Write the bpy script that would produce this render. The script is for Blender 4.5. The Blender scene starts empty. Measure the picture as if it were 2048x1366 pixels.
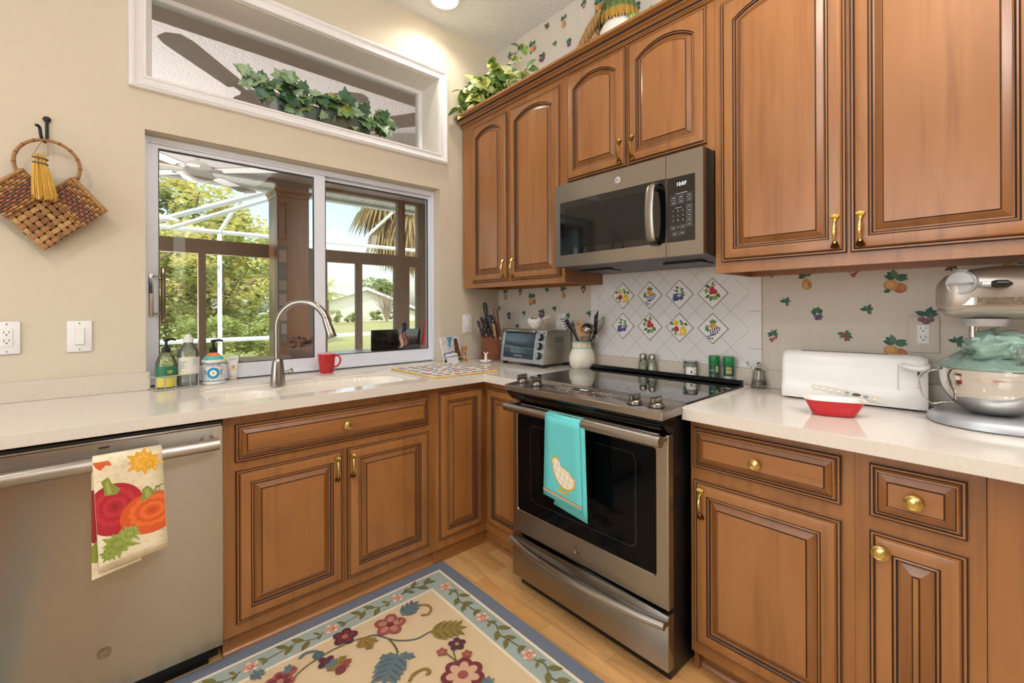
import bpy, bmesh, math, random
from mathutils import Vector, Matrix
from mathutils.geometry import tessellate_polygon
random.seed(7)
SC = bpy.context.scene
COL = SC.collection
PI = math.pi
def V(*a): return Vector(a)

# ---------------------------------------------------------------- camera
CF, CCY, CCX, YAW, ROLL = 899.3238, 617.8146, 1026.5563, .8391, -.0042
CAM = V(-2.0996, -2.4956, 1.254)
_f = V(math.cos(YAW), math.sin(YAW), 0); _r0 = V(math.sin(YAW), -math.cos(YAW), 0); _u0 = V(0, 0, 1)
_r = _r0*math.cos(ROLL)+_u0*math.sin(ROLL); _u = -_r0*math.sin(ROLL)+_u0*math.cos(ROLL)
cd = bpy.data.cameras.new('camera'); cam = bpy.data.objects.new('camera', cd); COL.objects.link(cam)
M = Matrix.Identity(4)
for i, a in enumerate((_r, _u, -_f)):
    for k in range(3): M[k][i] = a[k]
M.translation = CAM
cam.matrix_world = M
cd.sensor_width = 36; cd.lens = CF*36/2048; cd.shift_x = (1024-CCX)/2048; cd.shift_y = -(683-CCY)/2048
cd.clip_start = .02; cd.clip_end = 400
SC.camera = cam
def G(px, py, ax, val):
    'the point of the surface x|y|z = val seen at pixel px, py of the 2048x1366 photograph'
    d = _f+_r*((px-CCX)/CF)-_u*((py-CCY)/CF); i = 'xyz'.index(ax)
    return CAM+d*((val-CAM[i])/d[i])

# ---------------------------------------------------------------- light and exposure
SC.view_settings.view_transform = 'Standard'; SC.view_settings.look = 'None'
SC.view_settings.gamma = 1; SC.view_settings.use_curve_mapping = False
SC.view_settings.exposure = 0.0
w = bpy.data.worlds.new('sky'); SC.world = w; w.use_nodes = True
nt = w.node_tree; bg = nt.nodes['Background']
sky = nt.nodes.new('ShaderNodeTexSky'); sky.sky_type = 'NISHITA'; sky.sun_disc = False
sky.sun_elevation = math.radians(48); sky.sun_rotation = math.radians(150); sky.dust_density = 2.5; sky.air_density = 1.2
nt.links.new(sky.outputs[0], bg.inputs[0]); bg.inputs[1].default_value = .40
def lamp(name, kind, loc, power, size=.3, color=(1, 1, 1), aim=None, **kw):
    l = bpy.data.lights.new(name, kind); l.energy = power; l.color = color
    if kind == 'AREA':
        l.shape = kw.get('shape', 'DISK'); l.size = size
        if 'size_y' in kw: l.size_y = kw['size_y']
        if 'spread' in kw: l.spread = kw['spread']
    if kind == 'SUN': l.angle = math.radians(1)
    o = bpy.data.objects.new(name, l); COL.objects.link(o); o.location = loc
    if aim is not None: o.rotation_euler = (Vector(aim)-Vector(loc)).to_track_quat('-Z', 'Y').to_euler()
    return o
lamp('sun', 'SUN', (-22, -6, 26), 4.6, color=(1, .96, .88), aim=(0, 8, 0))
WARM = (1, .94, .85); DAY = (.93, .96, 1)
# unseen fill lamps added around and behind the camera to brighten the room
lamp('rear_room_fill', 'AREA', (-3.6, -4.2, 3.0), 30, 1.9, (1, .98, .95), (-2.2, -2.6, 0), shape='SQUARE')  # broad overhead fill added behind the camera, no fixture
lamp('far_opening_fill', 'AREA', (-5.2, -1.6, 1.6), 50, 2.2, DAY, (0, -1.3, 1.3), shape='RECTANGLE', size_y=2.2)  # cool fill added before the opening in the far wall
lamp('overhead_fill', 'AREA', (-1.2, -3.6, 3.08), 25, 1.5, (1, .98, .95), (-1.15, -3.2, 0), shape='SQUARE')  # soft downward fill added under the ceiling, no fixture
lamp('ceiling_bounce_fill', 'AREA', (-1.9, -3.1, 2.25), 84, .7, (1, .985, .96), (-1.75, -2.9, 3.1))  # upward fill added in place of bounced flash, no fixture
CANS = [(-.60, -.225), (-3.1, -1.6), (-.95, -2.45), (-1.30, -4.3), (-1.66, -3.7)]  # the first is the visible lamp, the rest are added out of view
CAN_W = [5, 18, 8, 10, 10]
# ---------------------------------------------------------------- materials
MATS = {}
def lin(h):
    if isinstance(h, str): h = tuple(int(h[i:i+2], 16)/255 for i in (0, 2, 4))
    return tuple(c/12.92 if c <= .04045 else ((c+.055)/1.055)**2.4 for c in h)+(1,)
def mat(name, color='808080', rough=.5, metal=0, **k):
    if name in MATS: return MATS[name]
    m = bpy.data.materials.new(name); m.use_nodes = True; MATS[name] = m
    nt = m.node_tree; N = nt.nodes; L = nt.links; b = N['Principled BSDF']
    c = lin(color)
    b.inputs['Base Color'].default_value = c; b.inputs['Roughness'].default_value = rough; b.inputs['Metallic'].default_value = metal
    if 'ior' in k: b.inputs['IOR'].default_value = k['ior']
    if 'coat' in k: b.inputs['Coat Weight'].default_value = k['coat']; b.inputs['Coat Roughness'].default_value = k.get('coat_rough', .1)
    if 'trans' in k: b.inputs['Transmission Weight'].default_value = k['trans']
    if 'sheen' in k: b.inputs['Sheen Weight'].default_value = k['sheen']
    if 'sss' in k: b.inputs['Subsurface Weight'].default_value = k['sss']; b.inputs['Subsurface Radius'].default_value = (.01, .01, .008)
    if 'emit' in k: b.inputs['Emission Color'].default_value = lin(k.get('ecol', color)); b.inputs['Emission Strength'].default_value = k['emit']
    if 'aniso' in k:
        b.inputs['Anisotropic'].default_value = k['aniso']; tg = N.new('ShaderNodeTangent'); tg.direction_type = 'RADIAL'; tg.axis = 'Z'; L.new(tg.outputs[0], b.inputs['Tangent']); b.inputs['Anisotropic Rotation'].default_value = k.get('arot', .25)
    def coords(scale):
        tc = N.new('ShaderNodeTexCoord'); mp = N.new('ShaderNodeMapping'); L.new(tc.outputs['Object'], mp.inputs[0])
        mp.inputs['Scale'].default_value = scale if hasattr(scale, '__len__') else (scale,)*3
        return mp.outputs[0]
    def noise(scale, detail=4, rough_=.55):
        n = N.new('ShaderNodeTexNoise'); L.new(coords(scale), n.inputs['Vector']); n.inputs['Scale'].default_value = 1
        n.inputs['Detail'].default_value = detail; n.inputs['Roughness'].default_value = rough_
        return n.outputs[0]
    if 'var' in k:                                    # [(scale, colour2, low, high), ...] noise layers over the base colour
        src = None
        for scale, c2, lo, hi in k['var']:
            f = noise(scale); mr = N.new('ShaderNodeMapRange'); L.new(f, mr.inputs[0]); mr.inputs[1].default_value = lo; mr.inputs[2].default_value = hi
            mx = N.new('ShaderNodeMix'); mx.data_type = 'RGBA'; L.new(mr.outputs[0], mx.inputs[0])
            if src is None: mx.inputs[6].default_value = c
            else: L.new(src, mx.inputs[6])
            mx.inputs[7].default_value = lin(c2); src = mx.outputs[2]
        L.new(src, b.inputs['Base Color'])
    nrm = None
    if 'bevel' in k:
        bv = N.new('ShaderNodeBevel'); bv.samples = 4; bv.inputs[0].default_value = k['bevel']; nrm = bv.outputs[0]
    if 'bump' in k:
        scale, strength, dist = k['bump']; bp = N.new('ShaderNodeBump'); L.new(noise(scale, 3), bp.inputs['Height'])
        bp.inputs['Strength'].default_value = strength; bp.inputs['Distance'].default_value = dist
        if nrm: L.new(nrm, bp.inputs['Normal'])
        nrm = bp.outputs[0]
    if nrm: L.new(nrm, b.inputs['Normal'])
    return m
def glassy(name, tint=(1, 1, 1), gloss=1.0, rough=.0, solid=0.0, solid_col='FFFFFF', ior=1.45):
    'thin clear sheet: transparent, fresnel gloss, and optionally a share of milky body colour'
    if name in MATS: return MATS[name]
    m = bpy.data.materials.new(name); m.use_nodes = True; MATS[name] = m
    nt = m.node_tree; N = nt.nodes; L = nt.links; N.clear()
    out = N.new('ShaderNodeOutputMaterial'); tr = N.new('ShaderNodeBsdfTransparent'); gl = N.new('ShaderNodeBsdfGlossy'); fr = N.new('ShaderNodeFresnel')
    fr.inputs[0].default_value = ior; tr.inputs[0].default_value = (*tint, 1); gl.inputs['Roughness'].default_value = rough
    mx = N.new('ShaderNodeMixShader'); ml = N.new('ShaderNodeMath'); ml.operation = 'MULTIPLY'; ml.inputs[1].default_value = gloss
    L.new(fr.outputs[0], ml.inputs[0]); L.new(ml.outputs[0], mx.inputs[0]); L.new(gl.outputs[0], mx.inputs[2])
    if solid:
        df = N.new('ShaderNodeBsdfDiffuse'); df.inputs[0].default_value = lin(solid_col); m2 = N.new('ShaderNodeMixShader'); m2.inputs[0].default_value = solid
        L.new(tr.outputs[0], m2.inputs[1]); L.new(df.outputs[0], m2.inputs[2]); L.new(m2.outputs[0], mx.inputs[1])
    else: L.new(tr.outputs[0], mx.inputs[1])
    L.new(mx.outputs[0], out.inputs[0])
    return m
def flat(h, rough=.6, **k): return mat('paint_'+h.lower()+('' if rough == .6 else '_%d' % int(rough*100)), h, rough, **k)
def wood(name, base, hi, lo, axis=2, rough=.32):
    s = [[30, 30, 30], [7, 7, 7], [3, 3, 3]]; s[0][axis] = 1.6; s[1][axis] = 1.1; s[2][axis] = 1.6
    return mat(name, base, rough, var=[(s[1], hi, .45, .75), (s[0], lo, .5, .95), (s[2], lo, .55, .85)], coat=.4, coat_rough=.3, bevel=.0012)
WOODV = wood('maple_stain_upright', '936031', 'A16E3E', '6C421D')
WOODH = wood('maple_stain_lengthwise', '936031', 'A16E3E', '6C421D', 0)
WOODY = wood('maple_stain_crosswise', '936031', 'A16E3E', '6C421D', 1)
GLAZE = mat('dark_glaze_in_grooves', '2E190C', .8)
WOODM = wood('maple_stain_glazed', '7F4E22', '8A582A', '563213')
STEEL = mat('brushed_stainless', 'A09A92', .26, 1, aniso=.97)
STEELH = mat('brushed_stainless_lengthwise', 'A8A29A', .32, 1, aniso=.9)
STEELD = mat('dark_stainless', '8E857A', .26, 1)
CHROME = mat('chrome', 'D8D8D8', .06, 1)
NICKEL = mat('brushed_nickel', '9C978F', .26, 1)
BRASS = mat('brass', 'CFB877', .24, 1)
BRASSD = mat('aged_brass', '8E6C34', .32, 1)
BLACK = mat('black_plastic', '101113', .35)
OGLASS = mat('oven_black_glass', '07080A', .06, ior=1.22)
BGLASS = mat('black_glass', '060709', .035, coat=.6, coat_rough=.02)
WHITE = mat('white_plastic', 'E9E7E4', .3, bevel=.002)
SWHITE = mat('switch_white', 'E6E6E6', .35, bevel=.002)
QUARTZ = mat('cream_quartz', 'D6CFC5', .09, var=[((220,)*3, 'DAD4CB', .4, .6), ((520,)*3, 'C3B5A2', .66, .76)], bevel=.004)
PAINTW = mat('white_trim_paint', 'E4E2E2', .35, bevel=.002)
ALU = mat('white_aluminium', 'E0E5EE', .35, bevel=.0015)
WGLASS = glassy('window_glass', (.97, .985, .98), .75)
CGLASS = glassy('clear_glass', (.96, .97, .97), .7)

# ---------------------------------------------------------------- mesh builder
class MB:
    def __init__(s, T=None): s.bm = bmesh.new(); s.T = T or Matrix.Identity(4); s.mats = []; s.mi = 0
    def m(s, material):
        if material not in s.mats: s.mats.append(material)
        s.mi = s.mats.index(material); return s
    def v(s, p): return s.bm.verts.new(s.T @ Vector(p))
    def f(s, vs):
        try: fc = s.bm.faces.new(vs)
        except ValueError: return None
        fc.material_index = s.mi; return fc
    def poly(s, pts): return s.f([s.v(p) for p in pts])
    def box(s, x0, x1, y0, y1, z0, z1, bev=0, seg=2):
        x0, x1 = sorted((x0, x1)); y0, y1 = sorted((y0, y1)); z0, z1 = sorted((z0, z1))
        vs = [s.v((x, y, z)) for z in (z0, z1) for (x, y) in ((x0, y0), (x1, y0), (x1, y1), (x0, y1))]
        fs = [s.f([vs[i] for i in q]) for q in ((3, 2, 1, 0), (4, 5, 6, 7), (0, 1, 5, 4), (1, 2, 6, 5), (2, 3, 7, 6), (3, 0, 4, 7))]
        if bev:
            es = {e for f in fs for e in f.edges}
            bmesh.ops.bevel(s.bm, geom=list(es), offset=bev, segments=seg, affect='EDGES', profile=.5)
        return s
    def rings(s, rings, close=True, cap0=False, cap1=False):
        vs = [[s.v(p) for p in r] for r in rings]; n = len(vs[0])
        for a, b in zip(vs, vs[1:]):
            for i in range(n if close else n-1):
                j = (i+1) % n; s.f([a[i], a[j], b[j], b[i]])
        if cap0: s.f(vs[0][::-1])
        if cap1: s.f(vs[-1])
        return s
    def tube(s, path, r, n=10, cap=True, sy=1.0, up=None):
        P = [Vector(p) for p in path]; R = r if hasattr(r, '__len__') else [r]*len(P); out = []; ref = None
        for i, p in enumerate(P):
            t = (P[min(i+1, len(P)-1)]-P[max(i-1, 0)]).normalized()
            if ref is None:
                ref = Vector(up) if up else (V(0, 0, 1) if abs(t.z) < .9 else V(1, 0, 0))
            a = (ref-t*ref.dot(t)).normalized(); b = t.cross(a); ref = a
            out.append([p+(a*math.cos(q)*sy+b*math.sin(q))*R[i] for q in (2*PI*k/n for k in range(n))])
        return s.rings(out, True, cap, cap)
    def lathe(s, prof, n=24, c=(0, 0, 0), axis=None, sx=1, sy=1, a0=0, a1=2*PI):
        c = Vector(c); Q = Matrix.Identity(3)
        if axis is not None: Q = Vector(axis).to_track_quat('Z', 'Y').to_matrix()
        full = abs(a1-a0-2*PI) < 1e-6; k = n if full else n+1
        rs = [[c+Q @ V(r*sx*math.cos(a), r*sy*math.sin(a), z) for a in (a0+(a1-a0)*i/n for i in range(k))] for r, z in ((max(r, 1e-5), z) for r, z in prof)]
        return s.rings(rs, full, prof[0][0] > 1e-4 and full, prof[-1][0] > 1e-4 and full)
    def prism(s, loops, z0, z1, P=None):
        'filled outline (loops[0]) with holes, between the heights z0 and z1; P maps (u, v, w) to space'
        P = P or (lambda u, v, w: (u, v, w))
        tri = tessellate_polygon([[V(a, b, 0) for a, b in l] for l in loops]); flatl = [q for l in loops for q in l]
        lo = [s.v(P(a, b, z0)) for a, b in flatl]; hi = [s.v(P(a, b, z1)) for a, b in flatl]
        for t in tri: s.f([hi[i] for i in t]); s.f([lo[i] for i in reversed(t)])
        k = 0
        for l in loops:
            for i in range(len(l)):
                j = (i+1) % len(l); s.f([lo[k+i], lo[k+j], hi[k+j], hi[k+i]])
            k += len(l)
        return s
    def grid(s, fn, nu, nv, closeu=False):
        vs = [[s.v(fn(i/nu, j/nv)) for i in range(nu if closeu else nu+1)] for j in range(nv+1)]
        for a, b in zip(vs, vs[1:]):
            for i in range(nu):
                j = (i+1) % len(a); s.f([a[i], a[j], b[j], b[i]])
        return s
    def build(s, name, parent=None, smooth=35, base=None, world=True, solid=0, doubles=True):
        bm = s.bm
        if doubles: bmesh.ops.remove_doubles(bm, verts=bm.verts, dist=1e-6)
        bmesh.ops.recalc_face_normals(bm, faces=bm.faces)
        o_loc = None
        if parent is not None and world: bmesh.ops.transform(bm, matrix=full(parent).inverted(), verts=bm.verts)
        elif parent is None and base is not None: bmesh.ops.translate(bm, vec=-Vector(base), verts=bm.verts); o_loc = base
        me = bpy.data.meshes.new(name); bm.to_mesh(me); bm.free()
        for m in s.mats: me.materials.append(m)
        if smooth:
            me.polygons.foreach_set('use_smooth', [True]*len(me.polygons)); me.set_sharp_from_angle(angle=math.radians(smooth))
        o = bpy.data.objects.new(name, me); COL.objects.link(o)
        if o_loc is not None: o.location = o_loc
        if parent is not None: o.parent = parent
        if solid:
            sm = o.modifiers.new('thickness', 'SOLIDIFY'); sm.thickness = solid; sm.offset = 0
        return o
def full(o):
    m = Matrix.LocRotScale(o.location, o.rotation_euler, o.scale)
    return full(o.parent) @ m if o.parent else m
def tag(o, label, cat, group=None):
    o['label'] = label; o['category'] = cat
    if group: o['group'] = group
    return o
def thing(name, label, cat, loc=(0, 0, 0), rz=0, group=None):
    o = bpy.data.objects.new(name, None); COL.objects.link(o); o.location = loc; o.rotation_euler = (0, 0, rz); o.empty_display_size = .05
    return tag(o, label, cat, group)
def struct(o): o['kind'] = 'structure'; return o
def sub(name, parent, loc, rz=0):
    o = bpy.data.objects.new(name, None); COL.objects.link(o); o.parent = parent; o.location = Vector(loc)-Vector(parent.location); o.rotation_euler = (0, 0, rz); return o
def dup(o, parent, world_loc=None, rot=None):
    c = o.copy(); COL.objects.link(c); c.parent = parent
    if world_loc is not None: c.location = full(parent).inverted() @ Vector(world_loc) if parent else world_loc
    if rot is not None: c.rotation_euler = rot
    return c
def LM(loc=(0, 0, 0), rz=0, rx=0, ry=0, sc=1):
    return Matrix.Translation(Vector(loc)) @ Matrix.Rotation(rz, 4, 'Z') @ Matrix.Rotation(ry, 4, 'Y') @ Matrix.Rotation(rx, 4, 'X') @ Matrix.Scale(sc, 4)
def frame(o, u, v):
    'matrix whose local x runs along u, y along v, z out of the surface'
    u = Vector(u).normalized(); v = Vector(v); v = (v-u*v.dot(u)).normalized(); n = u.cross(v); m = Matrix.Identity(4)
    for i, a in enumerate((u, v, n)):
        for k in range(3): m[k][i] = a[k]
    m.translation = Vector(o); return m
def text(s, size, T, material, parent, name='lettering', ext=.0002, align='CENTER', sx=1, bold=0):
    c = bpy.data.curves.new(name, 'FONT'); c.body = s; c.size = size; c.align_x = align; c.align_y = 'CENTER'; c.extrude = ext; c.offset = bold; c.resolution_u = 2
    t = bpy.data.objects.new(name, c); COL.objects.link(t)
    bpy.context.view_layer.update()
    me = bpy.data.meshes.new_from_object(t.evaluated_get(bpy.context.evaluated_depsgraph_get()))
    bpy.data.objects.remove(t)
    me.transform(T @ Matrix.Diagonal((sx, 1, 1, 1)))
    if parent is not None: me.transform(full(parent).inverted())
    me.materials.clear(); me.materials.append(material)
    o = bpy.data.objects.new(name, me); COL.objects.link(o); o.parent = parent
    return o
def cr(pts, n=6):
    'smooth curve through points'
    P = [Vector(p) for p in pts]; P = [P[0]*2-P[1]]+P+[P[-1]*2-P[-2]]; out = []
    for i in range(1, len(P)-2):
        a, b, c, d = P[i-1:i+3]
        for k in range(n):
            t = k/n; out.append(.5*((2*b)+(c-a)*t+(2*a-5*b+4*c-d)*t*t+(3*b-a-3*c+d)*t**3))
    return out+[P[-2]]
# ---------------------------------------------------------------- flat printed ornament on a surface
class Paint:
    def __init__(s, mb, P, step=.00025): s.mb = mb; s.P = P; s.k = step; s.step = step; s.o = Vector((0, 0)); s.a = 0; s.s = 1
    def at(s, x, y, sc=1, ang=0): s.o = Vector((x, y)); s.s = sc; s.a = ang; return s
    def q(s, x, y):
        c, n = math.cos(s.a), math.sin(s.a); return s.o.x+s.s*(x*c-y*n), s.o.y+s.s*(x*n+y*c)
    def poly(s, pts, h):
        s.mb.m(h if not isinstance(h, str) else flat(h)); s.k += s.step*.02
        L = [[V(*s.q(*p), 0) for p in pts]]
        vs = [s.mb.v(s.P(p.x, p.y, s.k)) for p in L[0]]
        if len(pts) <= 4: s.mb.f(vs)
        else:
            for t in tessellate_polygon(L): s.mb.f([vs[i] for i in t])
        return s
    def ell(s, x, y, rx, ry, h, ang=0, n=16):
        c, d = math.cos(ang), math.sin(ang)
        return s.poly([(x+rx*math.cos(t)*c-ry*math.sin(t)*d, y+rx*math.cos(t)*d+ry*math.sin(t)*c) for t in (2*PI*i/n for i in range(n))], h)
    def leaf(s, x, y, ang, l, wd, h, vein=None, lobes=0, notch=.45):
        c, d = math.cos(ang), math.sin(ang); n = 7 if not lobes else lobes*4; up = []
        for i in range(1, n):
            t = i/n; b = math.sin(PI*t**.8)*wd
            if lobes: b *= 1-notch*(i % 4 in (0, 3)) if lobes else 1
            up.append((t*l+(.12*l/lobes if lobes and i % 4 == 1 else 0), b))
        pts = [(0, 0)]+[(a, -b) for a, b in up]+[(l, 0)]+[(a, b) for a, b in reversed(up)]
        s.poly([(x+a*c-b*d, y+a*d+b*c) for a, b in pts], h)
        if vein: s.stroke([(x+.05*l*c, y+.05*l*d), (x+.9*l*c, y+.9*l*d)], wd*.12, vein)
        return s
    def stroke(s, path, wd, h):
        P = [Vector((*p, 0)) for p in path]; L = []; R = []
        for i, p in enumerate(P):
            t = (P[min(i+1, len(P)-1)]-P[max(i-1, 0)]).normalized(); nn = V(-t.y, t.x, 0)*wd/2; L.append(p+nn); R.append(p-nn)
        s.mb.m(h if not isinstance(h, str) else flat(h)); s.k += s.step*.02
        a = [s.mb.v(s.P(*s.q(p.x, p.y), s.k)) for p in L]; b = [s.mb.v(s.P(*s.q(p.x, p.y), s.k)) for p in R]
        for i in range(len(P)-1): s.mb.f([a[i], a[i+1], b[i+1], b[i]])
        return s
    def rose(s, x, y, r, cols, n=5):
        for i in range(n):
            a = 2*PI*i/n+.4; s.ell(x+.55*r*math.cos(a), y+.55*r*math.sin(a), r*.5, r*.42, cols[0], a)
        for i in range(n):
            a = 2*PI*i/n+.4; s.ell(x+.5*r*math.cos(a), y+.5*r*math.sin(a), r*.3, r*.22, cols[1], a)
        s.ell(x, y, r*.25, r*.25, cols[2]); return s
# ---------------------------------------------------------------- the room shell
HC = 3.112
WALL = mat('painted_orange_peel_wall', 'CBC1AC', .75, bump=((60, 60, 60), .35, .006))
PAPER = mat('wallpaper_ground', 'CBC3B7', .6, var=[((1.5, 40, 1.5), 'CFC8BD', .3, .7)])
CEIL = mat('textured_ceiling', 'E8E8E8', .85, bump=((75, 75, 75), .8, .012))
def floor_mat():
    m = bpy.data.materials.new('honey_strip_floor'); m.use_nodes = True; nt = m.node_tree; N = nt.nodes; L = nt.links; b = N['Principled BSDF']
    tc = N.new('ShaderNodeTexCoord'); mp = N.new('ShaderNodeMapping'); mp.inputs['Rotation'].default_value = (0, 0, PI/2); L.new(tc.outputs['Object'], mp.inputs[0])
    br = N.new('ShaderNodeTexBrick'); L.new(mp.outputs[0], br.inputs[0]); br.offset = .37; br.offset_frequency = 2
    for k, v in (('Color1', lin('D9AC72')), ('Color2', lin('BE8A50')), ('Mortar', lin('9A6D3E')), ('Scale', 1.), ('Mortar Size', .0008), ('Brick Width', .42), ('Row Height', .066), ('Bias', 0.)): br.inputs[k].default_value = v
    n = N.new('ShaderNodeTexNoise'); m2 = N.new('ShaderNodeMapping'); m2.inputs['Scale'].default_value = (14, 2.2, 1); L.new(tc.outputs['Object'], m2.inputs[0]); L.new(m2.outputs[0], n.inputs[0]); n.inputs['Scale'].default_value = 1.6; n.inputs['Detail'].default_value = 5; n.inputs['Distortion'].default_value = 1.2
    mr = N.new('ShaderNodeMapRange'); L.new(n.outputs[0], mr.inputs[0]); mr.inputs[1].default_value = .35; mr.inputs[2].default_value = .75; mr.inputs[3].default_value = 1.0; mr.inputs[4].default_value = .72
    mx = N.new('ShaderNodeMix'); mx.data_type = 'RGBA'; mx.blend_type = 'MULTIPLY'; mx.inputs[0].default_value = 1; L.new(br.outputs[0], mx.inputs[6]); L.new(mr.outputs[0], mx.inputs[7]); L.new(mx.outputs[2], b.inputs['Base Color'])
    b.inputs['Roughness'].default_value = .3; return m
X0R, Y0R = -5.6, -6.0
b = MB().m(floor_mat()); b.box(X0R, .15, Y0R, .27, -.1, 0); struct(b.build('floor', smooth=0))
b = MB().m(CEIL); b.box(X0R, .15, Y0R, .27, HC, HC+.1); struct(b.build('ceiling', smooth=0))
def PXZ(u, v, w): return (u, w, v)
def R4(a, b, c, d): return [(a, c), (b, c), (b, d), (a, d)]
TH = (-1.976, -.505, 2.262, 2.745); WH = (-1.984, -.496, .874, 2.035)
b = MB().m(WALL); b.prism([R4(X0R, 0, 0, HC), R4(*TH), R4(*WH)], 0, .166, PXZ); b.prism([R4(X0R, 0, 0, HC), R4(*TH), R4(-2.25, -.18, .7, 2.2)], .166, .26, PXZ)
wall_left = struct(b.build('wall_left', smooth=0))
b = MB().m(PAPER); b.box(0, .15, Y0R, .27, 0, HC); wall_right = struct(b.build('wall_right', smooth=0))
b = MB().m(WALL); b.prism([R4(X0R, .15, 0, HC), R4(-1.66, -1.52, .1, 2.5), R4(-1.36, -1.20, .1, 2.5)], Y0R-.12, Y0R, PXZ); struct(b.build('wall_behind', smooth=0))  # tall slits added so the steel can reflect bright streaks
b = MB().m(WALL); b.prism([R4(Y0R, .27, 0, HC), R4(-3.2, -.6, .05, 2.3)], X0R-.12, X0R, lambda u, v, w: (w, u, v)); struct(b.build('wall_far', smooth=0))  # wide opening added to let in daylight from out of view
# moulded casing round the transom opening
prof = [(0, -.002), (0, .012), (.004, .017), (.011, .017), (.013, .012), (.018, .013), (.034, .017), (.044, .026), (.049, .027), (.051, .022), (.056, .023), (.06, .018), (.061, -.002)]
b = MB().m(PAINTW); b.rings([[(TH[0]-d, -p, TH[2]-d), (TH[1]+d, -p, TH[2]-d), (TH[1]+d, -p, TH[3]+d), (TH[0]-d, -p, TH[3]+d)] for d, p in prof])
struct(b.build('trim_1', smooth=0))
# painted liner of the transom recess
b = MB().m(mat('recess_paint', 'DDD9CF', .6)); e = .004
b.prism([R4(TH[0], TH[1], TH[2], TH[3]), R4(TH[0]+e, TH[1]-e, TH[2]+e, TH[3]-e)], .001, .2, PXZ)
struct(b.build('trim_2', smooth=0))
# transom window
w2 = thing('window_2', 'fixed transom window in a deep white recess above the slider', 'window', (-1.24, .22, 2.27)); struct(w2)
b = MB().m(PAINTW); a = .028
b.prism([R4(TH[0]+.001, TH[1]-.001, TH[2]+.001, TH[3]-.001), R4(TH[0]+a, TH[1]-a, TH[2]+a, TH[3]-a)], .2, .25, PXZ); b.build('window_frame', w2, 0)
b = MB().m(WGLASS); b.box(TH[0]+a-.004, TH[1]-a+.004, .222, .226, TH[2]+a-.004, TH[3]-a+.004); b.build('pane', w2, 0)
# sliding window
w1 = thing('window_1', 'white aluminium sliding window over the sink', 'window', (-1.24, .1, .915)); struct(w1)
x0, x1, z0, z1 = WH[0]+.001, WH[1]-.001, .9155, WH[3]-.001
b = MB().m(ALU); b.prism([R4(x0, x1, z0, z1), R4(x0+.012, x1-.012, z0+.012, z1-.022)], .075, .16, PXZ)
b.box(x0+.012, x1-.012, .079, .083, z1-.03, z1-.02); b.build('window_frame', w1, 0)
b = MB().m(mat('track_slot', '2E3744', .5)); b.box(x0+.02, x1-.02, .0735, .078, .9155, .9195); b.build('track', w1, 0)
for (a0, a1, g0, g1, y, zb) in ((x0+.012, -1.198, -1.934, -1.256, .086, .99), (-1.250, x1-.012, -1.193, -.517, .112, .992)):
    b = MB().m(ALU); b.prism([R4(a0, a1, z0+.012, z1-.022), R4(g0, g1, zb, 1.987)], y, y+.024, PXZ); sa = b.build('sash', w1, 0)
    b = MB().m(mat('window_gasket', '26303C', .6)); b.prism([R4(g0-.002, g1+.002, zb-.002, 1.989), R4(g0+.004, g1-.004, zb+.004, 1.981)], y+.006, y+.016, PXZ); b.build('gasket', sa, 0)
    b = MB().m(WGLASS); b.box(g0, g1, y+.010, y+.014, zb, 1.987); b.build('pane', sa, 0)
h = sub('window_handle', w1, (-1.95, .08, 1.32))
b = MB().m(STEEL); b.box(-1.974, -1.952, .078, .086, 1.228, 1.42, .002); b.m(mat('latch_steel', '5A6270', .3, 1)); b.box(-1.970, -1.956, .074, .079, 1.33, 1.40, .001); b.build('latch_plate', h)
b = MB().m(mat('amber_bronze_pull', '7C6A55', .15, .8)); b.tube(cr([(-1.921, .052, 1.197), (-1.921, .044, 1.23), (-1.921, .040, 1.32), (-1.921, .044, 1.41), (-1.921, .052, 1.452)]), [.004]+[.009]*23+[.004], 10); b.build('pull', h)
for z in (1.238, 1.405):
    b = MB().m(CHROME); b.tube([(-1.955, .077, z), (-1.935, .065, z+.003), (-1.922, .05, z+.004)], .0035, 8); b.build('bracket', h)

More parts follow.
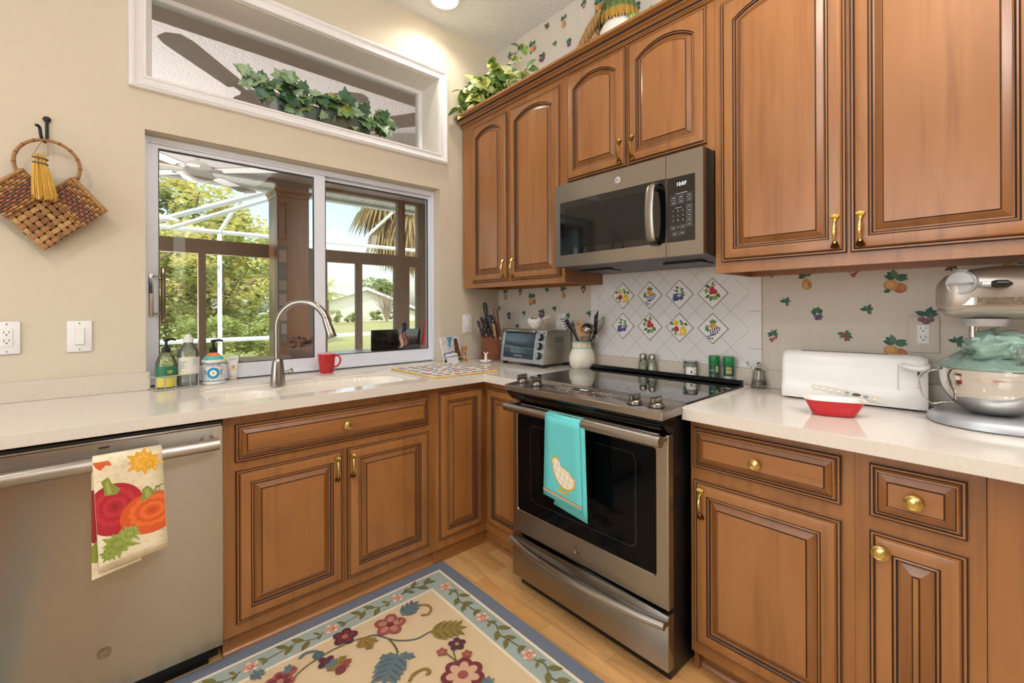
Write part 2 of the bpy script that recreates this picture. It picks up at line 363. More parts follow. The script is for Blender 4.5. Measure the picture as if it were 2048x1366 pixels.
# ---------------------------------------------------------------- wallpaper fruit
GR = ['3C6B57', '2F5C4B', '4C7A5E', '2B5548']
def sprig(p, x, y, s, angs=(.6, 2.5, 1.6, 3.4, -.3)):
    for i, a in enumerate(angs): p.leaf(x, y, a, s*(.9+.2*(i % 2)), s*.26, GR[i % 4])
def motif(p, k, x, y, s, ang=0):
    p.at(x, y, s, ang)
    if k == 'leaf': sprig(p, 0, 0, .021, (.35, 1.2, 2.2, 3.0, -.9)); p.stroke([(-.001, -.001), (.004, -.016)], .0016, GR[3])
    elif k == 'pear':
        for a in (.2, .8, 2.6, 3.3): p.leaf(.001, .024, a, .026, .0075, GR[int(a*3) % 4])
        p.stroke([(0, .014), (.004, .033)], .002, '5A4630')
        p.poly([(.016*math.cos(t)*(1-.28*math.sin(t)), -.008+.022*math.sin(t)) for t in (2*PI*i/20 for i in range(20))], 'B98B4E'); p.ell(-.004, -.012, .009, .013, 'C9A062'); p.ell(.008, -.012, .005, .010, 'A87040')
    elif k == 'peach':
        for a in (.5, .1, 2.5, 3.0, 2.0): p.leaf(0, .016, a, .033, .009, GR[int(a*3) % 4])
        p.ell(.017, -.014, .017, .017, 'A9623C'); p.ell(-.008, -.008, .02, .018, 'C08A50'); p.ell(-.010, -.006, .012, .012, 'CFA062'); p.ell(.022, -.010, .008, .010, 'BC7848'); p.leaf(-.006, -.024, 3.6, .02, .007, GR[1])
    elif k == 'plum':
        for a in (.4, .0, 1.0, 2.6): p.leaf(0, .014, a, .03, .008, GR[int(a*3) % 4])
        for a, bb in ((-.012, 0), (.014, -.001), (.002, -.01)): p.ell(a, bb, .0125, .0105, '6E4358'); p.ell(a-.003, bb+.003, .005, .004, '8E6478')
    elif k == 'grape':
        for a in (.4, 1.3, 2.2, 3.0): p.leaf(0, .008, a, .02, .011, GR[int(a*3) % 4])
        for i in range(11): p.ell(-.008+.0065*(i % 4)+.002*(i//4), -.004-.0065*(i//4), .0042, .0042, ('5C4568', '725A7E', '4C3A58')[i % 3])
    elif k == 'cherry':
        sprig(p, 0, .006, .021, (.2, 1.1, 2.0, 3.2, -.3, 3.8))
        for a, bb in ((.004, -.012), (-.006, -.016), (.012, -.005), (-.001, -.021)): p.ell(a, bb, .0052, .0052, 'A53A3E'); p.ell(a-.0015, bb+.0015, .002, .002, 'C87A74')
    elif k == 'berry':
        sprig(p, 0, .004, .023, (.9, 2.7, 3.5, -.6, .1, -1.2))
        for a, bb in ((.003, .008), (-.006, -.002), (.006, -.006), (-.002, -.014), (-.008, .012)): p.ell(a, bb, .0045, .0045, '983840')
b = MB(); pw = Paint(b, lambda u, v, k: (-k-.0004, -u, v))
spots = [('pear', 1011, 591), ('cherry', 1041, 583), ('peach', 1064, 599), ('leaf', 1094, 580), ('pear', 1127, 587), ('cherry', 1167, 577), ('leaf', 998, 617), ('grape', 1018, 632), ('leaf', 1048, 627), ('plum', 1083, 630), ('leaf', 1109, 618), ('leaf', 1178, 628), ('leaf', 1035, 653), ('leaf', 1136, 632),
         ('cherry', 1546, 671), ('leaf', 1571.6, 604), ('grape', 1634.5, 629), ('pear', 1612.6, 564), ('cherry', 1707.5, 540), ('leaf', 1735, 620), ('berry', 1691, 672), ('peach', 1789, 566.6), ('plum', 1854.6, 639), ('peach', 1789, 697), ('berry', 1897.6, 530), ('leaf', 1915, 684), ('peach', 2026, 534), ('leaf', 1540, 548), ('grape', 1990, 640),
         ('berry', 1041.5, 94), ('peach', 1065, 95), ('berry', 1094, 52.6), ('pear', 1128, 45), ('leaf', 1110, 88), ('grape', 1138, 86), ('plum', 1084, 118), ('cherry', 1168, 8), ('peach', 1198, 11), ('leaf', 1178, 55), ('leaf', 1012, 140), ('pear', 1240, 60), ('grape', 1275, 14), ('cherry', 1020, 112)]
for i, (k, px, py) in enumerate(spots):
    q = G(px, py, 'x', 0); motif(pw, k, -q.y, q.z, 1.08, random.uniform(-.2, .2))
b.build('wallpaper_print', wall_right, 0, doubles=False)
# ---------------------------------------------------------------- cabinet fronts
WU, WL, WY = WOODV, WOODH, WOODY
def outline(w, h, i, top=None, K=12):
    'rectangle inset by i as bottom-left, bottom-right, then the top edge from right to left; top(t) lowers it'
    a = [(i, i), (w-i, i)]
    for k in range(K+1):
        x = (w-i)+(2*i-w)*k/K; a.append((x, h-i if top is None else top(x, i)))
    return a
def front(name, parent, T, w, h, S=.046, arch=0, slope=.018, drawer=False, grain=None):
    b = MB(T); W = grain or WU
    def ring(i, z, top=None): return [(x, y, z) for x, y in outline(w, h, i, top)]
    outer = [(0, 0, W), (0, .010, GLAZE), (.0035, .013, W), (.008, .013, GLAZE), (.0115, .0115, W), (.015, .019, W), (.018, .020, W)]
    if drawer: S = .018
    cx = w/2; hw = w/2-S
    def top(x, i):
        j = i-S
        if not arch: return h-S-j
        r = (hw*hw+arch*arch)/(2*arch); d = x-cx
        return h-S*.85-arch+max(0, math.sqrt(max(0, r*r-d*d))-(r-arch))-j
    inner = [(S, .020, GLAZE), (S+.004, .0160, W), (S+.008, .0172, GLAZE), (S+.012, .011, WOODM), (S+.0135, .0105, WOODM), (S+.016, .0095, WOODM), (S+.016+slope, .017, WOODM), (S+.018+slope, .0155, GLAZE), (S+.020+slope, .0185, GLAZE)]
    if drawer: inner = [(S, .020, GLAZE), (S+.002, .016, WOODM), (S+.004+slope*.7, .022, WOODM), (S+.006+slope*.7, .0205, GLAZE), (S+.008+slope*.7, .0235, W)]
    rs = [(ring(i, z), m) for i, z, m in outer]+[(ring(i, z, top), m) for i, z, m in inner]
    vs = [[b.v(p) for p in r] for r, m in rs]; n = len(vs[0])
    for k in range(len(vs)-1):
        b.m(rs[k][1] if k != len(outer)-1 else W)
        for i in range(n): j = (i+1) % n; b.f([vs[k][i], vs[k][j], vs[k+1][j], vs[k+1][i]])
    b.m(W); b.f(vs[-1]); b.f(vs[0][::-1])
    return b.build(name, parent, 30)
TX = lambda x, y, z: frame((x, y, z), (1, 0, 0), (0, 0, 1))        # a front facing -y, x runs right
TY = lambda x, y, z: frame((x, y, z), (0, -1, 0), (0, 0, 1))       # a front facing -x, runs to -y
# brass hardware
def pull_mesh(material, dark):
    b = MB().m(material)
    b.tube([(0, -.034, .010), (0, -.026, .016), (0, -.012, .0205), (0, 0, .0215), (0, .012, .0205), (0, .026, .016), (0, .034, .010)], [.0035, .003, .0052, .0062, .0052, .003, .0035], 8, sy=.6)
    for sg in (1, -1):
        if sg < 0: b.m(dark)
        b.grid(lambda u, v, sg=sg: ((u-.5)*2*(.0035+.0105*v*(1-.12*abs(u-.5))), sg*(.030+.028*v-.006*v*abs(u-.5)*2), .012-.007*v+.0016*math.cos(u*PI*10)), 20, 5)
        b.grid(lambda u, v, sg=sg: ((u-.5)*2*(.0035+.0105*v*(1-.12*abs(u-.5))), sg*(.030+.028*v-.006*v*abs(u-.5)*2), .0002), 20, 1)
        b.m(material)
    b.box(-.004, .004, -.04, -.03, 0, .012, .001); b.box(-.004, .004, .03, .04, 0, .012, .001)
    return b
KN = [(0, 0), (.006, 0), (.006, .008), (.0145, .010), (.0172, .0125), (.0168, .015), (.0142, .0162), (.0128, .0150), (.0110, .0158), (.0098, .0180), (.005, .0194), (0, .0198)]
proto = {}
def hardware(kind, parent, T, dark=False, sc=1):
    key = (kind, dark)
    if key not in proto:
        b = pull_mesh(BRASSD if dark else BRASS, BRASSD) if kind == 'pull' else MB().m(BRASS).lathe(KN, 24)
        o = b.build('pull' if kind == 'pull' else 'knob', parent, 40, world=False); proto[key] = o
    else: o = proto[key].copy(); COL.objects.link(o); o.parent = parent
    o.matrix_basis = full(parent).inverted() @ T @ Matrix.Scale(sc, 4)
    return o
# ---------------------------------------------------------------- wall cabinets
def wall_cabinet(label, ya, yb, z0, z1, doors, arch, zb=None):
    t = thing('wall_cabinet', label, 'cabinet', (-.165, (ya+yb)/2, z0), group='stained maple wall cabinets')
    b = MB().m(WU)
    b.box(-.311, -.001, ya, ya-.016, z0, z1); b.box(-.311, -.001, yb, yb+.016, z0, z1); b.box(-.311, -.001, ya-.016, yb+.016, z0+.022, z0+.034); b.box(-.311, -.001, ya-.016, yb+.016, z1-.02, z1); b.box(-.012, -.001, ya-.016, yb+.016, z0, z1)
    b.build('carcass', t)
    b = MB().m(WU); dz0, dz1 = doors[0][2]+.02, doors[0][3]-.02
    b.prism([R4(ya, yb, z0, z1)], -.331, -.311, lambda u, v, w: (w, u, v)); b.build('face_frame', t)
    for (a, c, d0, d1, side) in doors:
        T = TY(-.331, a, d0); d = front('door', t, T, a-c, d1-d0, arch=arch)
        yy = c+.028 if side > 0 else a-.028
        if side: hardware('pull', d, frame((-.351, yy, d0+.07), (0, -1, 0), (0, 0, 1)), dark=z0 > 1.6, sc=1.0)
    return t
wall_cabinet('two door maple wall cabinet between the window wall and the microwave', -.032, -.930, 1.390, 2.462, [(-.142, -.487, 1.422, 2.428, 1), (-.513, -.908, 1.422, 2.428, -1)], .045)
wall_cabinet('short two door maple wall cabinet directly above the microwave', -.931, -1.714, 1.872, 2.462, [(-.957, -1.312, 1.906, 2.452, 1), (-1.323, -1.686, 1.906, 2.452, -1)], .05)
wall_cabinet('wide two door maple wall cabinet above the toaster and mixer', -1.715, -2.585, 1.390, 2.462, [(-1.742, -2.138, 1.430, 2.428, 1), (-2.148, -2.556, 1.430, 2.428, -1)], .048)
b = MB(); cp = [(-.318, 2.463), (-.338, 2.463), (-.342, 2.468), (-.345, 2.468), (-.348, 2.472), (-.352, 2.480), (-.362, 2.488), (-.372, 2.490), (-.375, 2.494), (-.378, 2.494), (-.382, 2.502), (-.394, 2.508), (-.402, 2.509), (-.402, 2.522), (-.318, 2.522)]
gl = {2, 4, 8, 9}
yA, yB = -.030, -2.60
vs = [[b.v((x, y, z)) for x, z in cp] for y in (yA, yB)]
for i in range(len(cp)):
    j = (i+1) % len(cp); b.m(GLAZE if i in gl else WY); b.f([vs[0][i], vs[0][j], vs[1][j], vs[1][i]])
b.m(WY); b.f(vs[0]); b.f(vs[1][::-1])
tag(b.build('crown_moulding', base=(-.36, -1.3, 2.463), smooth=30), 'long stained maple crown moulding along the top of the wall cabinets', 'moulding')
# ---------------------------------------------------------------- base cabinets
FY, FX = -.600, -.600
def base_body(t, kind, a, c, back=-.012, holes=None):
    b = MB().m(WU)
    if kind == 'y':                                   # along the window wall: faces -y
        b.box(a, a+.016, -.58, back, .0, .872); b.box(c-.016, c, -.58, back, .0, .872); b.box(a+.016, c-.016, -.58, back, .085, .10); b.box(a+.016, c-.016, back-.01, back, .1, .6); b.build('carcass', t)
        b = MB().m(WU); b.box(a, c, FY, -.58, .07, .872); b.build('face_frame', t)
        b = MB().m(WL); b.box(a, c, -.578, -.562, .0005, .07); b.rings([[(x, -.578, .0005), (x, -.592, .0005), (x, -.590, .008), (x, -.585, .014), (x, -.578, .017)] for x in (a, c)], True, True, True); b.build('toe_kick', t)
    else:
        b.box(-.58, back, a, a-.016, .0, .872); b.box(-.58, back, c, c+.016, .0, .872); b.box(-.58, back, a-.016, c+.016, .085, .1); b.box(back-.01, back, a-.016, c+.016, .1, .85); b.build('carcass', t)
        b = MB().m(WU); b.box(FX, -.58, a, c, .07, .872); b.build('face_frame', t)
        b = MB().m(WY); b.box(-.548, -.532, a, c, .0005, .07); b.rings([[(-.548, y, .0005), (-.562, y, .0005), (-.560, y, .008), (-.555, y, .014), (-.548, y, .017)] for y in (a, c)], True, True, True); b.build('toe_kick', t)
t = thing('sink_cabinet', 'maple base cabinet under the sink with a long drawer front and two doors', 'cabinet', (-1.35, -.3, 0))
base_body(t, 'y', -1.799, -.922)
d = front('drawer_front', t, TX(-1.763, FY, .700), .808, .138, drawer=True, grain=WL); hardware('knob', d, frame((-1.360, FY-.023, .769), (1, 0, 0), (0, 0, 1)))
for x, wd, z1, px in ((-1.761, .393, .669, -1.399), (-1.354, .397, .669, -1.334)):
    d = front('door', t, TX(x, FY, .114), wd, z1-.114); hardware('pull', d, frame((px, FY-.020, .592), (1, 0, 0), (0, 0, 1)), sc=.9)
t = thing('corner_cabinet', 'maple corner cabinet with two narrow doors meeting at a right angle', 'cabinet', (-.3, -.3, 0))
b = MB().m(WU); b.prism([[(-.920, -.580), (-.58, -.58), (-.58, -.940), (-.012, -.940), (-.012, -.012), (-.920, -.012)]], .085, .10); b.box(-.92, -.904, -.58, -.012, 0, .872); b.box(-.58, -.012, -.944, -.928, 0, .872); b.build('carcass', t)
b = MB().m(WU); b.box(-.921, -.600, FY, -.58, .07, .872); b.box(FX, -.58, FY+.02, -.945, .07, .872); b.build('face_frame', t)
b = MB().m(WL); b.prism([[(-.92, -.578), (-.578, -.578), (-.578, -.945), (-.562, -.945), (-.562, -.562), (-.92, -.562)]], .0005, .07)
b.prism([[(-.92, -.592), (-.592, -.592), (-.592, -.945), (-.578, -.945), (-.578, -.578), (-.92, -.578)]], .0005, .015); b.build('toe_kick', t)
front('door', t, TX(-.899, FY, .118), .272, .725, S=.042); front('door', t, TY(FX, -.627, .118), .30, .722, S=.042)
t = thing('base_cabinet', 'maple base cabinet right of the range with one wide drawer and one door', 'cabinet', (-.3, -1.96, 0))
base_body(t, 'x', -1.745, -2.206)
d = front('drawer', t, TY(FX, -1.760, .712), .418, .136, drawer=True, grain=WY); hardware('knob', d, frame((FX-.023, -1.963, .774), (0, -1, 0), (0, 0, 1)))
d = front('door', t, TY(FX, -1.760, .110), .418, .560); hardware('pull', d, frame((FX-.020, -1.789, .595), (0, -1, 0), (0, 0, 1)), sc=.95)
t = thing('narrow_base_cabinet', 'narrow maple base cabinet with a small drawer and a slim door', 'cabinet', (-.3, -2.33, 0))
base_body(t, 'x', -2.2065, -2.452)
d = front('drawer', t, TY(FX, -2.239, .706), .183, .139, drawer=True, grain=WY, slope=.020); hardware('knob', d, frame((FX-.023, -2.3295, .774), (0, -1, 0), (0, 0, 1)), sc=1.12)
d = front('door', t, TY(FX, -2.239, .110), .184, .559, slope=.021); hardware('knob', d, frame((FX-.020, -2.264, .624), (0, -1, 0), (0, 0, 1)), sc=1.12)
b = MB().m(WU); b.box(FX, -.012, -2.4525, -2.60, 0.0005, .872); b.m(GLAZE); b.box(FX-.0004, FX+.002, -2.4535, -2.4525, .01, .872)
tag(b.build('end_panel', base=(-.3, -2.53, 0)), 'plain maple end panel at the right end of the base cabinets', 'panel')

b = MB().m(WU); b.box(-3.4, -2.05, Y0R+.002, Y0R+.6, .002, 2.3); tag(b.build('reflection_cabinet', base=(-2.7, Y0R+.3, 0)), 'tall plain maple cabinet added unseen behind the kitchen for a dark reflection', 'cabinet')  # unseen cabinet added to give the steel a dark reflection
# ---------------------------------------------------------------- worktops
CT0, CT1 = .875, .914
SX0, SX1, SY0, SY1 = -1.826, -.938, -.556, -.134
def rr(a, b_, c, d, r, n=6):
    out = []
    for cx, cy, t0 in ((a+r, c+r, PI), (b_-r, c+r, 1.5*PI), (b_-r, d-r, 0), (a+r, d-r, .5*PI)):
        out += [(cx+r*math.cos(t0+PI/2*i/n), cy+r*math.sin(t0+PI/2*i/n)) for i in range(n+1)]
    return out
b = MB().m(QUARTZ)
b.prism([[(-3.3, -.650), (-.650, -.650), (-.650, -.953), (-.53, -.908), (-.02, -.880), (-.0015, -.880), (-.0015, -.0015), (-.4975, -.0015), (-.4975, .165), (-1.9825, .165), (-1.9825, -.0015), (-3.3, -.0015)], rr(SX0, SX1, SY0, SY1, .05)], CT0, CT1)
tag(b.build('countertop', base=(-1.5, -.3, CT0), smooth=0), 'cream quartz worktop running from the dishwasher round the corner to the range', 'countertop')
b = MB().m(QUARTZ); b.prism([[(-.650, -1.738), (-.650, -3.0), (-.0015, -3.0), (-.0015, -1.726)]], CT0, CT1)
b.prism([[(-.648, -1.738), (-.030, -1.726), (-.030, -1.742), (-.648, -1.755)]], CT1, CT1+.005)
tag(b.build('countertop', base=(-.33, -2.3, CT0), smooth=0), 'cream quartz worktop to the right of the range under the toaster and mixer', 'countertop')
b = MB().m(QUARTZ); b.box(-.079, -.0015, -.8848, -1.7255, CT0, CT1+.004); tag(b.build('ledge', base=(-.04, -1.3, CT0), smooth=0), 'narrow cream stone ledge behind the cooktop under the spice jars', 'ledge')
STONE = mat('backsplash_quartz', 'CABFB1', .25, var=[((220,)*3, 'D0C6B9', .4, .6), ((420,)*3, 'AFA291', .67, .76)], bevel=.003)
for a, c, lab in ((-3.3, -1.972, 'low stone backsplash under the switches left of the window'), (-.4985, -.022, 'short low stone backsplash between the window and the corner')):
    b = MB().m(STONE); b.box(a, c, -.0215, -.0015, CT1+.0005, .990); tag(b.build('backsplash', base=((a+c)/2, -.011, CT1), smooth=0), lab, 'backsplash', 'low stone backsplashes')
b = MB().m(STONE); b.box(-.0215, -.0015, -.0015, -.8795, CT1+.0005, .990); b.box(-.0215, -.0015, -.8795, -1.7265, CT1+.005, .990); b.box(-.0215, -.0015, -1.7265, -3.0, CT1+.0005, .990)
tag(b.build('backsplash', base=(-.011, -1.5, CT1), smooth=0), 'long low stone backsplash along the wallpapered range wall', 'backsplash', 'low stone backsplashes')

# ---------------------------------------------------------------- tiled panel behind the range
def tile_mat(diag):
    m = bpy.data.materials.new('white_tile'+('_diagonal' if diag else '')); m.use_nodes = True; nt = m.node_tree; N = nt.nodes; L = nt.links; p = N['Principled BSDF']
    tc = N.new('ShaderNodeTexCoord'); sp = N.new('ShaderNodeSeparateXYZ'); L.new(tc.outputs['Object'], sp.inputs[0])
    def mth(op, a, b_=None):
        n = N.new('ShaderNodeMath'); n.operation = op
        for i, q in enumerate((a, b_)):
            if q is None: continue
            if isinstance(q, (int, float)): n.inputs[i].default_value = q
            else: L.new(q, n.inputs[i])
        return n.outputs[0]
    Y = mth('ADD', sp.outputs[1], 0.0); Z = mth('ADD', sp.outputs[2], 0.0)
    if diag: es = [mth('ADD', Y, Z), mth('SUBTRACT', Y, Z)]; per = .1642; wd = .011
    else: es = [Z]; per = .1642; wd = .012
    g = None
    for e_ in es:
        fr = mth('FRACT', mth('ADD', mth('DIVIDE', e_, per), 10.5)); d = mth('ABSOLUTE', mth('SUBTRACT', fr, .5)); q = mth('LESS_THAN', d, wd*.9); g = q if g is None else mth('MAXIMUM', g, q)
    mx = N.new('ShaderNodeMix'); mx.data_type = 'RGBA'; L.new(g, mx.inputs[0]); mx.inputs[6].default_value = lin('E0DEDE'); mx.inputs[7].default_value = lin('BDB9B7'); L.new(mx.outputs[2], p.inputs['Base Color'])
    bp = N.new('ShaderNodeBump'); bp.inputs['Strength'].default_value = .5; bp.inputs['Distance'].default_value = .001; bp.invert = True; L.new(g, bp.inputs['Height']); L.new(bp.outputs[0], p.inputs['Normal'])
    p.inputs['Roughness'].default_value = .22; return m
t = thing('tile_backsplash', 'white diagonal tile backsplash with eight painted fruit tiles behind the range', 'backsplash', (-.004, -1.310, 1.2405))
b = MB().m(tile_mat(True)); b.box(-.0075, -.0012, -.897, -1.716, .9905, 1.52); b.build('tile_field', t, 0)
for a, c in ((-.846, -.8965), (-1.7165, -1.768)):
    b = MB().m(tile_mat(False)); b.box(-.0085, -.0012, a, c, .9905, 1.389 if c < -1.7165 or a > -.9 else 1.389); b.build('tile_border', t, 0)
GRN = ['5B8A4A', '3F6E3A', '7FA25C', '4C7A48']
def tile_fruit(p, k, y, z):
    p.at(y, z, 1.22)
    if k == 'mix':
        p.ell(-.014, .018, .012, .0115, 'E3C34A'); p.ell(-.013, -.006, .011, .0115, 'B5242C')
        p.poly([(.016+.0135*math.cos(a)*(1-.35*math.sin(a)), -.010+.021*math.sin(a)) for a in (2*PI*i/18 for i in range(18))], 'E2C23C'); p.ell(.013, -.016, .005, .009, 'F0DC86')
        for x, yy, a in ((.012, .018, 2.2), (.020, .018, -.5), (-.026, .012, 2.6), (-.026, -.002, -2.0), (-.020, -.016, -1.2), (.003, .012, .4)): p.leaf(x, yy, a, .018, .0055, GRN[int(abs(a)*2) % 4])
        for i in range(6): p.ell(-.014+.005*i, -.030+.003*(i % 2), .0018, .0018, 'A8323C')
    elif k == 'grape':
        for a in (1.2, 1.6, 2.0, .7, 2.5): p.leaf(.002, .018, a, .02, .0036, GRN[int(a*2) % 4])
        p.ell(0, .011, .012, .012, 'C9973C'); p.ell(.009, .007, .012, .007, 'D3A44C'); p.stroke([(.016, .006), (.03, .002)], .0018, '9A5A38')
        for a in (2.2, 2.9, 3.6, 4.3): p.leaf(-.016, .001, a, .016, .006, GRN[int(a) % 4])
        for r in range(5):
            for i in range(5-r//2): p.ell(-.010+.0085*i+(.002*r if r < 3 else -.001*r)-.004*(r > 2), -.008-.0075*r+.004*i*(r < 4)*.7, .0033, .0033, ('3F3C78', '55529A', '332F66')[(i+r) % 3])
    elif k == 'plum':
        for x, yy in ((-.018, -.006), (-.020, -.018), (-.009, -.017), (.008, -.014)): p.ell(x, yy, .0092, .0095, '4A4684'); p.ell(x-.003, yy+.003, .003, .003, '6A66A4')
        for x, yy, a in ((-.002, .024, 2.7), (.004, .016, .5), (-.004, .012, 2.9), (.006, .009, -.1), (.002, .006, -1.2), (.010, .002, -.6), (-.002, .004, 3.7)): p.leaf(x, yy, a, .017, .005, GRN[int(abs(a)*2) % 4])
        for x, yy in ((-.024, .017), (.026, .002), (.004, .027)): p.ell(x, yy, .004, .0018, 'B4806C')
    else:
        for x, yy in ((-.002, .018), (-.004, .005), (.009, .006)): p.ell(x, yy, .0095, .0095, 'B41E28'); p.ell(x-.003, yy+.003, .003, .0025, 'D8545A')
        for x, yy, a in ((0, .026, 1.4), (-.010, .022, 2.6), (-.014, .010, 3.1), (-.010, -.006, 3.7), (-.004, -.010, -1.8), (.003, -.008, -1.4), (.010, -.006, -1.2), (.016, 0, -.9)): p.leaf(x, yy, a, .022, .0062, GRN[int(abs(a)*2) % 4])
        for x, yy in ((-.025, .002), (-.022, .018), (.010, .030)): p.ell(x, yy, .004, .0022, 'B06A5C', .5)
for i, (k, y, z) in enumerate([('mix', -1.0647, 1.3226), ('grape', -1.2289, 1.3226), ('plum', -1.3931, 1.3226), ('cherry', -1.5573, 1.3226), ('plum', -1.0647, 1.1584), ('cherry', -1.2289, 1.1584), ('mix', -1.3931, 1.1584), ('grape', -1.5573, 1.1584)]):
    r = .0735; b = MB().m(mat('tile_edge_grey', '857C76', .4)); D = lambda q: [(y+q, z), (y, z+q), (y-q, z), (y, z-q)]
    F = lambda u, v, w_: (-.0075-w_, u, v)
    b.prism([D(r), D(r-.0055)], 0, .0012, F); b.m(mat('tile_white', 'E9E8E8', .18)); b.prism([D(r-.0055)], 0, .0016, F)
    p = Paint(b, lambda u, v, k_: (-.0093-k_, -u, v), .0001); tile_fruit(p, k, -y, z)
    o = b.build('painted_tile', t, 0, doubles=False); o['label'] = {'mix': 'tile painted with pear, lemon and apple', 'grape': 'tile painted with grapes and pear', 'plum': 'tile painted with plums', 'cherry': 'tile painted with red cherries'}[k]
# ---------------------------------------------------------------- recessed lamp
LENS = mat('lit_lamp_lens', 'FFF6E8', .4, emit=9, ecol='FFF0DC')
for i, (x, y) in enumerate(CANS):
    t = thing('recessed_light', ('glowing round recessed lamp in the ceiling close to the window wall', 'added unseen recessed ceiling lamp at the far left of the kitchen', 'added unseen recessed ceiling lamp nearest the right end of the kitchen', 'added unseen recessed ceiling lamp far behind the kitchen, deeper of two', 'added unseen recessed ceiling lamp far behind the kitchen, nearer of two')[i], 'ceiling light', (x, y, HC-.001), group='recessed ceiling lamps')
    b = MB().m(PAINTW).lathe([(.078, .0), (.100, -.002), (.098, -.008), (.080, -.010), (.076, -.004)], 32, (x, y, HC-.0015)); b.build('trim_ring', t)
    b = MB().m(LENS).lathe([(0, -.004), (.076, -.004), (.076, -.0005), (0, -.0005)], 32, (x, y, HC-.0015)); b.build('lens', t)
    l = lamp('lamp_light', 'SPOT', (x, y, HC-.02), CAN_W[i]*4, color=WARM, aim=(x, y, 0)); l.data.spot_size = math.radians(150); l.data.spot_blend = .6; l.data.shadow_soft_size = .06
# ---------------------------------------------------------------- dishwasher
t = thing('dishwasher', 'stainless dishwasher with a bar handle left of the sink cabinet', 'dishwasher', (-2.108, -.3, 0))
b = MB().m(BLACK); b.box(-2.411, -1.842, -.585, -.02, .004, .868); b.box(-2.411, -1.805, -.632, -.585, .852, .866); b.build('tub', t)
b = MB().m(STEEL)
def dwy(x, z): return -.641-.006*math.sin(PI*min(1, max(0, (z-.085)/.77)))**.5*1.0+.05*max(0, .115-z)
b.grid(lambda u, v: (-2.409+.602*u, dwy(0, .082+.768*v), .082+.768*v), 4, 40); b.rings([[(-2.409, -.590, .082), (-1.807, -.590, .082), (-1.807, -.590, .850), (-2.409, -.590, .850)], [(-2.409, dwy(0, .082), .082), (-1.807, dwy(0, .082), .082), (-1.807, dwy(0, .85), .850), (-2.409, dwy(0, .85), .850)]], True, True)
b.m(mat('polished_steel_edge', 'A9A6A2', .1, 1)); b.box(-2.409, -1.807, -.636, -.590, .850, .857, .002); d = b.build('door', t, 50)
b = MB().m(STEELH)
b.tube([(-2.385, -.703, .804), (-2.30, -.704, .804), (-2.1, -.705, .804), (-1.90, -.704, .804), (-1.826, -.703, .804)], .0205, 20)
for x in (-2.36, -1.853): b.tube([(x, -.645, .812), (x, -.690, .806)], [.020, .013], 14, sy=.75)
b.build('handle', d)
b = MB().m(STEELD).lathe([(0, 0), (.0165, 0), (.0165, .002), (.014, .0028), (.0125, .0018), (0, .0018)], 28, (-2.115, -.6455, .214), (0, -1, 0)); bd = b.build('badge', d)
text('GE', .014, frame((-2.115, -.6476, .2135), (1, 0, 0), (0, 0, 1)), STEEL, d, 'monogram')
b = MB().m(BLACK); b.box(-2.126, -2.100, -.6472, -.640, .836, .840, .001); b.build('status_light', d)
b = MB().m(BLACK); b.box(-2.405, -1.81, -.56, -.545, .004, .083); b.build('toe_panel', t)
# ---------------------------------------------------------------- range
t = thing('range', 'stainless slide-in electric range with a black glass cooktop', 'range', (-.4, -1.355, 0))
b = MB().m(BLACK); b.box(-.700, -.085, -.985, -1.722, .004, .895, .003); b.build('body', t)
b = MB().m(BGLASS); b.prism([[(-.60, -.934), (-.50, -.9045), (-.083, -.883), (-.083, -1.7235), (-.60, -1.7305)]], .9165, .925); ck = b.build('cooktop', t, 0)
bz = mat('burner_ring_print', '26282B', .12)
for x, y, r in ((-.24, -1.08, .075), (-.24, -1.53, .075), (-.47, -1.10, .115), (-.47, -1.51, .095)):
    b = MB().m(bz); b.rings([[(x+q*math.cos(a), y+q*math.sin(a), .9252) for a in (2*PI*i/48 for i in range(48))] for q in (r-.0018, r)]); b.build('burner_ring', ck, 0)
b = MB().m(mat('black_vent_trim', '17191D', .25)); b.rings([[(-.100, y, .9255), (-.112, y, .930), (-.095, y, .944), (-.081, y, .944), (-.0805, y, .9255)] for y in (-.886, -1.72)], True, True, True)
b.box(-.108, -.0945, -.92, -1.70, .9312, .9345); b.build('vent_trim', t)
b = MB().m(STEELH); pl = [(-.790, -.977), (-.790, -1.747), (-.656, -1.7425), (-.6555, -1.7305), (-.6005, -1.7305), (-.6005, -.934), (-.652, -.9565)]
def pz(x): return .919+(x+.79)*.034
lo = [b.v((x, y, .893)) for x, y in pl]; hi = [b.v((x, y, pz(x))) for x, y in pl]
for i in range(len(pl)): j = (i+1) % len(pl); b.f([lo[i], lo[j], hi[j], hi[i]])
b.f(hi); b.f(lo[::-1]); STEELH_ = b
cpn = b.build('control_panel', t, 0); bv = cpn.modifiers.new('edge', 'BEVEL'); bv.width = .003; bv.segments = 2
b = MB().m(mat('fascia_black', '0B0C0E', .12)); b.rings([[(-.702, y, .892), (-.780, y, .892), (-.776, y, .880), (-.762, y, .862), (-.742, y, .846), (-.702, y, .842)] for y in (-.985, -1.740)], True, True, True); b.build('fascia', t, 40)
pu = Vector((0, -1, 0)); pv = Vector((1, 0, .034)).normalized()
TPn = frame((-.693, -1.338, pz(-.693)), pu, pv)
b = MB(TPn); b.m(mat('silver_line', 'C9C5BF', .3, .6)); b.box(-.148, .148, -.052, .050, 0, .0006); b.m(mat('smoked_panel', '4A4038', .15)); b.box(-.146, .146, -.050, .048, .0004, .0011); b.m(BLACK); b.box(-.055, .035, .002, .036, .0008, .0014)
lc = mat('panel_print', 'CFCAC2', .5); le = mat('lit_digits', 'BFE4FF', .4, emit=1.6)
text('12:07', .018, TPn @ LM((-.008, .020, .0016)), le, cpn, 'clock')
p = Paint(b, lambda u, v, k: (u, v, .0012+k), .0001)
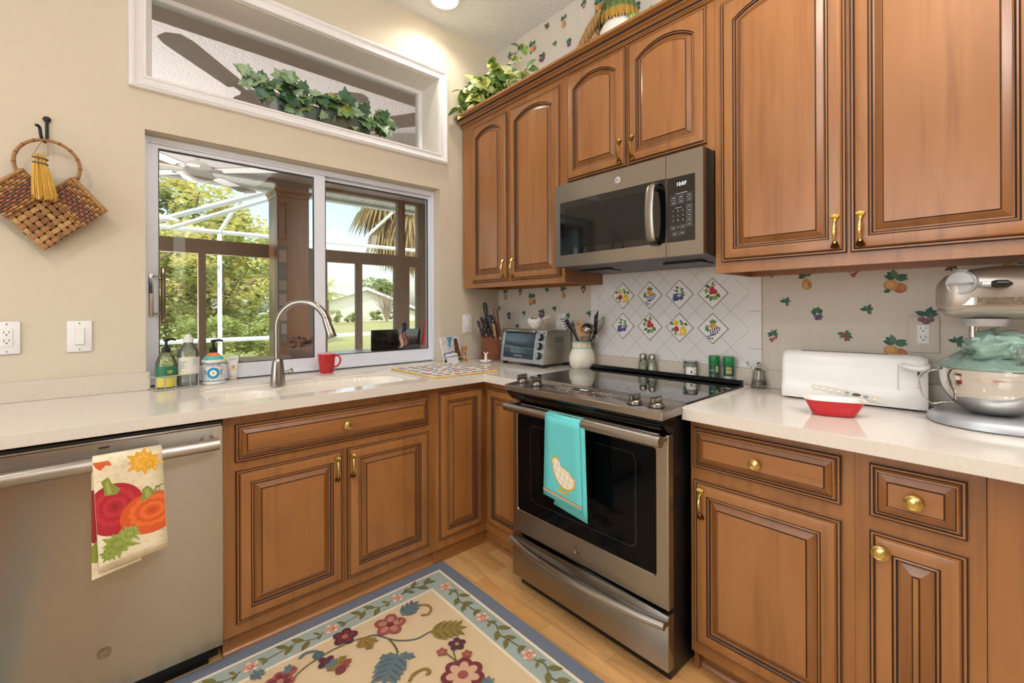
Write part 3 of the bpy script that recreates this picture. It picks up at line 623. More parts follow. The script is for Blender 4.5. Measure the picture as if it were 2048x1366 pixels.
for i in range(12): p.poly([(-.125+.011*i, -.02), (-.119+.011*i, -.02), (-.119+.011*i, -.014), (-.125+.011*i, -.014)], lc)
for x in (-.13, -.11, -.09, -.07, .055, .078, .1, .122):
    for y in (.018, -.002): p.poly([(x-.006, y), (x+.006, y), (x+.006, y+.005), (x-.006, y+.005)], lc); p.poly([(x-.008, y+.009), (x+.008, y+.009), (x+.008, y+.0105), (x-.008, y+.0105)], lc)
for i in range(5): p.ell(-.09+.045*i, -.036, .0045, .0035, lc)
b.build('touch_panel', cpn, 0, doubles=False)
for (px, py) in ((1045, 760), (1073, 766), (1270, 802), (1313, 808)):
    q = G(px, py, 'z', .932); T = frame((q.x, q.y, pz(q.x)), pu, pv)
    b = MB(T).m(BLACK).lathe([(0, 0), (.027, 0), (.027, .003), (0, .003)], 28); b.m(STEEL).lathe([(.021, .003), (.0245, .004), (.0245, .014), (.022, .017), (0, .0175)], 28)
    b.box(-.0085, .0085, -.026, .024, .015, .036, .0025); b.build('knob', t)
STEELF = STEELH
b = MB().m(STEEL); F = lambda u, v, w_: (w_, u, v)
b.prism([R4(-1.738, -.977, .258, .836), rr(-1.692, -1.005, .358, .785, .012, 4)], -.740, -.705, F); d = b.build('oven_door', t, 30); bv = d.modifiers.new('edge', 'BEVEL'); bv.width = .004; bv.segments = 2; bv.limit_method = 'ANGLE'
b = MB().m(OGLASS); b.box(-.736, -.712, -1.697, -1.0, .353, .79); b.m(mat('window_ridge', '1C1D20', .12)); b.prism([rr(-1.615, -1.085, .415, .75, .03, 5), rr(-1.611, -1.089, .419, .746, .027, 5)], -.7375, -.735, F); b.build('oven_window', d, 30)
b = MB().m(STEELF); b.tube([(-.800, -.996, .826), (-.802, -1.2, .828), (-.803, -1.36, .829), (-.802, -1.55, .829), (-.800, -1.746, .829)], .0185, 20)
for y in (-1.02, -1.718): b.tube([(-.739, y, .826), (-.788, y, .828)], [.018, .012], 12, sy=.7)
b.build('handle', d)
b = MB().m(STEELD).lathe([(0, 0), (.0155, 0), (.0155, .002), (.013, .0028), (.0115, .0018), (0, .0018)], 28, (-.7402, -1.349, .307), (-1, 0, 0)); b.build('badge', d)
text('GE', .013, frame((-.7424, -1.349, .3065), (0, -1, 0), (0, 0, 1)), STEEL, d, 'monogram')
b = MB().m(STEEL); b.box(-.744, -.705, -1.738, -.975, .058, .243, .003); d = b.build('drawer', t)
b = MB().m(STEELF); pth = cr([(-.760, -.985, .226), (-.782, -1.10, .222), (-.796, -1.25, .220), (-.800, -1.36, .220), (-.796, -1.48, .220), (-.784, -1.63, .222), (-.768, -1.738, .226)], 5)
b.tube(pth, .014, 14); b.rings([[(p.x+.004, p.y, p.z+.008), (-.742, p.y, p.z+.004), (-.742, p.y, p.z-.008), (p.x+.004, p.y, p.z-.010)] for p in pth], True, True, True); b.build('handle', d)
b = MB().m(BLACK); b.box(-.69, -.1, -1.70, -1.0, .0005, .0035); b.build('foot', t)
# ---------------------------------------------------------------- microwave
t = thing('microwave', 'stainless over-the-range microwave with a black glass door and keypad', 'microwave', (-.2, -1.333, 1.46))
b = MB().m(BLACK); b.box(-.405, -.013, -.957, -1.7125, 1.4645, 1.868)
b.m(mat('vent_grille_grey', '5C5D60', .4, .5)); b.prism([[(-.395, 1.4640), (-.26, 1.446), (-.02, 1.446), (-.02, 1.464)]], -1.709, -.960, lambda u, v, w_: (u, w_, v)); b.m(BLACK)
for y in (-1.10, -1.56): b.box(-.30, -.20, y-.09, y+.09, 1.4425, 1.4485)
b.build('body', t)
b = MB().m(STEELH); b.prism([R4(-1.5595, -.955, 1.461, 1.866), rr(-1.62, -.988, 1.516, 1.776, .004, 3)[:0] or R4(-1.5590, -.989, 1.517, 1.776)], -.432, -.407, F); d = b.build('door', t, 30)
b = MB().m(BGLASS); b.box(-.430, -.410, -1.5588, -.988, 1.516, 1.777); b.m(mat('window_mesh', '0D0F12', .08)); b.box(-.4304, -.43, -1.46, -1.02, 1.545, 1.745); b.build('window', d, 0)
b = MB().m(STEELH); hp = cr([(-.440, -1.517, 1.764), (-.468, -1.518, 1.745), (-.482, -1.519, 1.69), (-.486, -1.519, 1.64), (-.482, -1.519, 1.585), (-.468, -1.518, 1.532), (-.440, -1.517, 1.510)], 5)
b.rings([[(p.x-.006, p.y+.017, p.z), (p.x-.012, p.y, p.z), (p.x-.006, p.y-.017, p.z), (p.x+.002, p.y-.015, p.z), (p.x+.002, p.y+.015, p.z)] for p in hp], True, True, True); hh = b.build('handle', d, 50)
for z in (1.738, 1.522): b = MB().m(BLACK); b.box(-.47, -.431, -1.533, -1.507, z, z+.017); b.build('handle_mount', hh)
b = MB().m(mat('badge_white', 'D4D4D6', .2, .5)).lathe([(0, 0), (.0145, 0), (.0145, .0015), (.0125, .0022), (0, .0022)], 28, (-.4322, -1.330, 1.820), (-1, 0, 0)); b.build('badge', d)
text('GE', .013, frame((-.4346, -1.330, 1.8195), (0, -1, 0), (0, 0, 1)), mat('badge_ink', '2B2F36', .4), d, 'monogram')
b = MB().m(STEELH); b.prism([R4(-1.7135, -1.5615, 1.461, 1.866), R4(-1.682, -1.5635, 1.516, 1.773)], -.432, -.407, F); k = b.build('keypad_panel', t, 30)
b = MB().m(BGLASS); b.box(-.431, -.41, -1.683, -1.5625, 1.515, 1.774); b.build('keypad_glass', k, 0)
TK = frame((-.4312, -1.622, 1.644), (0, -1, 0), (0, 0, 1))
text('12:07', .019, TK @ LM((.004, .098, .0002)), mat('lit_clock', 'DDEBFF', .4, emit=2.2), k, 'clock')
kc = mat('keypad_print', 'A9B4BE', .5)
b = MB(TK); p = Paint(b, lambda u, v, q: (u, v, q), .0001)
def key(x, y, wd, h): p.stroke([(x-wd, y-h), (x+wd, y-h), (x+wd, y+h), (x-wd, y+h), (x-wd, y-h)], .0007, kc); p.poly([(x-wd*.6, y-.0012), (x+wd*.6, y-.0012), (x+wd*.6, y+.0012), (x-wd*.6, y+.0012)], kc)
for x, y in ((-.028, .046), (.003, .048), (.036, .050), (-.028, .027), (.003, .030), (.036, .033), (.036, .008), (.036, -.010), (.036, -.028), (.036, -.046), (.036, -.064), (-.030, -.072), (.010, -.070), (-.024, -.096), (.006, -.094)): key(x, y, .0115, .007)
p.poly([(-.02, .060), (.028, .062), (.028, .064), (-.02, .062)], kc); p.poly([(-.022, .005), (.006, .006), (.006, .008), (-.022, .007)], kc)
b.build('keypad_print', k, 0, doubles=False)
for i, c_ in enumerate('1234567890'):
    x, y = (-.030+.020*(i % 3), -.006-.019*(i//3)) if i < 9 else (-.010, -.071)
    text(c_, .010, TK @ LM((x, y, .0002)), kc, k, 'key_digit')
# ---------------------------------------------------------------- sink and tap
COMP = mat('cream_composite', 'EAE4D8', .18)
DK = .900
def bowl_d(x, y):
    d = 0
    for cx, cy, ax, ay, e, dep in ((-1.268, -.372, .286, .162, 2.7, .17), (-1.692, -.395, .118, .135, 2.6, .12)):
        r = (abs((x-cx)/ax)**e+abs((y-cy)/ay)**e)**(1/e)
        s = min(1, max(0, (1.0-r)/.30)); d = max(d, dep*(1-(1-s)**2.2))
        if 1 <= r < 1.16: d = max(d, .004*(1-abs(r-1.08)/.08)*-1+.0)
    return d
t = thing('sink', 'cream double bowl undermount sink with moulded deck below the window', 'sink', (-1.38, -.345, DK))
b = MB().m(COMP); e = .004
def sk(u, v):
    x = SX0-e+(SX1-SX0+2*e)*u; y = SY0-e+(SY1-SY0+2*e)*v
    ed = min(x-SX0, SX1-x, y-SY0, SY1-y); lift = .0 if ed > .03 else .006*(1-max(0, ed)/.03)**2
    return (x, y, DK-bowl_d(x, y)+lift)
b.grid(sk, 240, 116); 
sb = b.build('basin', t, 60)
for v_ in sb.data.vertices:                                   # the rim passes under the stone
    x, y = v_.co.x-1.38, v_.co.y-.345
    if x < SX0+.001 or x > SX1-.001 or y < SY0+.001 or y > SY1-.001: v_.co.z = -.0255
    for qx, qy, sx_, sy_ in ((SX0, SY0, 1, 1), (SX1, SY0, -1, 1), (SX0, SY1, 1, -1), (SX1, SY1, -1, -1)):
        a_, c_ = (x-qx)*sx_, (y-qy)*sy_
        if a_ < .05 and c_ < .05 and math.hypot(.05-a_, .05-c_) > .0485: v_.co.z = -.0255
for x, y, dp in ((-1.268, -.372, .17), (-1.692, -.395, .12)):
    b = MB().m(NICKEL).lathe([(0, .001), (.03, .001), (.042, .004), (.045, .002), (.045, 0)], 28, (x, y, DK-dp)); b.build('drain', t)
fb = Vector((-1.522, -.222, DK+.0065))
t = thing('faucet', 'brushed nickel gooseneck pull-down faucet at the sink', 'faucet', fb)
b = MB().m(NICKEL).lathe([(0, 0), (.0315, 0), (.0315, .012), (.0305, .03), (.027, .075), (.0225, .11), (.0205, .118), (.0185, .121), (.0155, .125), (0, .125)], 28, fb); b.build('body', t)
up = G(561, 690, 'y', fb.y); ax = Vector((.62, -.62, 0)).normalized()
HD = G(655, 675, 'y', fb.y-.16)
ax = Vector((HD.x-fb.x, HD.y-fb.y, 0)); reach = ax.length; ax.normalize()
R_ = reach*.5; top = G(600, 604, 'y', fb.y-.07).z; zc_ = top-R_*1.0
nk = [fb+V(0, 0, .12), fb+V(0, 0, .2)]
nk.append(Vector((fb.x, fb.y, zc_-.03)))
for i in range(0, 15):
    a = PI-PI*.93*i/14; nk.append(Vector((fb.x, fb.y, zc_))+ax*(R_+R_*math.cos(a))+V(0, 0, R_*math.sin(a)))
b = MB().m(NICKEL); b.tube(cr(nk, 3), .0152, 18); b.build('spout', t)
e0 = nk[-1]; dr = (nk[-1]-nk[-2]).normalized(); hl = max(.05, (e0.z-HD.z)/max(.3, -dr.z))
b = MB().m(NICKEL); b.tube([e0-dr*.012, e0-dr*.004, e0+dr*.02, e0+dr*hl*.7, e0+dr*hl*.95, e0+dr*hl], [.0160, .0168, .0178, .0195, .0225, .0212], 20); sh = b.build('spray_head', t)
b = MB().m(BLACK); sd = ax.cross(V(0, 0, 1)); fr_ = ax
b.tube([e0+dr*hl*.25+fr_*.0165, e0+dr*hl*.62+fr_*.019], .006, 8, sy=.6); b.tube([e0+dr*.004+fr_*.0160, e0+dr*hl*.12+fr_*.0168], .003, 8); b.build('spray_button', sh)
b = MB().m(NICKEL); hz = fb+V(0, 0, .055); hd = Vector((.85, -.4, .05)).normalized()
b.tube([hz+hd*.02, hz+hd*.045, hz+hd*.047, hz+hd*.062, hz+hd*.064], [.0085, .0095, .012, .0125, .009], 16); b.tube([hz+hd*.052, hz+hd*.058+V(0, 0, .018)], [.0035, .004], 8); b.build('lever', t)
# ================================================================ things on the window wall
CZ = CT1+.0006
IRON = mat('black_iron', '2E2F31', .5, .6)
t = thing('wall_hook', 'black wrought iron hook holding the heart shaped wicker basket', 'hook', (-2.277, -.004, 1.94))
b = MB().m(IRON); b.lathe([(0, 0), (.011, .001), (.012, .004), (.007, .008), (0, .009)], 16, (-2.277, -.0015, 1.992), (0, -1, 0))
b.tube(cr([(-2.277, -.005, 1.988), (-2.277, -.005, 1.955), (-2.277, -.006, 1.925), (-2.278, -.012, 1.908), (-2.281, -.028, 1.898), (-2.287, -.046, 1.903), (-2.290, -.054, 1.92), (-2.292, -.056, 1.94), (-2.297, -.062, 1.947), (-2.301, -.066, 1.945)], 4), [.0052]*37, 8); b.build('hook_bar', t)
# heart basket: two woven square lobes and a ring handle
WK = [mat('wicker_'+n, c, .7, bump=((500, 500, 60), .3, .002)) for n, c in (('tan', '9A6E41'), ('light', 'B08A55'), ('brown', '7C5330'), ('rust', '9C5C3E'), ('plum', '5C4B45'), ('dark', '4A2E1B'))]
t = thing('wicker_basket', 'heart shaped woven wicker wall basket with a ring handle', 'basket', (-2.262, -.035, 1.65))
C0 = V(-2.283, -.035, 1.478)                                   # lower tip of the heart
eu = V(.171, 0, .176).normalized(); ev = V(-.160, 0, .196).normalized(); EW = .245; EV = .250; WN = 13
def bk(a, c, k=0): return C0+eu*a+ev*c+V(0, -.024-k, 0)
def strip(b, along, i, n, wd, lo, hi, ph, alt=1):
    P = []
    for j in range(61):
        q = lo+(hi-lo)*j/60; s = math.sin(PI*(q/EW*n+ph)); off = (i+.5)*EW/n
        P.append((q, off, .0028*max(-.8, min(.8, s*1.6))))
    for sgn in (0, 1):
        rows = []
        for q, off, k in P:
            kk = k-.0012*sgn; rows.append([bk(q, off-wd/2, kk), bk(q, off+wd/2, kk)] if along else [bk(off-wd/2, q, kk), bk(off+wd/2, q, kk)])
        b.rings([[r[0] for r in rows], [r[1] for r in rows]], False)
b = MB()
n = 11
for i in range(n):
    b.m(WK[(0, 1, 0, 2)[i % 4]]); strip(b, True, i, n, .0148, 0, EW if i < 7 else EW*.60, i % 2)
    b.m(WK[(1, 0, 0, 2)[i % 4]]); strip(b, False, i, n, .0148, 0, EV if i < 7 else EW*.60, (i+1) % 2)
b.build('woven_body', t, 60, doubles=False)
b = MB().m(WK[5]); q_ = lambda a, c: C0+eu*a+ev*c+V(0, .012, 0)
b.prism([[(.004, .004), (EW, .004), (EW, EW*.58), (EW*.58, EW*.58), (EW*.58, EV), (.004, EV)]], 0, .006, lambda u, v, w_: C0+eu*u+ev*v+V(0, .010+w_, 0))  # dark sheet behind the weave puts the shade in its holes into colour
b.build('weave_shade', t, 0)
b = MB()
for along in (True, False):                                    # coloured cord bands across each lobe
    b = MB()
    for k in range(11):
        q = EW*.615+k*.0090
        cols = [WK[(0, 1)[k % 2]]]*2 if k < 2 or k > 6 else ([WK[3], WK[4]] if k % 2 else [WK[4], WK[3]])
        for s_ in range(11):
            b.m(cols[s_ % 2] if 2 <= k <= 6 else WK[(0, 1, 2)[(s_+k) % 3]]); a0, a1 = -.004+s_*.0135, -.004+(s_+1)*.0135
            f = (lambda a, h: bk(q, a, h)) if along else (lambda a, h: bk(a, q, h))
            b.tube([f(a0, .002), f(a0+.003, .0062), f(a1-.003, .0062), f(a1, .002)], [.003, .0048, .0048, .003], 6)
    b.build('cord_band', t, 60)
    b = MB().m(WK[0]); f = (lambda a: bk(EW*1.0, a, .004)) if along else (lambda a: bk(a, EW*1.0, .004))
    b.tube([f(-.006), f(.03), f(.09), f(EW*.60)], .0085, 10)
    b.m(WK[1])
    for s_ in range(9): a_ = .002+s_*.0155; b.tube([f(a_)+V(0, -.009, 0), f(a_+.006)+V(0, -.0095, 0), f(a_+.012)+V(0, -.007, 0)], .003, 6)
    b.build('rim', t)
b = MB().m(WK[0]); hc = V(-2.272, -.046, 1.808)
b.tube([hc+V(.088*math.cos(a), 0, .093*math.sin(a)) for a in (-1.0+(2*PI-1.15)*i/40 for i in range(41))][:42], .0058, 10)
b.m(WK[2])
for i in range(13):
    a = -.8+i*.4; p = hc+V(.088*math.cos(a), 0, .093*math.sin(a)); d = V(-math.sin(a), 0, math.cos(a)); b.tube([p-d*.003, p+d*.003], .0066, 10)
b.build('ring_handle', t)
# whisk broom
STRAW = mat('broom_straw', 'C99B3F', .7, var=[((200, 200, 6), 'E0B95E', .4, .7), ((90, 90, 3), '9C6F22', .6, .9)])
t = thing('whisk_broom', 'small yellow straw whisk broom hung on the wicker basket', 'broom', (-2.283, -.083, 1.75))
def bs(px, py): return G(px, py, 'y', -.085)
b = MB().m(STRAW); rnd = random.Random(3)
T0, B0 = bs(80, 311), bs(91, 402)
for k in range(150):
    u = rnd.uniform(-1, 1); w_ = math.sqrt(max(0, 1-u*u))*rnd.uniform(-1, 1); ln = rnd.uniform(.88, 1.02)
    top = T0+V(.016*u, .011*w_, rnd.uniform(-.002, .003)); mid = T0+V(.0185*u, .012*w_, -.032); bot = V(T0.x+(B0.x-T0.x)*ln+.034*u, T0.y+.024*w_, T0.z+(B0.z-T0.z)*ln+.006*abs(u))
    b.tube([top, mid, mid*.5+bot*.5+V(.002*u, 0, 0), bot], .0016, 4)
b.build('bristles', t, 60, doubles=False)
for zz in (317, 327):
    c_ = bs(80.5, zz); b = MB().m(mat('grey_binding', '4F5B63', .7)); b.tube([c_+V(.0195*math.cos(a), .0135*math.sin(a), -.0025*math.cos(a)) for a in (2*PI*i/28 for i in range(29))], .0028, 6); b.build('binding', t)
b = MB().m(mat('hanging_cord', 'A97B45', .8)); b.tube([bs(64, 312), G(82, 284, 'y', -.058)], .0014, 5); b.tube([bs(96, 312), G(95, 284, 'y', -.058)], .0014, 5); b.tube([G(82, 284, 'y', -.058), V(-2.287, -.047, 1.9045), G(95, 284, 'y', -.058)], .0014, 5); b.build('cord', t)

# wall plates
def plate(name, label, T, wd, h, kind, mt=SWHITE, cat='switch'):
    t = thing(name, label, cat, T.translation)
    b = MB(T).m(mt); b.box(-wd/2, wd/2, -h/2, h/2, .0005, .006, .003); 
    for s_ in (1, -1): b.lathe([(0, .0062), (.003, .0066), (.003, .006)], 10, (0, s_*h*.42, 0))
    b.build('cover_plate', t)
    b = MB(T).m(SWHITE)
    if kind == 'rocker':
        b.box(-.0155, .0155, -.033, .033, .005, .0065, .001); b.rings([[(x, -.0315, .006), (x, .0315, .006), (x, .0315, .0085), (x, 0, .0085), (x, -.0315, .0125)] for x in (-.0135, .0135)], True, True, True); b.build('rocker', t, 20)
    elif kind == 'dimmer':
        b.box(-.0165, .0165, -.033, .033, .005, .0072, .001); b.box(-.006, .010, -.018, .027, .007, .010, .001); b.m(mat('dimmer_shade', 'BEC2C6', .4)); b.box(-.010, .013, -.028, -.025, .007, .0078); b.build('dimmer_slider', t)
    else:
        b.box(-.0165, .0165, -.033, .033, .005, .0085, .0015); b.build('receptacle', t)
        b = MB(T).m(mat('slot_black', '1B1B1B', .5))
        for s_ in (1, -1):
            zc_ = s_*.0155+.002
            for x, hh in ((-.0062, .0042), (.0062, .0036)): b.box(x-.0009, x+.0009, zc_-hh+.004, zc_+hh+.004, .008, .0088)
            b.lathe([(0, .0089), (.0024, .0089), (.0024, .008)], 10, (0, zc_-.0055, 0))
        b.build('slots', t, 0)
        if kind == 'gfci': b = MB(T).m(WHITE); b.box(-.010, .010, -.0035, .0045, .0085, .0095, .0005); b.build('test_button', t)
    return t
plate('power_outlet', 'white double power outlet at the left end of the window wall', TX(-2.383, -.001, 1.154), .070, .122, 'outlet', cat='outlet')
plate('light_switch', 'white rocker light switch between the outlet and the window', TX(-2.1885, -.001, 1.152), .0735, .124, 'rocker')
plate('dimmer_switch', 'white dimmer switch between the window and the knife block', TX(-.285, -.001, 1.155), .077, .124, 'dimmer')
plate('power_outlet', 'white power outlet behind the utensil crock on the wallpaper', TY(-.001, -.609, 1.164), .080, .118, 'outlet', cat='outlet')
gf = plate('power_outlet', 'white safety outlet in a papered cover plate above the toaster', TY(-.001, -2.286, 1.160), .082, .128, 'gfci', PAPER, 'outlet')
b = MB(); motif(Paint(b, lambda u, v, k: (-k-.0076, -u, v)), 'plum', 2.292, 1.212, .85); b.build('paper_print', gf, 0, doubles=False)

# things along the window sill
def bottle_label(b, T, r, z0, z1, a0, a1, m, n=14):
    b.m(m); b.rings([[T @ V(r*math.cos(a0+(a1-a0)*i/n), r*math.sin(a0+(a1-a0)*i/n), z) for i in range(n+1)] for z in (z0, z1)], False)
PUMP = [(0, 0), (.0155, 0), (.016, .002), (.016, .016), (.0145, .018), (.011, .019), (.011, .024), (.0055, .0245), (.005, .045), (.009, .046), (.0095, .058), (0, .0585)]
def pump(t, c, yaw, material=BLACK):
    b = MB(LM(c, yaw)).m(material).lathe(PUMP, 18); b.tube([(.004, 0, .053), (.024, 0, .055), (.036, 0, .052), (.040, 0, .048)], [.006, .005, .0042, .0036], 8); return b.build('pump', t)
AW = math.atan2(-2.4956+.0, -2.0996+1.9)                       # towards the camera
p0 = G(332, 776, 'z', CZ+.004); bx, by = p0.x+.002, p0.y+.016
t = thing('wire_caddy', 'chrome wire caddy at the left end of the sink holding two soap bottles', 'caddy', (-1.90, -.02, CZ))
cq = [G(312, 782, 'z', CZ+.003), G(397, 771, 'z', CZ+.003)]; d_ = (cq[1]-cq[0]); nrm_ = V(-d_.y, d_.x, 0).normalized()*.085
lp = [cq[0], cq[1], cq[1]+nrm_, cq[0]+nrm_]
WIRE = mat('wire_steel', 'B9BABB', .3, .7)
for k, z in enumerate((.0005, .055)):
    b = MB().m(WIRE); b.tube([V(q.x, q.y, CZ+z+.003) for q in lp+lp[:1]], .0026, 8); b.build('wire_ring', t)
for u in (0, .2, .45, .8, 1): 
    q = cq[0]+d_*u; b = MB().m(WIRE); b.tube([V(q.x, q.y, CZ+.0035), V(q.x, q.y, CZ+.058)], .0024, 8); b.tube([V(q.x, q.y, CZ+.003), V(q.x, q.y, CZ+.003)+nrm_], .002, 8); b.build('wire', t)
t = thing('soap_bottle', 'green and yellow labelled soap bottle with a black pump in the wire caddy', 'bottle', (bx, by, CZ+.006))
L0 = LM((bx, by, CZ+.006), AW)
b = MB(L0).m(glassy('green_tinted_plastic', (.80, .86, .74), 1.2, solid=.14, solid_col='C7CDB0')).lathe([(0, 0), (.034, 0), (.0385, .004), (.0385, .09), (.036, .112), (.028, .135), (.018, .148), (.014, .152), (.014, .156), (0, .156)], 28); b.build('bottle_body', t)
b = MB(); bottle_label(b, L0, .0392, .045, .092, -1.25, 1.25, mat('label_green', '1F6B4A', .45)); bottle_label(b, L0, .0391, .004, .0455, -1.25, 1.25, mat('label_yellow', 'DBCB57', .45)); lb = b.build('bottle_label', t, 60, world=True)
T2 = L0 @ Matrix.Rotation(.35, 4, 'Z') @ frame((.0398, 0, .072), (0, 1, 0), (0, 0, 1)); text('sp', .024, T2, flat('E8DE6A'), t, 'label_text')
for i in range(4): text('-------', .009, L0 @ Matrix.Rotation(-.3, 4, 'Z') @ frame((.0397, 0, .086-.009*i), (0, 1, 0), (0, 0, 1)), flat('8FB79A'), t, 'label_text')
pump(t, (bx, by, CZ+.158), .5)
p1 = G(373, 772, 'z', CZ+.006); cx_, cy_ = p1.x+.011, p1.y+.033
t = thing('soap_bottle', 'clear refill bottle with a white flip cap in the wire caddy', 'bottle', (cx_, cy_, CZ+.006))
L1 = LM((cx_, cy_, CZ+.006), AW)
b = MB(L1).m(glassy('clear_plastic', (.93, .94, .92), 1.6, solid=.1, solid_col='E6EAE6')).lathe([(0, 0), (.036, 0), (.041, .004), (.041, .03), (.0395, .034), (.041, .04), (.041, .145), (.037, .158), (.020, .185), (.015, .190), (.015, .196), (0, .196)], 28); b.build('bottle_body', t)
b = MB(L1).m(glassy('clear_liquid', (.86, .9, .88), .6, solid=.12, solid_col='DDE6E4')).lathe([(0, .002), (.0385, .003), (.0385, .055), (0, .055)], 28); b.build('liquid', t)
b = MB(); bottle_label(b, L1, .0416, .052, .125, -1.2, 1.3, glassy('label_milky', (.9, .9, .88), .5, solid=.8, solid_col='E9E7DF')); bottle_label(b, L1, .042, .052, .060, -1.1, .2, flat('E6DF9C')); bottle_label(b, L1, .042, .115, .120, -.3, .0, flat('E6DF9C')); bottle_label(b, L1, .042, .090, .122, .35, .95, flat('B9BDC0')); b.build('bottle_label', t, 60)
for i, z in enumerate((.108, .099, .090, .081)): text(('hand soap', 'refill', 'lemon', 'clean')[i], .009, L1 @ Matrix.Rotation(-.55, 4, 'Z') @ frame((.0428, 0, z), (0, 1, 0), (0, 0, 1)), flat('8C9296'), t, 'label_text')
b = MB(L1).m(glassy('milky_cap', (.95, .95, .95), 1, solid=.8, solid_col='F1F3F1')).lathe([(0, .19), (.0185, .19), (.0185, .212), (.0165, .214), (.012, .215), (.011, .224), (.006, .227), (0, .227)], 20); b.build('cap', t)
# painted soap bottle
p2 = G(429, 768, 'z', CZ); t = thing('soap_bottle', 'white soap bottle painted with a blue ring and orange daisy, black pump', 'bottle', (p2.x, p2.y+.028, CZ))
L2 = LM((p2.x, p2.y+.028, CZ), math.atan2(-2.45, -.37)); SY = 1.0
CER = mat('glazed_white', 'E6E4DF', .25)
b = MB(L2).m(CER).lathe([(0, 0), (.044, 0), (.047, .003), (.047, .010), (.0455, .012), (.0455, .098), (.047, .100), (.047, .108), (.044, .111)], 40); b.m(flat('43B7B0')).lathe([(.044, .111), (.037, .122), (.031, .128)], 40); b.m(flat('DF7A48')).lathe([(.031, .128), (.021, .138), (.0165, .143), (0, .143)], 40)
b.build('bottle_body', t)
b = MB()
pc = Paint(b, lambda u, v, k: L2 @ V((.0458+k)*math.cos(u/.0458), (.0458+k)*math.sin(u/.0458), v), .0002)
def ring_(p, x, y, r0, r1, h, n=28):
    for i in range(n):
        a, c_ = 2*PI*i/n, 2*PI*(i+1)/n; p.poly([(x+r0*math.cos(a), y+r0*math.sin(a)), (x+r1*math.cos(a), y+r1*math.sin(a)), (x+r1*math.cos(c_), y+r1*math.sin(c_)), (x+r0*math.cos(c_), y+r0*math.sin(c_))], h)
for z, c_ in ((.014, '2E8FA8'), (.0925, '2E8FA8'), (.0965, 'D98A62')):
    for i in range(30): u = -.07+.14*i/30; pc.poly([(u, z), (u+.0047, z), (u+.0047, z+.004), (u, z+.004)], c_)
ring_(pc, 0, .052, .012, .0255, '1F8FB5')
for i in range(10): a = 2*PI*i/10; pc.ell(.010*math.cos(a), .052+.010*math.sin(a), .0052, .0032, 'F4F2EC', a, 10)
pc.ell(0, .052, .0065, .0065, 'E08A34', n=12)
for sg in (1, -1):
    pc.stroke([(sg*q[0], q[1]) for q in ((.012, .026), (.022, .022), (.030, .028), (.030, .036), (.024, .036))], .0014, '33405A'); pc.stroke([(sg*q[0], q[1]) for q in ((.010, .080), (.020, .086), (.030, .082), (.031, .074), (.026, .073))], .0014, '33405A')
    for a in (.2, .5, -.1): pc.leaf(sg*.027, .05+a*.02, (0 if sg > 0 else PI)+a*sg, .013, .003, '2E95B8')
    pc.stroke([(sg*q[0], q[1]) for q in ((.034, .060), (.042, .066), (.042, .074))], .0016, '2E95B8'); pc.stroke([(sg*q[0], q[1]) for q in ((.034, .044), (.042, .036), (.042, .028))], .0016, '2E95B8')
pc.ell(0, .0825, .002, .002, 'D9683A'); pc.ell(0, .0215, .002, .002, 'D9683A')
for i in range(7):
    u = -.03+.01*i; pc.poly([(u-.003, .1005), (u+.003, .1005), (u, .106)], 'E2E0DA')
b.build('painted_decoration', t, 0, doubles=False)
for i, ch in enumerate('GIARDINO'):
    a = (-3.5+i)*.155; text(ch, .011, L2 @ Matrix.Rotation(a, 4, 'Z') @ frame((.0463, 0, .0885), (0, 1, 0), (0, 0, 1)), flat('4A5468'), t, 'label_text')
pump(t, (p2.x, p2.y+.028, CZ+.144), .2)
# cream tube
p3 = G(467, 759, 'z', CZ); t = thing('cream_tube', 'white hand cream tube standing on its cap beside the painted soap bottle', 'tube', (p3.x, p3.y+.012, CZ))
L3 = LM((p3.x, p3.y+.012, CZ), math.atan2(-2.5, -.44)-PI/2+PI)
TW = mat('tube_white', 'E9E9E9', .3)
b = MB(L3).m(TW); b.rings([[(w_*math.cos(a), d2*math.sin(a), z) for a in (2*PI*i/20 for i in range(20))] for z, w_, d2 in ((.020, .017, .013), (.04, .0185, .012), (.08, .0215, .006), (.108, .0235, .001), (.116, .0238, .0008))], True, True, True); b.build('tube_body', t)
b = MB(L3).m(mat('tube_cap', 'D9CFC6', .35)).lathe([(0, 0), (.016, 0), (.0165, .002), (.0165, .018), (.0155, .020), (0, .020)], 20, sy=.8); b.build('cap', t)
ft = lambda z, off: L3 @ frame((0, -off, z), (1, 0, 0), (0, .1, 1))
text('OLAY', .0105, ft(.097, .0042), flat('8B8E95'), t, 'label_text'); b = MB(L3); p = Paint(b, lambda u, v, k: (u, -.0118-k+(v-.04)*.137+.0004-.0012, v), .0002); p.ell(.001, .063, .008, .007, 'B98A6C'); p.ell(-.002, .065, .004, .004, 'D8B79A'); p.poly([(-.013, .047), (.013, .049), (.013, .054), (-.013, .052)], 'EBC04C'); b.build('tube_print', t, 0, doubles=False)
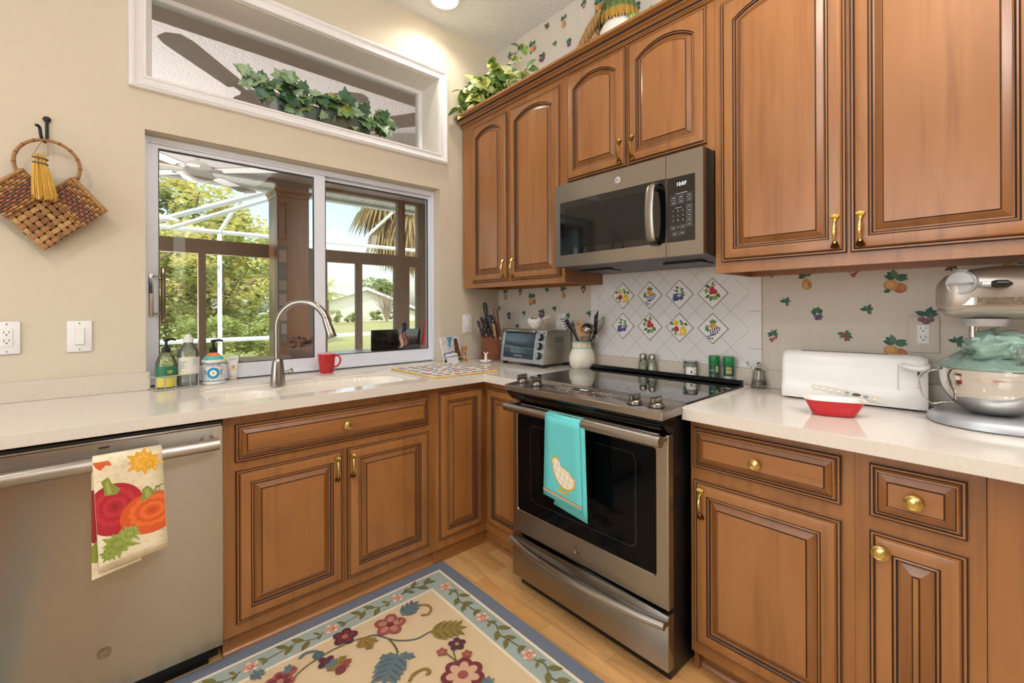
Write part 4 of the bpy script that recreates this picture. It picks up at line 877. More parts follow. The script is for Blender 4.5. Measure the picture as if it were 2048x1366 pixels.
# red mug
p4 = G(657, 746, 'z', CZ); mc = V(p4.x, p4.y+.026, CZ); t = thing('mug', 'red ceramic mug with gold lettering standing by the window', 'mug', mc)
RED = mat('red_glaze', 'C4202B', .3); L4 = LM(mc, math.atan2(-2.42, -.9))
b = MB(L4).m(RED).lathe([(0, 0), (.030, 0), (.034, .003), (.036, .012), (.041, .05), (.0445, .095), (.045, .103)], 40); b.m(CER).lathe([(.045, .103), (.0445, .1045), (.043, .104), (.041, .06), (.034, .012), (0, .010)], 40); b.build('mug_body', t)
hp = V(.745, -.66, 0); b = MB(LM(mc)).m(RED); b.tube(cr([hp*.0415+V(0, 0, .088), hp*.058+V(0, 0, .092), hp*.072+V(0, 0, .080), hp*.073+V(0, 0, .058), hp*.060+V(0, 0, .038), hp*.039+V(0, 0, .030)], 4), .0052, 10); b.build('handle', t)
GOLD = mat('gold_print', '6E5A2A', .5)
for s_, z, sz in (('MAY THE FLOWERS', .090, .0085), ('fill', .073, .025), ('Your', .047, .026), ('Cup', .030, .017), ('with joy', .017, .011)):
    n_ = len(s_)
    for i, ch in enumerate(s_):
        if ch != ' ': rr_ = .0365+(z/.103)*.0085+.0016; text(ch, sz, L4 @ Matrix.Rotation((i-(n_-1)/2)*sz*.62/.042+.15, 4, 'Z') @ frame((rr_, 0, z), (0, 1, 0), (.09, 0, 1)), GOLD, t, 'mug_text')
# picture tile, card, sand timer
q0, q1, q2 = G(889, 727, 'z', CZ), G(927, 720, 'z', CZ), None
t = thing('picture_tile', 'small painted ceramic tile of a lighthouse leaning by the window corner', 'tile', ((q0.x+q1.x)/2, (q0.y+q1.y)/2, CZ))
uu = (q1-q0).normalized(); vv = V(0, .22, 1).normalized(); TT = frame(q0, uu, vv); wq = (q1-q0).length; hq = .165
b = MB(TT).m(CER); b.box(0, wq, 0, hq, -.007, 0, .001); b.build('tile_slab', t)
b = MB(TT); p = Paint(b, lambda u, v, k: (u*wq, v*hq, .0004+k), .0001)
p.poly([(.02, .02), (.98, .02), (.98, .98), (.02, .98)], 'E4E6EA'); p.poly([(.3, .98), (.62, .98), (.52, .8), (.42, .55), (.33, .62), (.36, .8)], '5E9CC0'); p.poly([(.02, .02), (.98, .02), (.98, .1), (.5, .22), (.02, .12)], '4E6B36'); p.poly([(.02, .30), (.6, .36), (.6, .44), (.02, .36)], '7E93AE'); p.poly([(.02, .22), (.5, .25), (.5, .3), (.02, .28)], 'AFC0D2')
p.poly([(.60, .2), (.90, .16), (.84, .86), (.76, .92), (.66, .88)], '6B3A24')
for a in ((.68, .6), (.74, .42), (.70, .3), (.8, .52)): p.poly([(a[0], a[1]), (a[0]+.07, a[1]+.03), (a[0]+.06, a[1]-.08)], 'C07A44')
for q in (((.04, .7), (.2, .82), (.3, .66)), ((.3, .5), (.5, .56), (.58, .7)), ((.1, .18), (.2, .3), (.22, .16)), ((.62, .9), (.56, .6), (.6, .2))): p.stroke(cr([V(*z, 0) for z in q], 4) and [(z.x, z.y) for z in cr([V(*z, 0) for z in q], 4)], .012, '3A3F52')
p.poly([(.06, .1), (.2, .08), (.16, .24)], 'A0683A'); b.build('tile_painting', t, 0, doubles=False)
q0, q1 = G(895.5, 728, 'z', CZ), G(918, 725, 'z', CZ); uu = (q1-q0).normalized(); TT = frame(q0, uu, V(0, .3, 1)); wq = (q1-q0).length
b = MB(TT).m(mat('card_white', 'E3E4E8', .5)); b.box(0, wq, 0, .062, -.0012, 0); b.m(flat('2F3E78')); b.poly([(.004, .040, .0003), (wq-.004, .042, .0003), (wq-.002, .048, .0003), (.002, .043, .0003)]); b.m(mat('card_white', 'E3E4E8', .5)); b.prism([[(0, 0), (wq, 0), (wq, .03), (0, .03)]], -.03, -.0012, lambda u, v, w_: (u, v*.02, w_))
tag(b.build('card', base=q0), 'small folded white card with a blue stripe before the picture tile', 'card')
p5 = G(931, 722, 'z', CZ); t = thing('sand_timer', 'little amber wooden sand timer beside the picture tile', 'timer', (p5.x, p5.y+.012, CZ)); OAK = mat('amber_wood', 'A9702F', .4)
b = MB(LM((p5.x, p5.y+.012, CZ))).m(OAK); b.lathe([(0, 0), (.0175, 0), (.0185, .003), (.0165, .012), (0, .012)], 20); b.lathe([(0, .083), (.0165, .083), (.0185, .092), (.0175, .096), (0, .096)], 20)
for a in (.6, 2.7, 4.8): b.tube([(.014*math.cos(a), .014*math.sin(a), .01), (.014*math.cos(a), .014*math.sin(a), .085)], .003, 8)
b.build('timer_frame', t); b = MB(LM((p5.x, p5.y+.012, CZ))).m(CGLASS).lathe([(.004, .012), (.011, .022), (.010, .038), (.002, .048), (.010, .058), (.011, .074), (.004, .083)], 16); b.build('glass', t); b = MB(LM((p5.x, p5.y+.012, CZ))).m(flat('E7DDD2')).lathe([(0, .013), (.009, .020), (.009, .03), (0, .036)], 14); b.build('sand', t)
# drying mat
mq = [G(783, 738, 'z', CZ+.002), G(872, 756.5, 'z', CZ+.002), G(995, 742, 'z', CZ+.002), G(905, 727, 'z', CZ+.002)]
def mt(u, v, k=0): return mq[0]*(1-u)*(1-v)+mq[1]*u*(1-v)+mq[2]*u*v+mq[3]*(1-u)*v+V(0, 0, .0045+k)
t = thing('drying_mat', 'quilted dish mat with red and blue fruit and a yellow edge', 'mat', mt(.5, .5)-V(0, 0, .006))
b = MB().m(mat('mat_cloth', 'E2DEDC', .9)); e = .012
top = [mt(u, v) for u, v in ((0, 0), (1, 0), (1, 1), (0, 1))]; b.rings([[V(q.x, q.y, CZ+.0002) for q in top], top], True, True, True); b.build('mat_pad', t, 0)
b = MB().m(mat('mat_yellow', 'D9B23A', .8)); b.tube([mt(u, v)+V(0, 0, -.002) for u, v in ((0, 0), (.5, 0), (1, 0), (1, .5), (1, 1), (.5, 1), (0, 1), (0, .5), (0, 0))], .0032, 6); b.build('edging', t)
b = MB(); p = Paint(b, lambda u, v, k: mt(u, v, k+.0003), .0001); rnd = random.Random(5)
for i in range(7):
    for j in range(7):
        u, v = .08+.14*i+rnd.uniform(-.02, .02), .08+.14*j+rnd.uniform(-.02, .02); c_ = (i*2+j*3) % 5
        if c_ in (0, 3): p.ell(u, v, .046, .042, ('A83A4A', '8E4A78')[c_ > 0]); p.ell(u-.010, v+.010, .018, .014, 'C48A92')
        elif c_ == 1:
            for k_ in range(6): p.ell(u-.02+.02*(k_ % 3), v-.012+.022*(k_//3), .016, .016, '6C6E96')
        elif c_ == 2: p.ell(u, v, .062, .042, '76869A', .6); p.ell(u, v, .028, .014, 'B9C1C4', .6)
        else: p.ell(u, v, .038, .042, 'B74A58')
        for a in (.5, 2.4): p.leaf(u, v+.02, a+rnd.uniform(-.4, .4), .06, .016, '5E7A68')
b.build('mat_print', t, 0, doubles=False)
# ================================================================ corner of the worktop
CATW = mat('cat_ceramic', 'EDE9E3', .2)
p6 = G(973, 726, 'z', CZ); c6 = V(p6.x+.01, p6.y+.02, CZ); t = thing('spoon_rest', 'small white cat shaped dish in front of the knife block', 'dish', c6)
b = MB(LM(c6, -.7)).m(CATW).lathe([(0, .004), (.02, 0), (.03, .004), (.038, .014), (.0365, .015), (.027, .007), (0, .006)], 28); b.build('dish', t)
b = MB(LM(c6, -.7)).m(CATW); b.tube([(.0, .03, .008), (.0, .032, .03), (.0, .034, .05), (0, .034, .058)], [.024, .019, .017, .013], 14, sy=.5); b.tube([(-.010, .034, .054), (-.012, .034, .066)], [.005, .001], 6); b.tube([(.010, .034, .054), (.012, .034, .066)], [.005, .001], 6); b.build('cat_figure', t)
b = MB(LM(c6, -.7)).m(flat('4A3324')); b.lathe([(0, .0068), (.020, .0085), (0, .0085)], 16); b.build('tea_grains', t)
# knife block
KA = -.62; kb = V(-.190, -.125, CZ); KT = LM(kb, KA)
BLK = wood('block_wood', '74391F', '8C4C2C', '451B0E', 2, .35); BLK2 = wood('block_wood_dark', '6E3626', '7E442E', '4A2218', 0, .35)
t = thing('knife_block', 'reddish wooden knife block in the corner full of knives', 'knife block', kb)
b = MB(KT).m(BLK); b.rings([[(x, -.060, 0), (x, -.066, .10), (x, -.074, .148), (x, .012, .190), (x, .070, .205), (x, .070, 0)] for x in (-.052, .062)], True, True, True)
b.m(BLK2); b.box(-.045, .055, -.0665, -.060, .098, .100); b.build('block', t, 30)
TW_ = [('chef', 0, 0)]
HB = mat('black_knife_handle', '17191B', .4); HR = wood('brown_knife_handle', '5A3324', '6E4330', '3E2218'); HL = wood('light_knife_handle', 'A07844', 'B48C58', '7E5C34')
knives = [((966, 669), (956, 641), .0085, HB, 'black riveted steak knife leaning out at the left of the block', 'steak_knife'), ((971, 664), (963, 634), .0095, HB, 'black riveted knife second from the left in the block', 'steak_knife'), ((977, 663), (970, 638), .0085, HB, 'short black knife in the middle of the block', 'paring_knife'), ((980, 669), (977, 656), .0075, HB, 'lowest small black knife at the front of the block', 'paring_knife'),
          ((987, 664), (976, 633), .010, HB, 'black riveted carving knife behind the middle of the block', 'carving_knife'), ((991, 669), (987, 647), .0085, HL, 'light wooden handled knife at the front right of the block', 'paring_knife'), ((976, 650), (969, 605), .0135, mat('steel_grip', '22262A', .45), 'tall black honing steel rising from the back of the block', 'honing_steel'), ((998, 668), (990, 618), .0135, HR, 'long brown wooden handled knife at the right of the block', 'bread_knife'), ((992, 652), (980, 630), .012, HB, 'wide black cleaver handle behind the carving knife', 'cleaver')]
for i, (lo, hi, r, m_, lab, nm) in enumerate(knives):
    pl_ = -.225 if i in (6, 7, 8) else -.262
    A, B_ = G(*lo, 'x', pl_), G(*hi, 'x', pl_); B_ = B_+V(-.012, -.012, 0) if i not in (6, 7, 8) else B_
    if i in (6, 7, 8): A = A+V(.02, .02, -.02)
    else: A = A+V(.012, .016, -.012)
    t = thing(nm, lab, 'knife', A, group='knives in the block'); d = (B_-A); r *= 1.3
    b = MB().m(m_); b.tube([A, A+d*.15, A+d*.5, A+d*.85, A+d*.97, B_], [r*.8, r, r*.85, r*1.1, r*.9, r*.4], 12, sy=.75); b.build('handle', t)
    b = MB().m(STEEL); b.tube([A-d.normalized()*.02, A+d*.04], r*.7, 8, sy=.35); b.build('bolster', t)
    if m_ is HB:
        sd = d.cross(V(.6, .8, 0)).cross(d).normalized()*-1
        for k in (.25, .55, .85): b = MB().m(CHROME).lathe([(0, .0012), (.0022, .0008), (.0024, 0)], 8, A+d*k+sd*r*.80, sd); b.build('rivet', t)
# toaster oven
t = thing('toaster_oven', 'silver countertop toaster oven with three dark knobs in the corner', 'toaster oven', (-.15, -.53, CZ))
OX = -.268; oy0, oy1 = -.338, -.712; OS = mat('oven_silver', 'B9BABC', .3, .85); OSIDE = mat('oven_side_steel', 'BDB9B2', .35, .9)
zb, zt_ = .934, 1.128
def ox(z): return OX+.035*((z-zb)/(zt_-zb))**1.5
b = MB().m(OSIDE); zs = [zb+(zt_-zb)*k/6 for k in range(7)]
b.rings([[(ox(z)+.012, y, z) for z in zs]+[(ox(zt_)+.05, y, zt_+.004), (-.03, y, zt_-.004), (-.026, y, zb)] for y in (oy0-.006, oy1+.006)], True, True, True)
b.m(mat('vent_slot', '55565A', .5))
for i in range(8): b.box(-.165+.009*i, -.160+.009*i, oy1+.0055, oy1+.0064, 1.055, 1.088)
b.build('oven_body', t, 30)
def ofr(y, z, k=0): return (ox(z)-k, y, z)
b = MB().m(OS)
for (ya, yb, za, zz) in ((oy0, oy0-.022, zb, zt_), (oy1+.085, oy1, zb, zt_), (oy0-.022, oy1+.085, zb, zb+.022)):
    b.rings([[ofr(ya, za+(zz-za)*k/6, .004) for k in range(7)]+[(ox(za+(zz-za)*k/6)+.014, ya, za+(zz-za)*k/6) for k in range(6, -1, -1)], [ofr(yb, za+(zz-za)*k/6, .004) for k in range(7)]+[(ox(za+(zz-za)*k/6)+.014, yb, za+(zz-za)*k/6) for k in range(6, -1, -1)]], True, True, True)
b.build('front_frame', t, 30)
b = MB().m(mat('oven_window_tint', '2C3A42', .06, coat=.5)); b.rings([[ofr(y, zb+.022+(.160)*k/6, -.002) for k in range(7)] for y in (oy0-.022, oy1+.085)], False); d = b.build('glass_door', t, 60)
b = MB().m(mat('oven_navy', '1C2A3C', .2)); b.rings([[ofr(y, z, -.0012) for z in (zb+.022, zb+.052)] for y in (oy0-.023, oy1+.086)], False); b.build('lower_band', d, 0)
b = MB().m(mat('oven_rack_glint', 'A8A79A', .4, .5)); b.tube([ofr(oy0-.03, 1.020, -.001), ofr(oy1+.09, 1.020, -.001)], .0016, 6); b.build('rack', d)
b = MB().m(STEEL); b.tube(cr([(ox(1.125)-.006, oy0+.002, 1.118), (ox(1.125)-.022, oy0-.03, 1.122), (ox(1.125)-.026, -.48, 1.124), (ox(1.125)-.022, oy1+.10, 1.122), (ox(1.125)-.006, oy1+.085, 1.118)], 5), .009, 12); b.build('handle', d)
text('BLACK+DECKER', .010, frame((ox(.975)-.001, -.49, .972), (0, -1, 0), (.15, 0, 1)), flat('C9CED2'), d, 'lettering')
for z in (1.088, 1.036, .982):
    n_ = V(-1, 0, .28).normalized(); c_ = V(ox(z)-.004, oy1+.042, z); b = MB().m(BLACK).lathe([(.021, 0), (.0215, .004), (.018, .010), (.0175, .018), (0, .018)], 20, c_, n_); b.m(mat('knob_silver', 'A9AAAD', .3, .8)).lathe([(.0165, .018), (.0155, .021), (0, .0215)], 20, c_, n_); b.build('knob', t)
b = MB().m(mat('red_lens', '5A1216', .2)); b.box(ox(1.114)-.006, ox(1.114), oy1+.026, oy1+.014, 1.110, 1.118, .001); b.build('indicator', t)
for x, y in ((OX+.02, oy0-.02), (OX+.02, oy1+.02), (-.06, oy0-.02), (-.06, oy1+.02)): b = MB().m(BLACK).lathe([(0, 0), (.014, 0), (.018, .020), (0, .020)], 12, (x, y, CZ)); b.build('foot', t)
# cat bowl on the oven
q = G(1071, 657, 'z', 1.134); c7 = V(-.16, q.y+(q.y+2.4956)*(-.16-q.x)/(q.x+2.0996), 1.1345); c7 = G(1071, 655, 'x', -.16); c7.z = 1.1335
t = thing('cat_bowl', 'white smiling cat measuring bowl on top of the toaster oven', 'bowl', c7); L7 = LM(c7, math.atan2(-1.55, -1.94))
b = MB(L7).m(CATW).lathe([(0, 0), (.022, 0), (.026, .003), (.042, .022), (.049, .042), (.050, .056), (.0485, .057), (.047, .045), (.038, .020), (0, .008)], 32); b.build('bowl', t)
b = MB(L7).m(CATW); b.tube([(.040, -.030, .050), (.042, -.030, .068)], [.012, .001], 6, sy=.5); b.tube([(.040, .022, .050), (.042, .022, .068)], [.012, .001], 6, sy=.5); b.build('ears', t)
b = MB(L7); p = Paint(b, lambda u, v, k: (math.cos(u/.047)*(.0395+k+v*.33-max(0, v-.025)*.18), math.sin(u/.047)*(.0395+k+v*.33-max(0, v-.025)*.18), v), .0004); K = '4A3A3A'
p.stroke([(-.022, .034), (-.018, .031), (-.014, .031), (-.010, .035)], .0014, K); p.stroke([(.010, .036), (.014, .032), (.018, .032), (.022, .036)], .0014, K); p.ell(-.001, .030, .0018, .0014, K, n=8); p.stroke([(-.005, .026), (-.002, .0245), (0, .027), (.002, .0245), (.005, .026)], .0012, K); b.build('cat_face', t, 0, doubles=False)
for i in range(3):
    a = V(.0, .044, .055+.003*i); e_ = V(.02-.012*i, .095-.006*i, .072+.006*i); s_ = tag(MB(L7).m(CATW).tube([a, a*.5+e_*.5, e_], [.006, .005, .0045], 8, sy=.5).build('measuring_cup_handle', None, base=c7), ('white measuring cup handle lowest over the cat bowl rim', 'white measuring cup handle in the middle over the cat bowl rim', 'white measuring cup handle highest over the cat bowl rim')[i], 'cup handle', 'nested cup handles in the cat bowl')
b = MB(L7).m(flat('6E7A78')); b.tube([V(0, -.045, .056), V(.0, -.02, .066), V(0, .01, .060)], [.004, .007, .004], 8, sy=.4); tag(b.build('measuring_spoon', base=c7), 'dark little measuring spoon lying in the cat bowl', 'spoon')
# crock and utensils
c8 = G(1164, 700, 'x', -.102); c8.z = CZ; t = thing('utensil_crock', 'cream pottery crock with a green rimmed band full of utensils', 'crock', c8)
CRK = mat('crock_cream', 'E9E3D4', .22); rc = .0655
b = MB(LM(c8)).m(CRK).lathe([(0, 0), (.050, 0), (.056, .003), (.070, .025), (.0755, .05), (.073, .075), (.062, .102), (.056, .115)], 40); b.build('crock_body', t)
b = MB(LM(c8)).m(flat('9CC6B4')).lathe([(.056, .115), (.0585, .117), (.0585, .121), (.0565, .123)], 40); b.m(flat('E5D6B4')).lathe([(.0565, .123), (.0555, .146)], 40); b.m(flat('9CC6B4')).lathe([(.0555, .146), (.0585, .148), (.0590, .151), (.057, .153)], 40); b.m(CRK).lathe([(.057, .153), (.052, .152), (.050, .12), (.055, .08)], 40)
nb = b.build('neck_band', t)
b = MB(LM(c8, math.atan2(-1.6, -2.0))); p = Paint(b, lambda u, v, k: ((.0562+k)*math.cos(u/.0562), (.0562+k)*math.sin(u/.0562), v), .0003)
for i in range(-2, 3): p.stroke([(.032*i+.005, .141), (.032*i-.003, .139), (.032*i-.005, .135), (.032*i-.003, .130), (.032*i+.005, .128)], .003, '8E9CBC')
b.build('band_print', t, 0, doubles=False)
b = MB(LM(c8, math.atan2(-1.6, -2.0))); p = Paint(b, lambda u, v, k: ((.0745+k)*math.cos(u/.0745), (.0745+k)*math.sin(u/.0745), v), .0006); p.ell(.085, .052, .010, .016, 'E0C75A'); p.leaf(.084, .066, 1.0, .014, .004, '7C9A5A'); b.build('lemon_print', t, 0, doubles=False)
def U(px, py, dx=0): return G(px, py, 'x', -.085+dx)
def inside(px, dx=0): q = U(px, 683, dx); return V(q.x+.012, q.y, c8.z+.10)
NYL = mat('black_nylon', '15171A', .4)
t = thing('pasta_server', 'black nylon toothed pasta server leaning left in the crock', 'utensil', U(1158, 683, -.02)); hd = U(1139, 650, -.03); tp = U(1132, 640, -.03)
b = MB().m(NYL); b.tube([inside(1160, -.02), U(1157, 682, -.02), U(1150, 668, -.025), hd, tp], [.006, .007, .010, .017, .012], 12, sy=.45); b.build('handle_and_bowl', t)
for i in range(5): q = hd+(tp-hd)*(1.1-.42*i)+V(-.008, .006, 0); b = MB().m(NYL); b.tube([q, q+V(-.012, .018, .004-.004*i)], [.0036, .0022], 6); b.build('tooth', t)
t = thing('ladle', 'round stainless steel ladle leaning forward in the crock', 'utensil', U(1176, 683)); lc_ = U(1175, 655, -.075); ln = V(-.55, -.35, .75).normalized()
b = MB().m(STEELD).lathe([(0, .030), (.016, .0275), (.028, .020), (.035, .010), (.0375, 0), (.036, 0), (.027, .017), (0, .028)], 28, lc_-ln*.012, ln); b.build('ladle_bowl', t); b = MB().m(STEEL); b.tube([inside(1176), U(1178, 683, -.01), lc_-ln*.01+V(.02, 0, -.02)], .004, 8); b.build('handle', t)
WDN = wood('beech_spoon', 'C98F4E', 'D8A562', 'A87238'); t = thing('wooden_scraper', 'honey coloured wooden block scraper in the crock behind the ladle', 'utensil', U(1165, 683))
k4 = [U(1153, 652, -.01), U(1159, 674, -.01), U(1185, 667, -.01), U(1172, 648, -.01)]; b = MB().m(WDN); b.rings([[q for q in k4], [q+V(-.022, -.016, 0) for q in k4]], True, True, True); b.build('head', t, 20); b = MB().m(WDN); b.tube([inside(1165), U(1166, 682), U(1166, 670, -.015)], .006, 8); b.build('handle', t)
t = thing('wooden_spoon', 'wooden spoon with its bowl showing at the back of the crock', 'utensil', U(1160, 683)); b = MB().m(WDN); b.tube([inside(1162, .02), U(1161, 670, .02), U(1160, 650, .02), U(1159, 645, .02), U(1158, 640, .02)], [.005, .005, .005, .014, .008], 10, sy=.5); tag(t, t['label'], 'utensil'); b.build('spoon_body', t)
t = thing('turner', 'black slotted turner standing tall at the right of the crock', 'utensil', U(1184, 683)); b = MB().m(NYL); b.tube([inside(1180), U(1182, 682), U(1188, 671)], .0055, 8); b.build('handle', t)
a_, b2, c_, d2 = U(1187, 671), U(1193, 668), U(1196.5, 621), U(1188.5, 633); T_ = frame(a_, b2-a_, d2-a_); inv = T_.inverted()
L_ = [[(q.x, q.y) for q in (inv @ z for z in (a_, b2, c_, d2))]]
ctr = V(sum(q[0] for q in L_[0])/4, sum(q[1] for q in L_[0])/4, 0)
b = MB(T_).m(NYL); b.prism(L_, -.002, .002); b.m(mat('turner_slot', '3A4048', .5))
for i in range(5):
    f = .18+.15*i; y0_ = .03; l0 = (inv @ (a_*(1-f)+d2*f)); r0_ = (inv @ (b2*(1-f)+c_*f)); b.poly([l0*.8+r0_*.2+V(0, 0, .0023), l0*.2+r0_*.8+V(0, .004, .0023), l0*.2+r0_*.8+V(0, .007, .0023), l0*.8+r0_*.2+V(0, .003, .0023)])
b.build('blade', t, 20)
t = thing('whisk', 'steel balloon whisk at the far right of the crock', 'utensil', U(1182, 683, .02)); b = MB().m(STEEL)
base_ = U(1190, 672, .02); tip = U(1204, 640, .02); ax_ = (tip-base_)
for k in range(4):
    sd = V(math.cos(k*PI/4), math.sin(k*PI/4), .1)*.017; b.tube(cr([base_, base_+ax_*.5+sd*.9, base_+ax_*.9+sd, base_+ax_*1.2, base_+ax_*.9-sd, base_+ax_*.5-sd*.9, base_], 4), .0011, 5)
b.build('wires', t); b = MB().m(STEEL); b.tube([inside(1183, .02), base_], .004, 8); b.build('handle', t)
t = thing('whisk', 'small steel whisk leaning left behind the pasta server', 'utensil', U(1150, 683, .02)); b = MB().m(STEEL); base_ = U(1148, 668, .0); tip = U(1131, 636, 0); ax_ = tip-base_
for k in range(4):
    sd = V(math.cos(k*PI/4), math.sin(k*PI/4), .1)*.013; b.tube(cr([base_, base_+ax_*.5+sd*.6, base_+ax_*.9+sd, base_+ax_*1.06, base_+ax_*.9-sd, base_+ax_*.5-sd*.6, base_], 4), .0010, 5)
b.build('wires', t); b = MB().m(STEEL); b.tube([inside(1155, .02), base_], .004, 8); b.build('handle', t)
t = thing('serving_spoon', 'steel serving spoon between the scraper and the pasta server', 'utensil', U(1154, 683, .01)); b = MB().m(STEELD); b.tube([inside(1157, .01), U(1153, 670, .01), U(1149, 655, .01), U(1147, 648, .01), U(1145, 641, .01)], [.004, .004, .004, .013, .006], 10, sy=.4); b.build('spoon_body', t)

# ================================================================ ledge behind the cooktop
LZ = CT1+.0046
def back(px, py): q = G(px, py, 'x', -.052); return V(q.x, q.y, LZ)
SALT = glassy('shaker_glass', (.88, .91, .88), 1.5, solid=.08, solid_col='C8CEC0')
def shaker(px, lab, fill, ang):
    c = back(px, 735); c.x = -.050; t = thing('shaker', lab, 'shaker', c, group='glass shakers on the ledge'); L = LM(c, ang)
    b = MB(L).m(SALT).lathe([(0, 0), (.021, 0), (.0235, .003), (.0235, .055), (.020, .066), (.0165, .072), (.0165, .078), (0, .078)], 10); b.build('jar', t, 20)
    b = MB(L).m(fill).lathe([(0, .003), (.0205, .003), (.0205, .04), (0, .043)], 12); b.build('contents', t)
    b = MB(L).m(STEEL).lathe([(.0175, .076), (.0195, .078), (.0195, .092), (.016, .099), (.008, .103), (0, .104)], 20); b.build('lid', t)
shaker(1286, 'glass shaker with a steel lid and pale green contents, left of the pair', flat('B9C0A0'), .3)
shaker(1304, 'glass shaker with a steel lid and light contents, right of the pair', flat('C9C6B0'), .6)
c = back(1382, 740); c.x = -.052; t = thing('clip_jar', 'small clip-top glass jar of salt with a paper label', 'jar', c); L = LM(c, math.atan2(-1.1, -2.05))
b = MB(L).m(SALT).lathe([(0, 0), (.027, 0), (.030, .004), (.030, .066), (.028, .074), (.030, .078), (.030, .082), (.026, .086), (0, .087)], 28); b.build('jar_glass', t); b = MB(L).m(flat('E2E0DC')).lathe([(0, .003), (.0275, .004), (.0275, .055), (0, .057)], 24); b.build('salt', t)
b = MB(); bottle_label(b, L, .0306, .012, .058, -.8, .8, flat('EDEBE6')); p = Paint(b, lambda u, v, k: L @ V((.0308+k)*math.cos(u/.0308), (.0308+k)*math.sin(u/.0308), v), .0003); p.leaf(-.002, .03, 1.2, .014, .004, '6A4A3A'); p.leaf(.003, .03, 1.9, .014, .004, '6A4A3A'); p.stroke([(.012, .03), (.021, .03)], .004, '9A9A9A'); p.stroke([(.012, .045), (.021, .045)], .002, '9A9A9A'); b.build('paper_label', t, 0, doubles=False)
b = MB(L).m(STEEL); b.tube(cr([V(.006, -.031, .05), V(.0, -.034, .07), V(0, -.033, .085), V(0, -.028, .092)], 3), .002, 6); b.tube([(.031*math.cos(a), .031*math.sin(a), .077) for a in (2*PI*i/24 for i in range(25))], .0013, 5); b.build('wire_clip', t)
GCAP = mat('green_cap', '14783F', .4)
def spice(px, lab, fill, nm):
    c = back(px, 745); c.x = -.050; t = thing('spice_bottle', lab, 'spice bottle', c, group='green capped spice bottles'); L = LM(c, math.atan2(-.95, -2.05))
    b = MB(L).m(SALT).lathe([(0, 0), (.020, 0), (.0225, .003), (.0225, .074), (.019, .082), (0, .082)], 24); b.build('jar', t)
    b = MB(L).m(fill).lathe([(0, .002), (.0212, .003), (.0212, .052), (0, .054)], 20); b.build('contents', t)
    b = MB(L).m(GCAP).lathe([(.0225, .082), (.0235, .084), (.0235, .116), (.022, .119), (0, .1195)], 28); b.build('cap', t)
    b = MB(); bottle_label(b, L, .0229, .034, .080, -1.35, 1.35, mat('label_dark_green', '12543A', .4)); bottle_label(b, L, .0231, .046, .074, .25 if nm else -.5, .85 if nm else .5, flat('A9B58A' if nm else 'B9A66A')); b.build('label', t, 60)
    text('SPICE' if nm else 'M', .008 if nm else .018, L @ Matrix.Rotation(-.35 if nm else 0, 4, 'Z') @ frame((.0236, 0, .054 if nm else .060), (0, 1, 0), (0, 0, 1)), flat('CFE0C8' if nm else '1B3A2A'), t, 'label_text')
spice(1428, 'green capped spice bottle of dark peppercorns, left of the two', mat('peppercorn', '54443A', .8, var=[((350,)*3, '9A8A7A', .45, .65)]), 1)
spice(1457, 'green capped spice bottle of white salt, right of the two', flat('E4E4E2'), 0)
c = G(1518, 772, 'z', CZ); c = V(-.052, G(1518, 760, 'x', -.052).y, CZ); t = thing('pepper_grinder', 'clear pepper grinder with a steel crank top by the toaster', 'grinder', c); L = LM(c, 2.3)
b = MB(L).m(CGLASS).lathe([(0, 0), (.030, 0), (.032, .003), (.031, .018), (.026, .045), (.0225, .072), (0, .074)], 28); b.build('glass_body', t); b = MB(L).m(mat('peppercorn', '54443A', .8)).lathe([(0, .014), (.027, .014), (.024, .032), (0, .036)], 20); b.build('peppercorns', t)
b = MB(L).m(CHROME).lathe([(.0035, .03), (.0035, .076), (.0245, .076), (.028, .080), (.026, .083), (.010, .090), (.004, .094), (.008, .098), (.009, .104), (.006, .109), (0, .110)], 24); b.build('crank_top', t)
b = MB(L).m(CHROME); b.tube([(.0, 0, .083), (.03, .0, .088), (.044, 0, .094), (.046, 0, .112)], [.004, .003, .003, .004], 8); b.build('crank_arm', t)
# ================================================================ right worktop
TWH = mat('toaster_white', 'E4E3E2', .28)
ta = math.atan2(-2.30+1.905, .028); tl = V(-.192, -1.902, CZ); TT = LM(tl, 0); uu = V(.045, -.405, 0).normalized(); TT = frame(tl, uu, V(-uu.y, uu.x, 0))  # x runs right, y to the wall, z up
t = thing('toaster', 'long white two slot toaster against the wallpapered wall', 'toaster', tl); LT = .412
pr_ = [(-.002, .006), (-.004, .02), (-.006, .05), (-.001, .062), (.004, .07), (.008, .12), (.014, .160), (.024, .173), (.04, .1775), (.095, .1775), (.112, .170), (.120, .150), (.128, .03), (.128, .006)]
def tz(x): return 1 if True else 1
b = MB(TT).m(TWH); secs = []
for x, k in ((0, .94), (.004, .975), (.014, 1), (LT*.5, 1), (LT-.028, 1), (LT-.010, .985), (LT, .94)): secs.append([(x, .062+(y-.062)*(k if k > .99 else .5+.5*k*k*k), .006+(z-.006)*k) for y, z in pr_])
b.rings(secs, True, True, True); b.build('toaster_body', t, 50)
b = MB(TT).m(mat('slot_dark', '2A2A2C', .6)); b.box(.06, LT-.10, .040, .054, .176, .1785); b.m(TWH); b.rings([[(x, .034, .1772), (x, .036, .1795), (x, .058, .1795), (x, .060, .1772)] for x in (.045, .055)], True, True, True); b.build('slot', t)
b = MB(TT).m(mat('panel_cream', 'DAD8CC', .35)); tp_ = []
F3 = lambda u, v, k=0: (u, -.0045-.0015*0-k+(0 if v < .055 else (v-.055)*.6), v)
p = Paint(b, lambda u, v, k: (u, -.0060-k+max(0, .05-v)*-.0-.0, v), .0002)
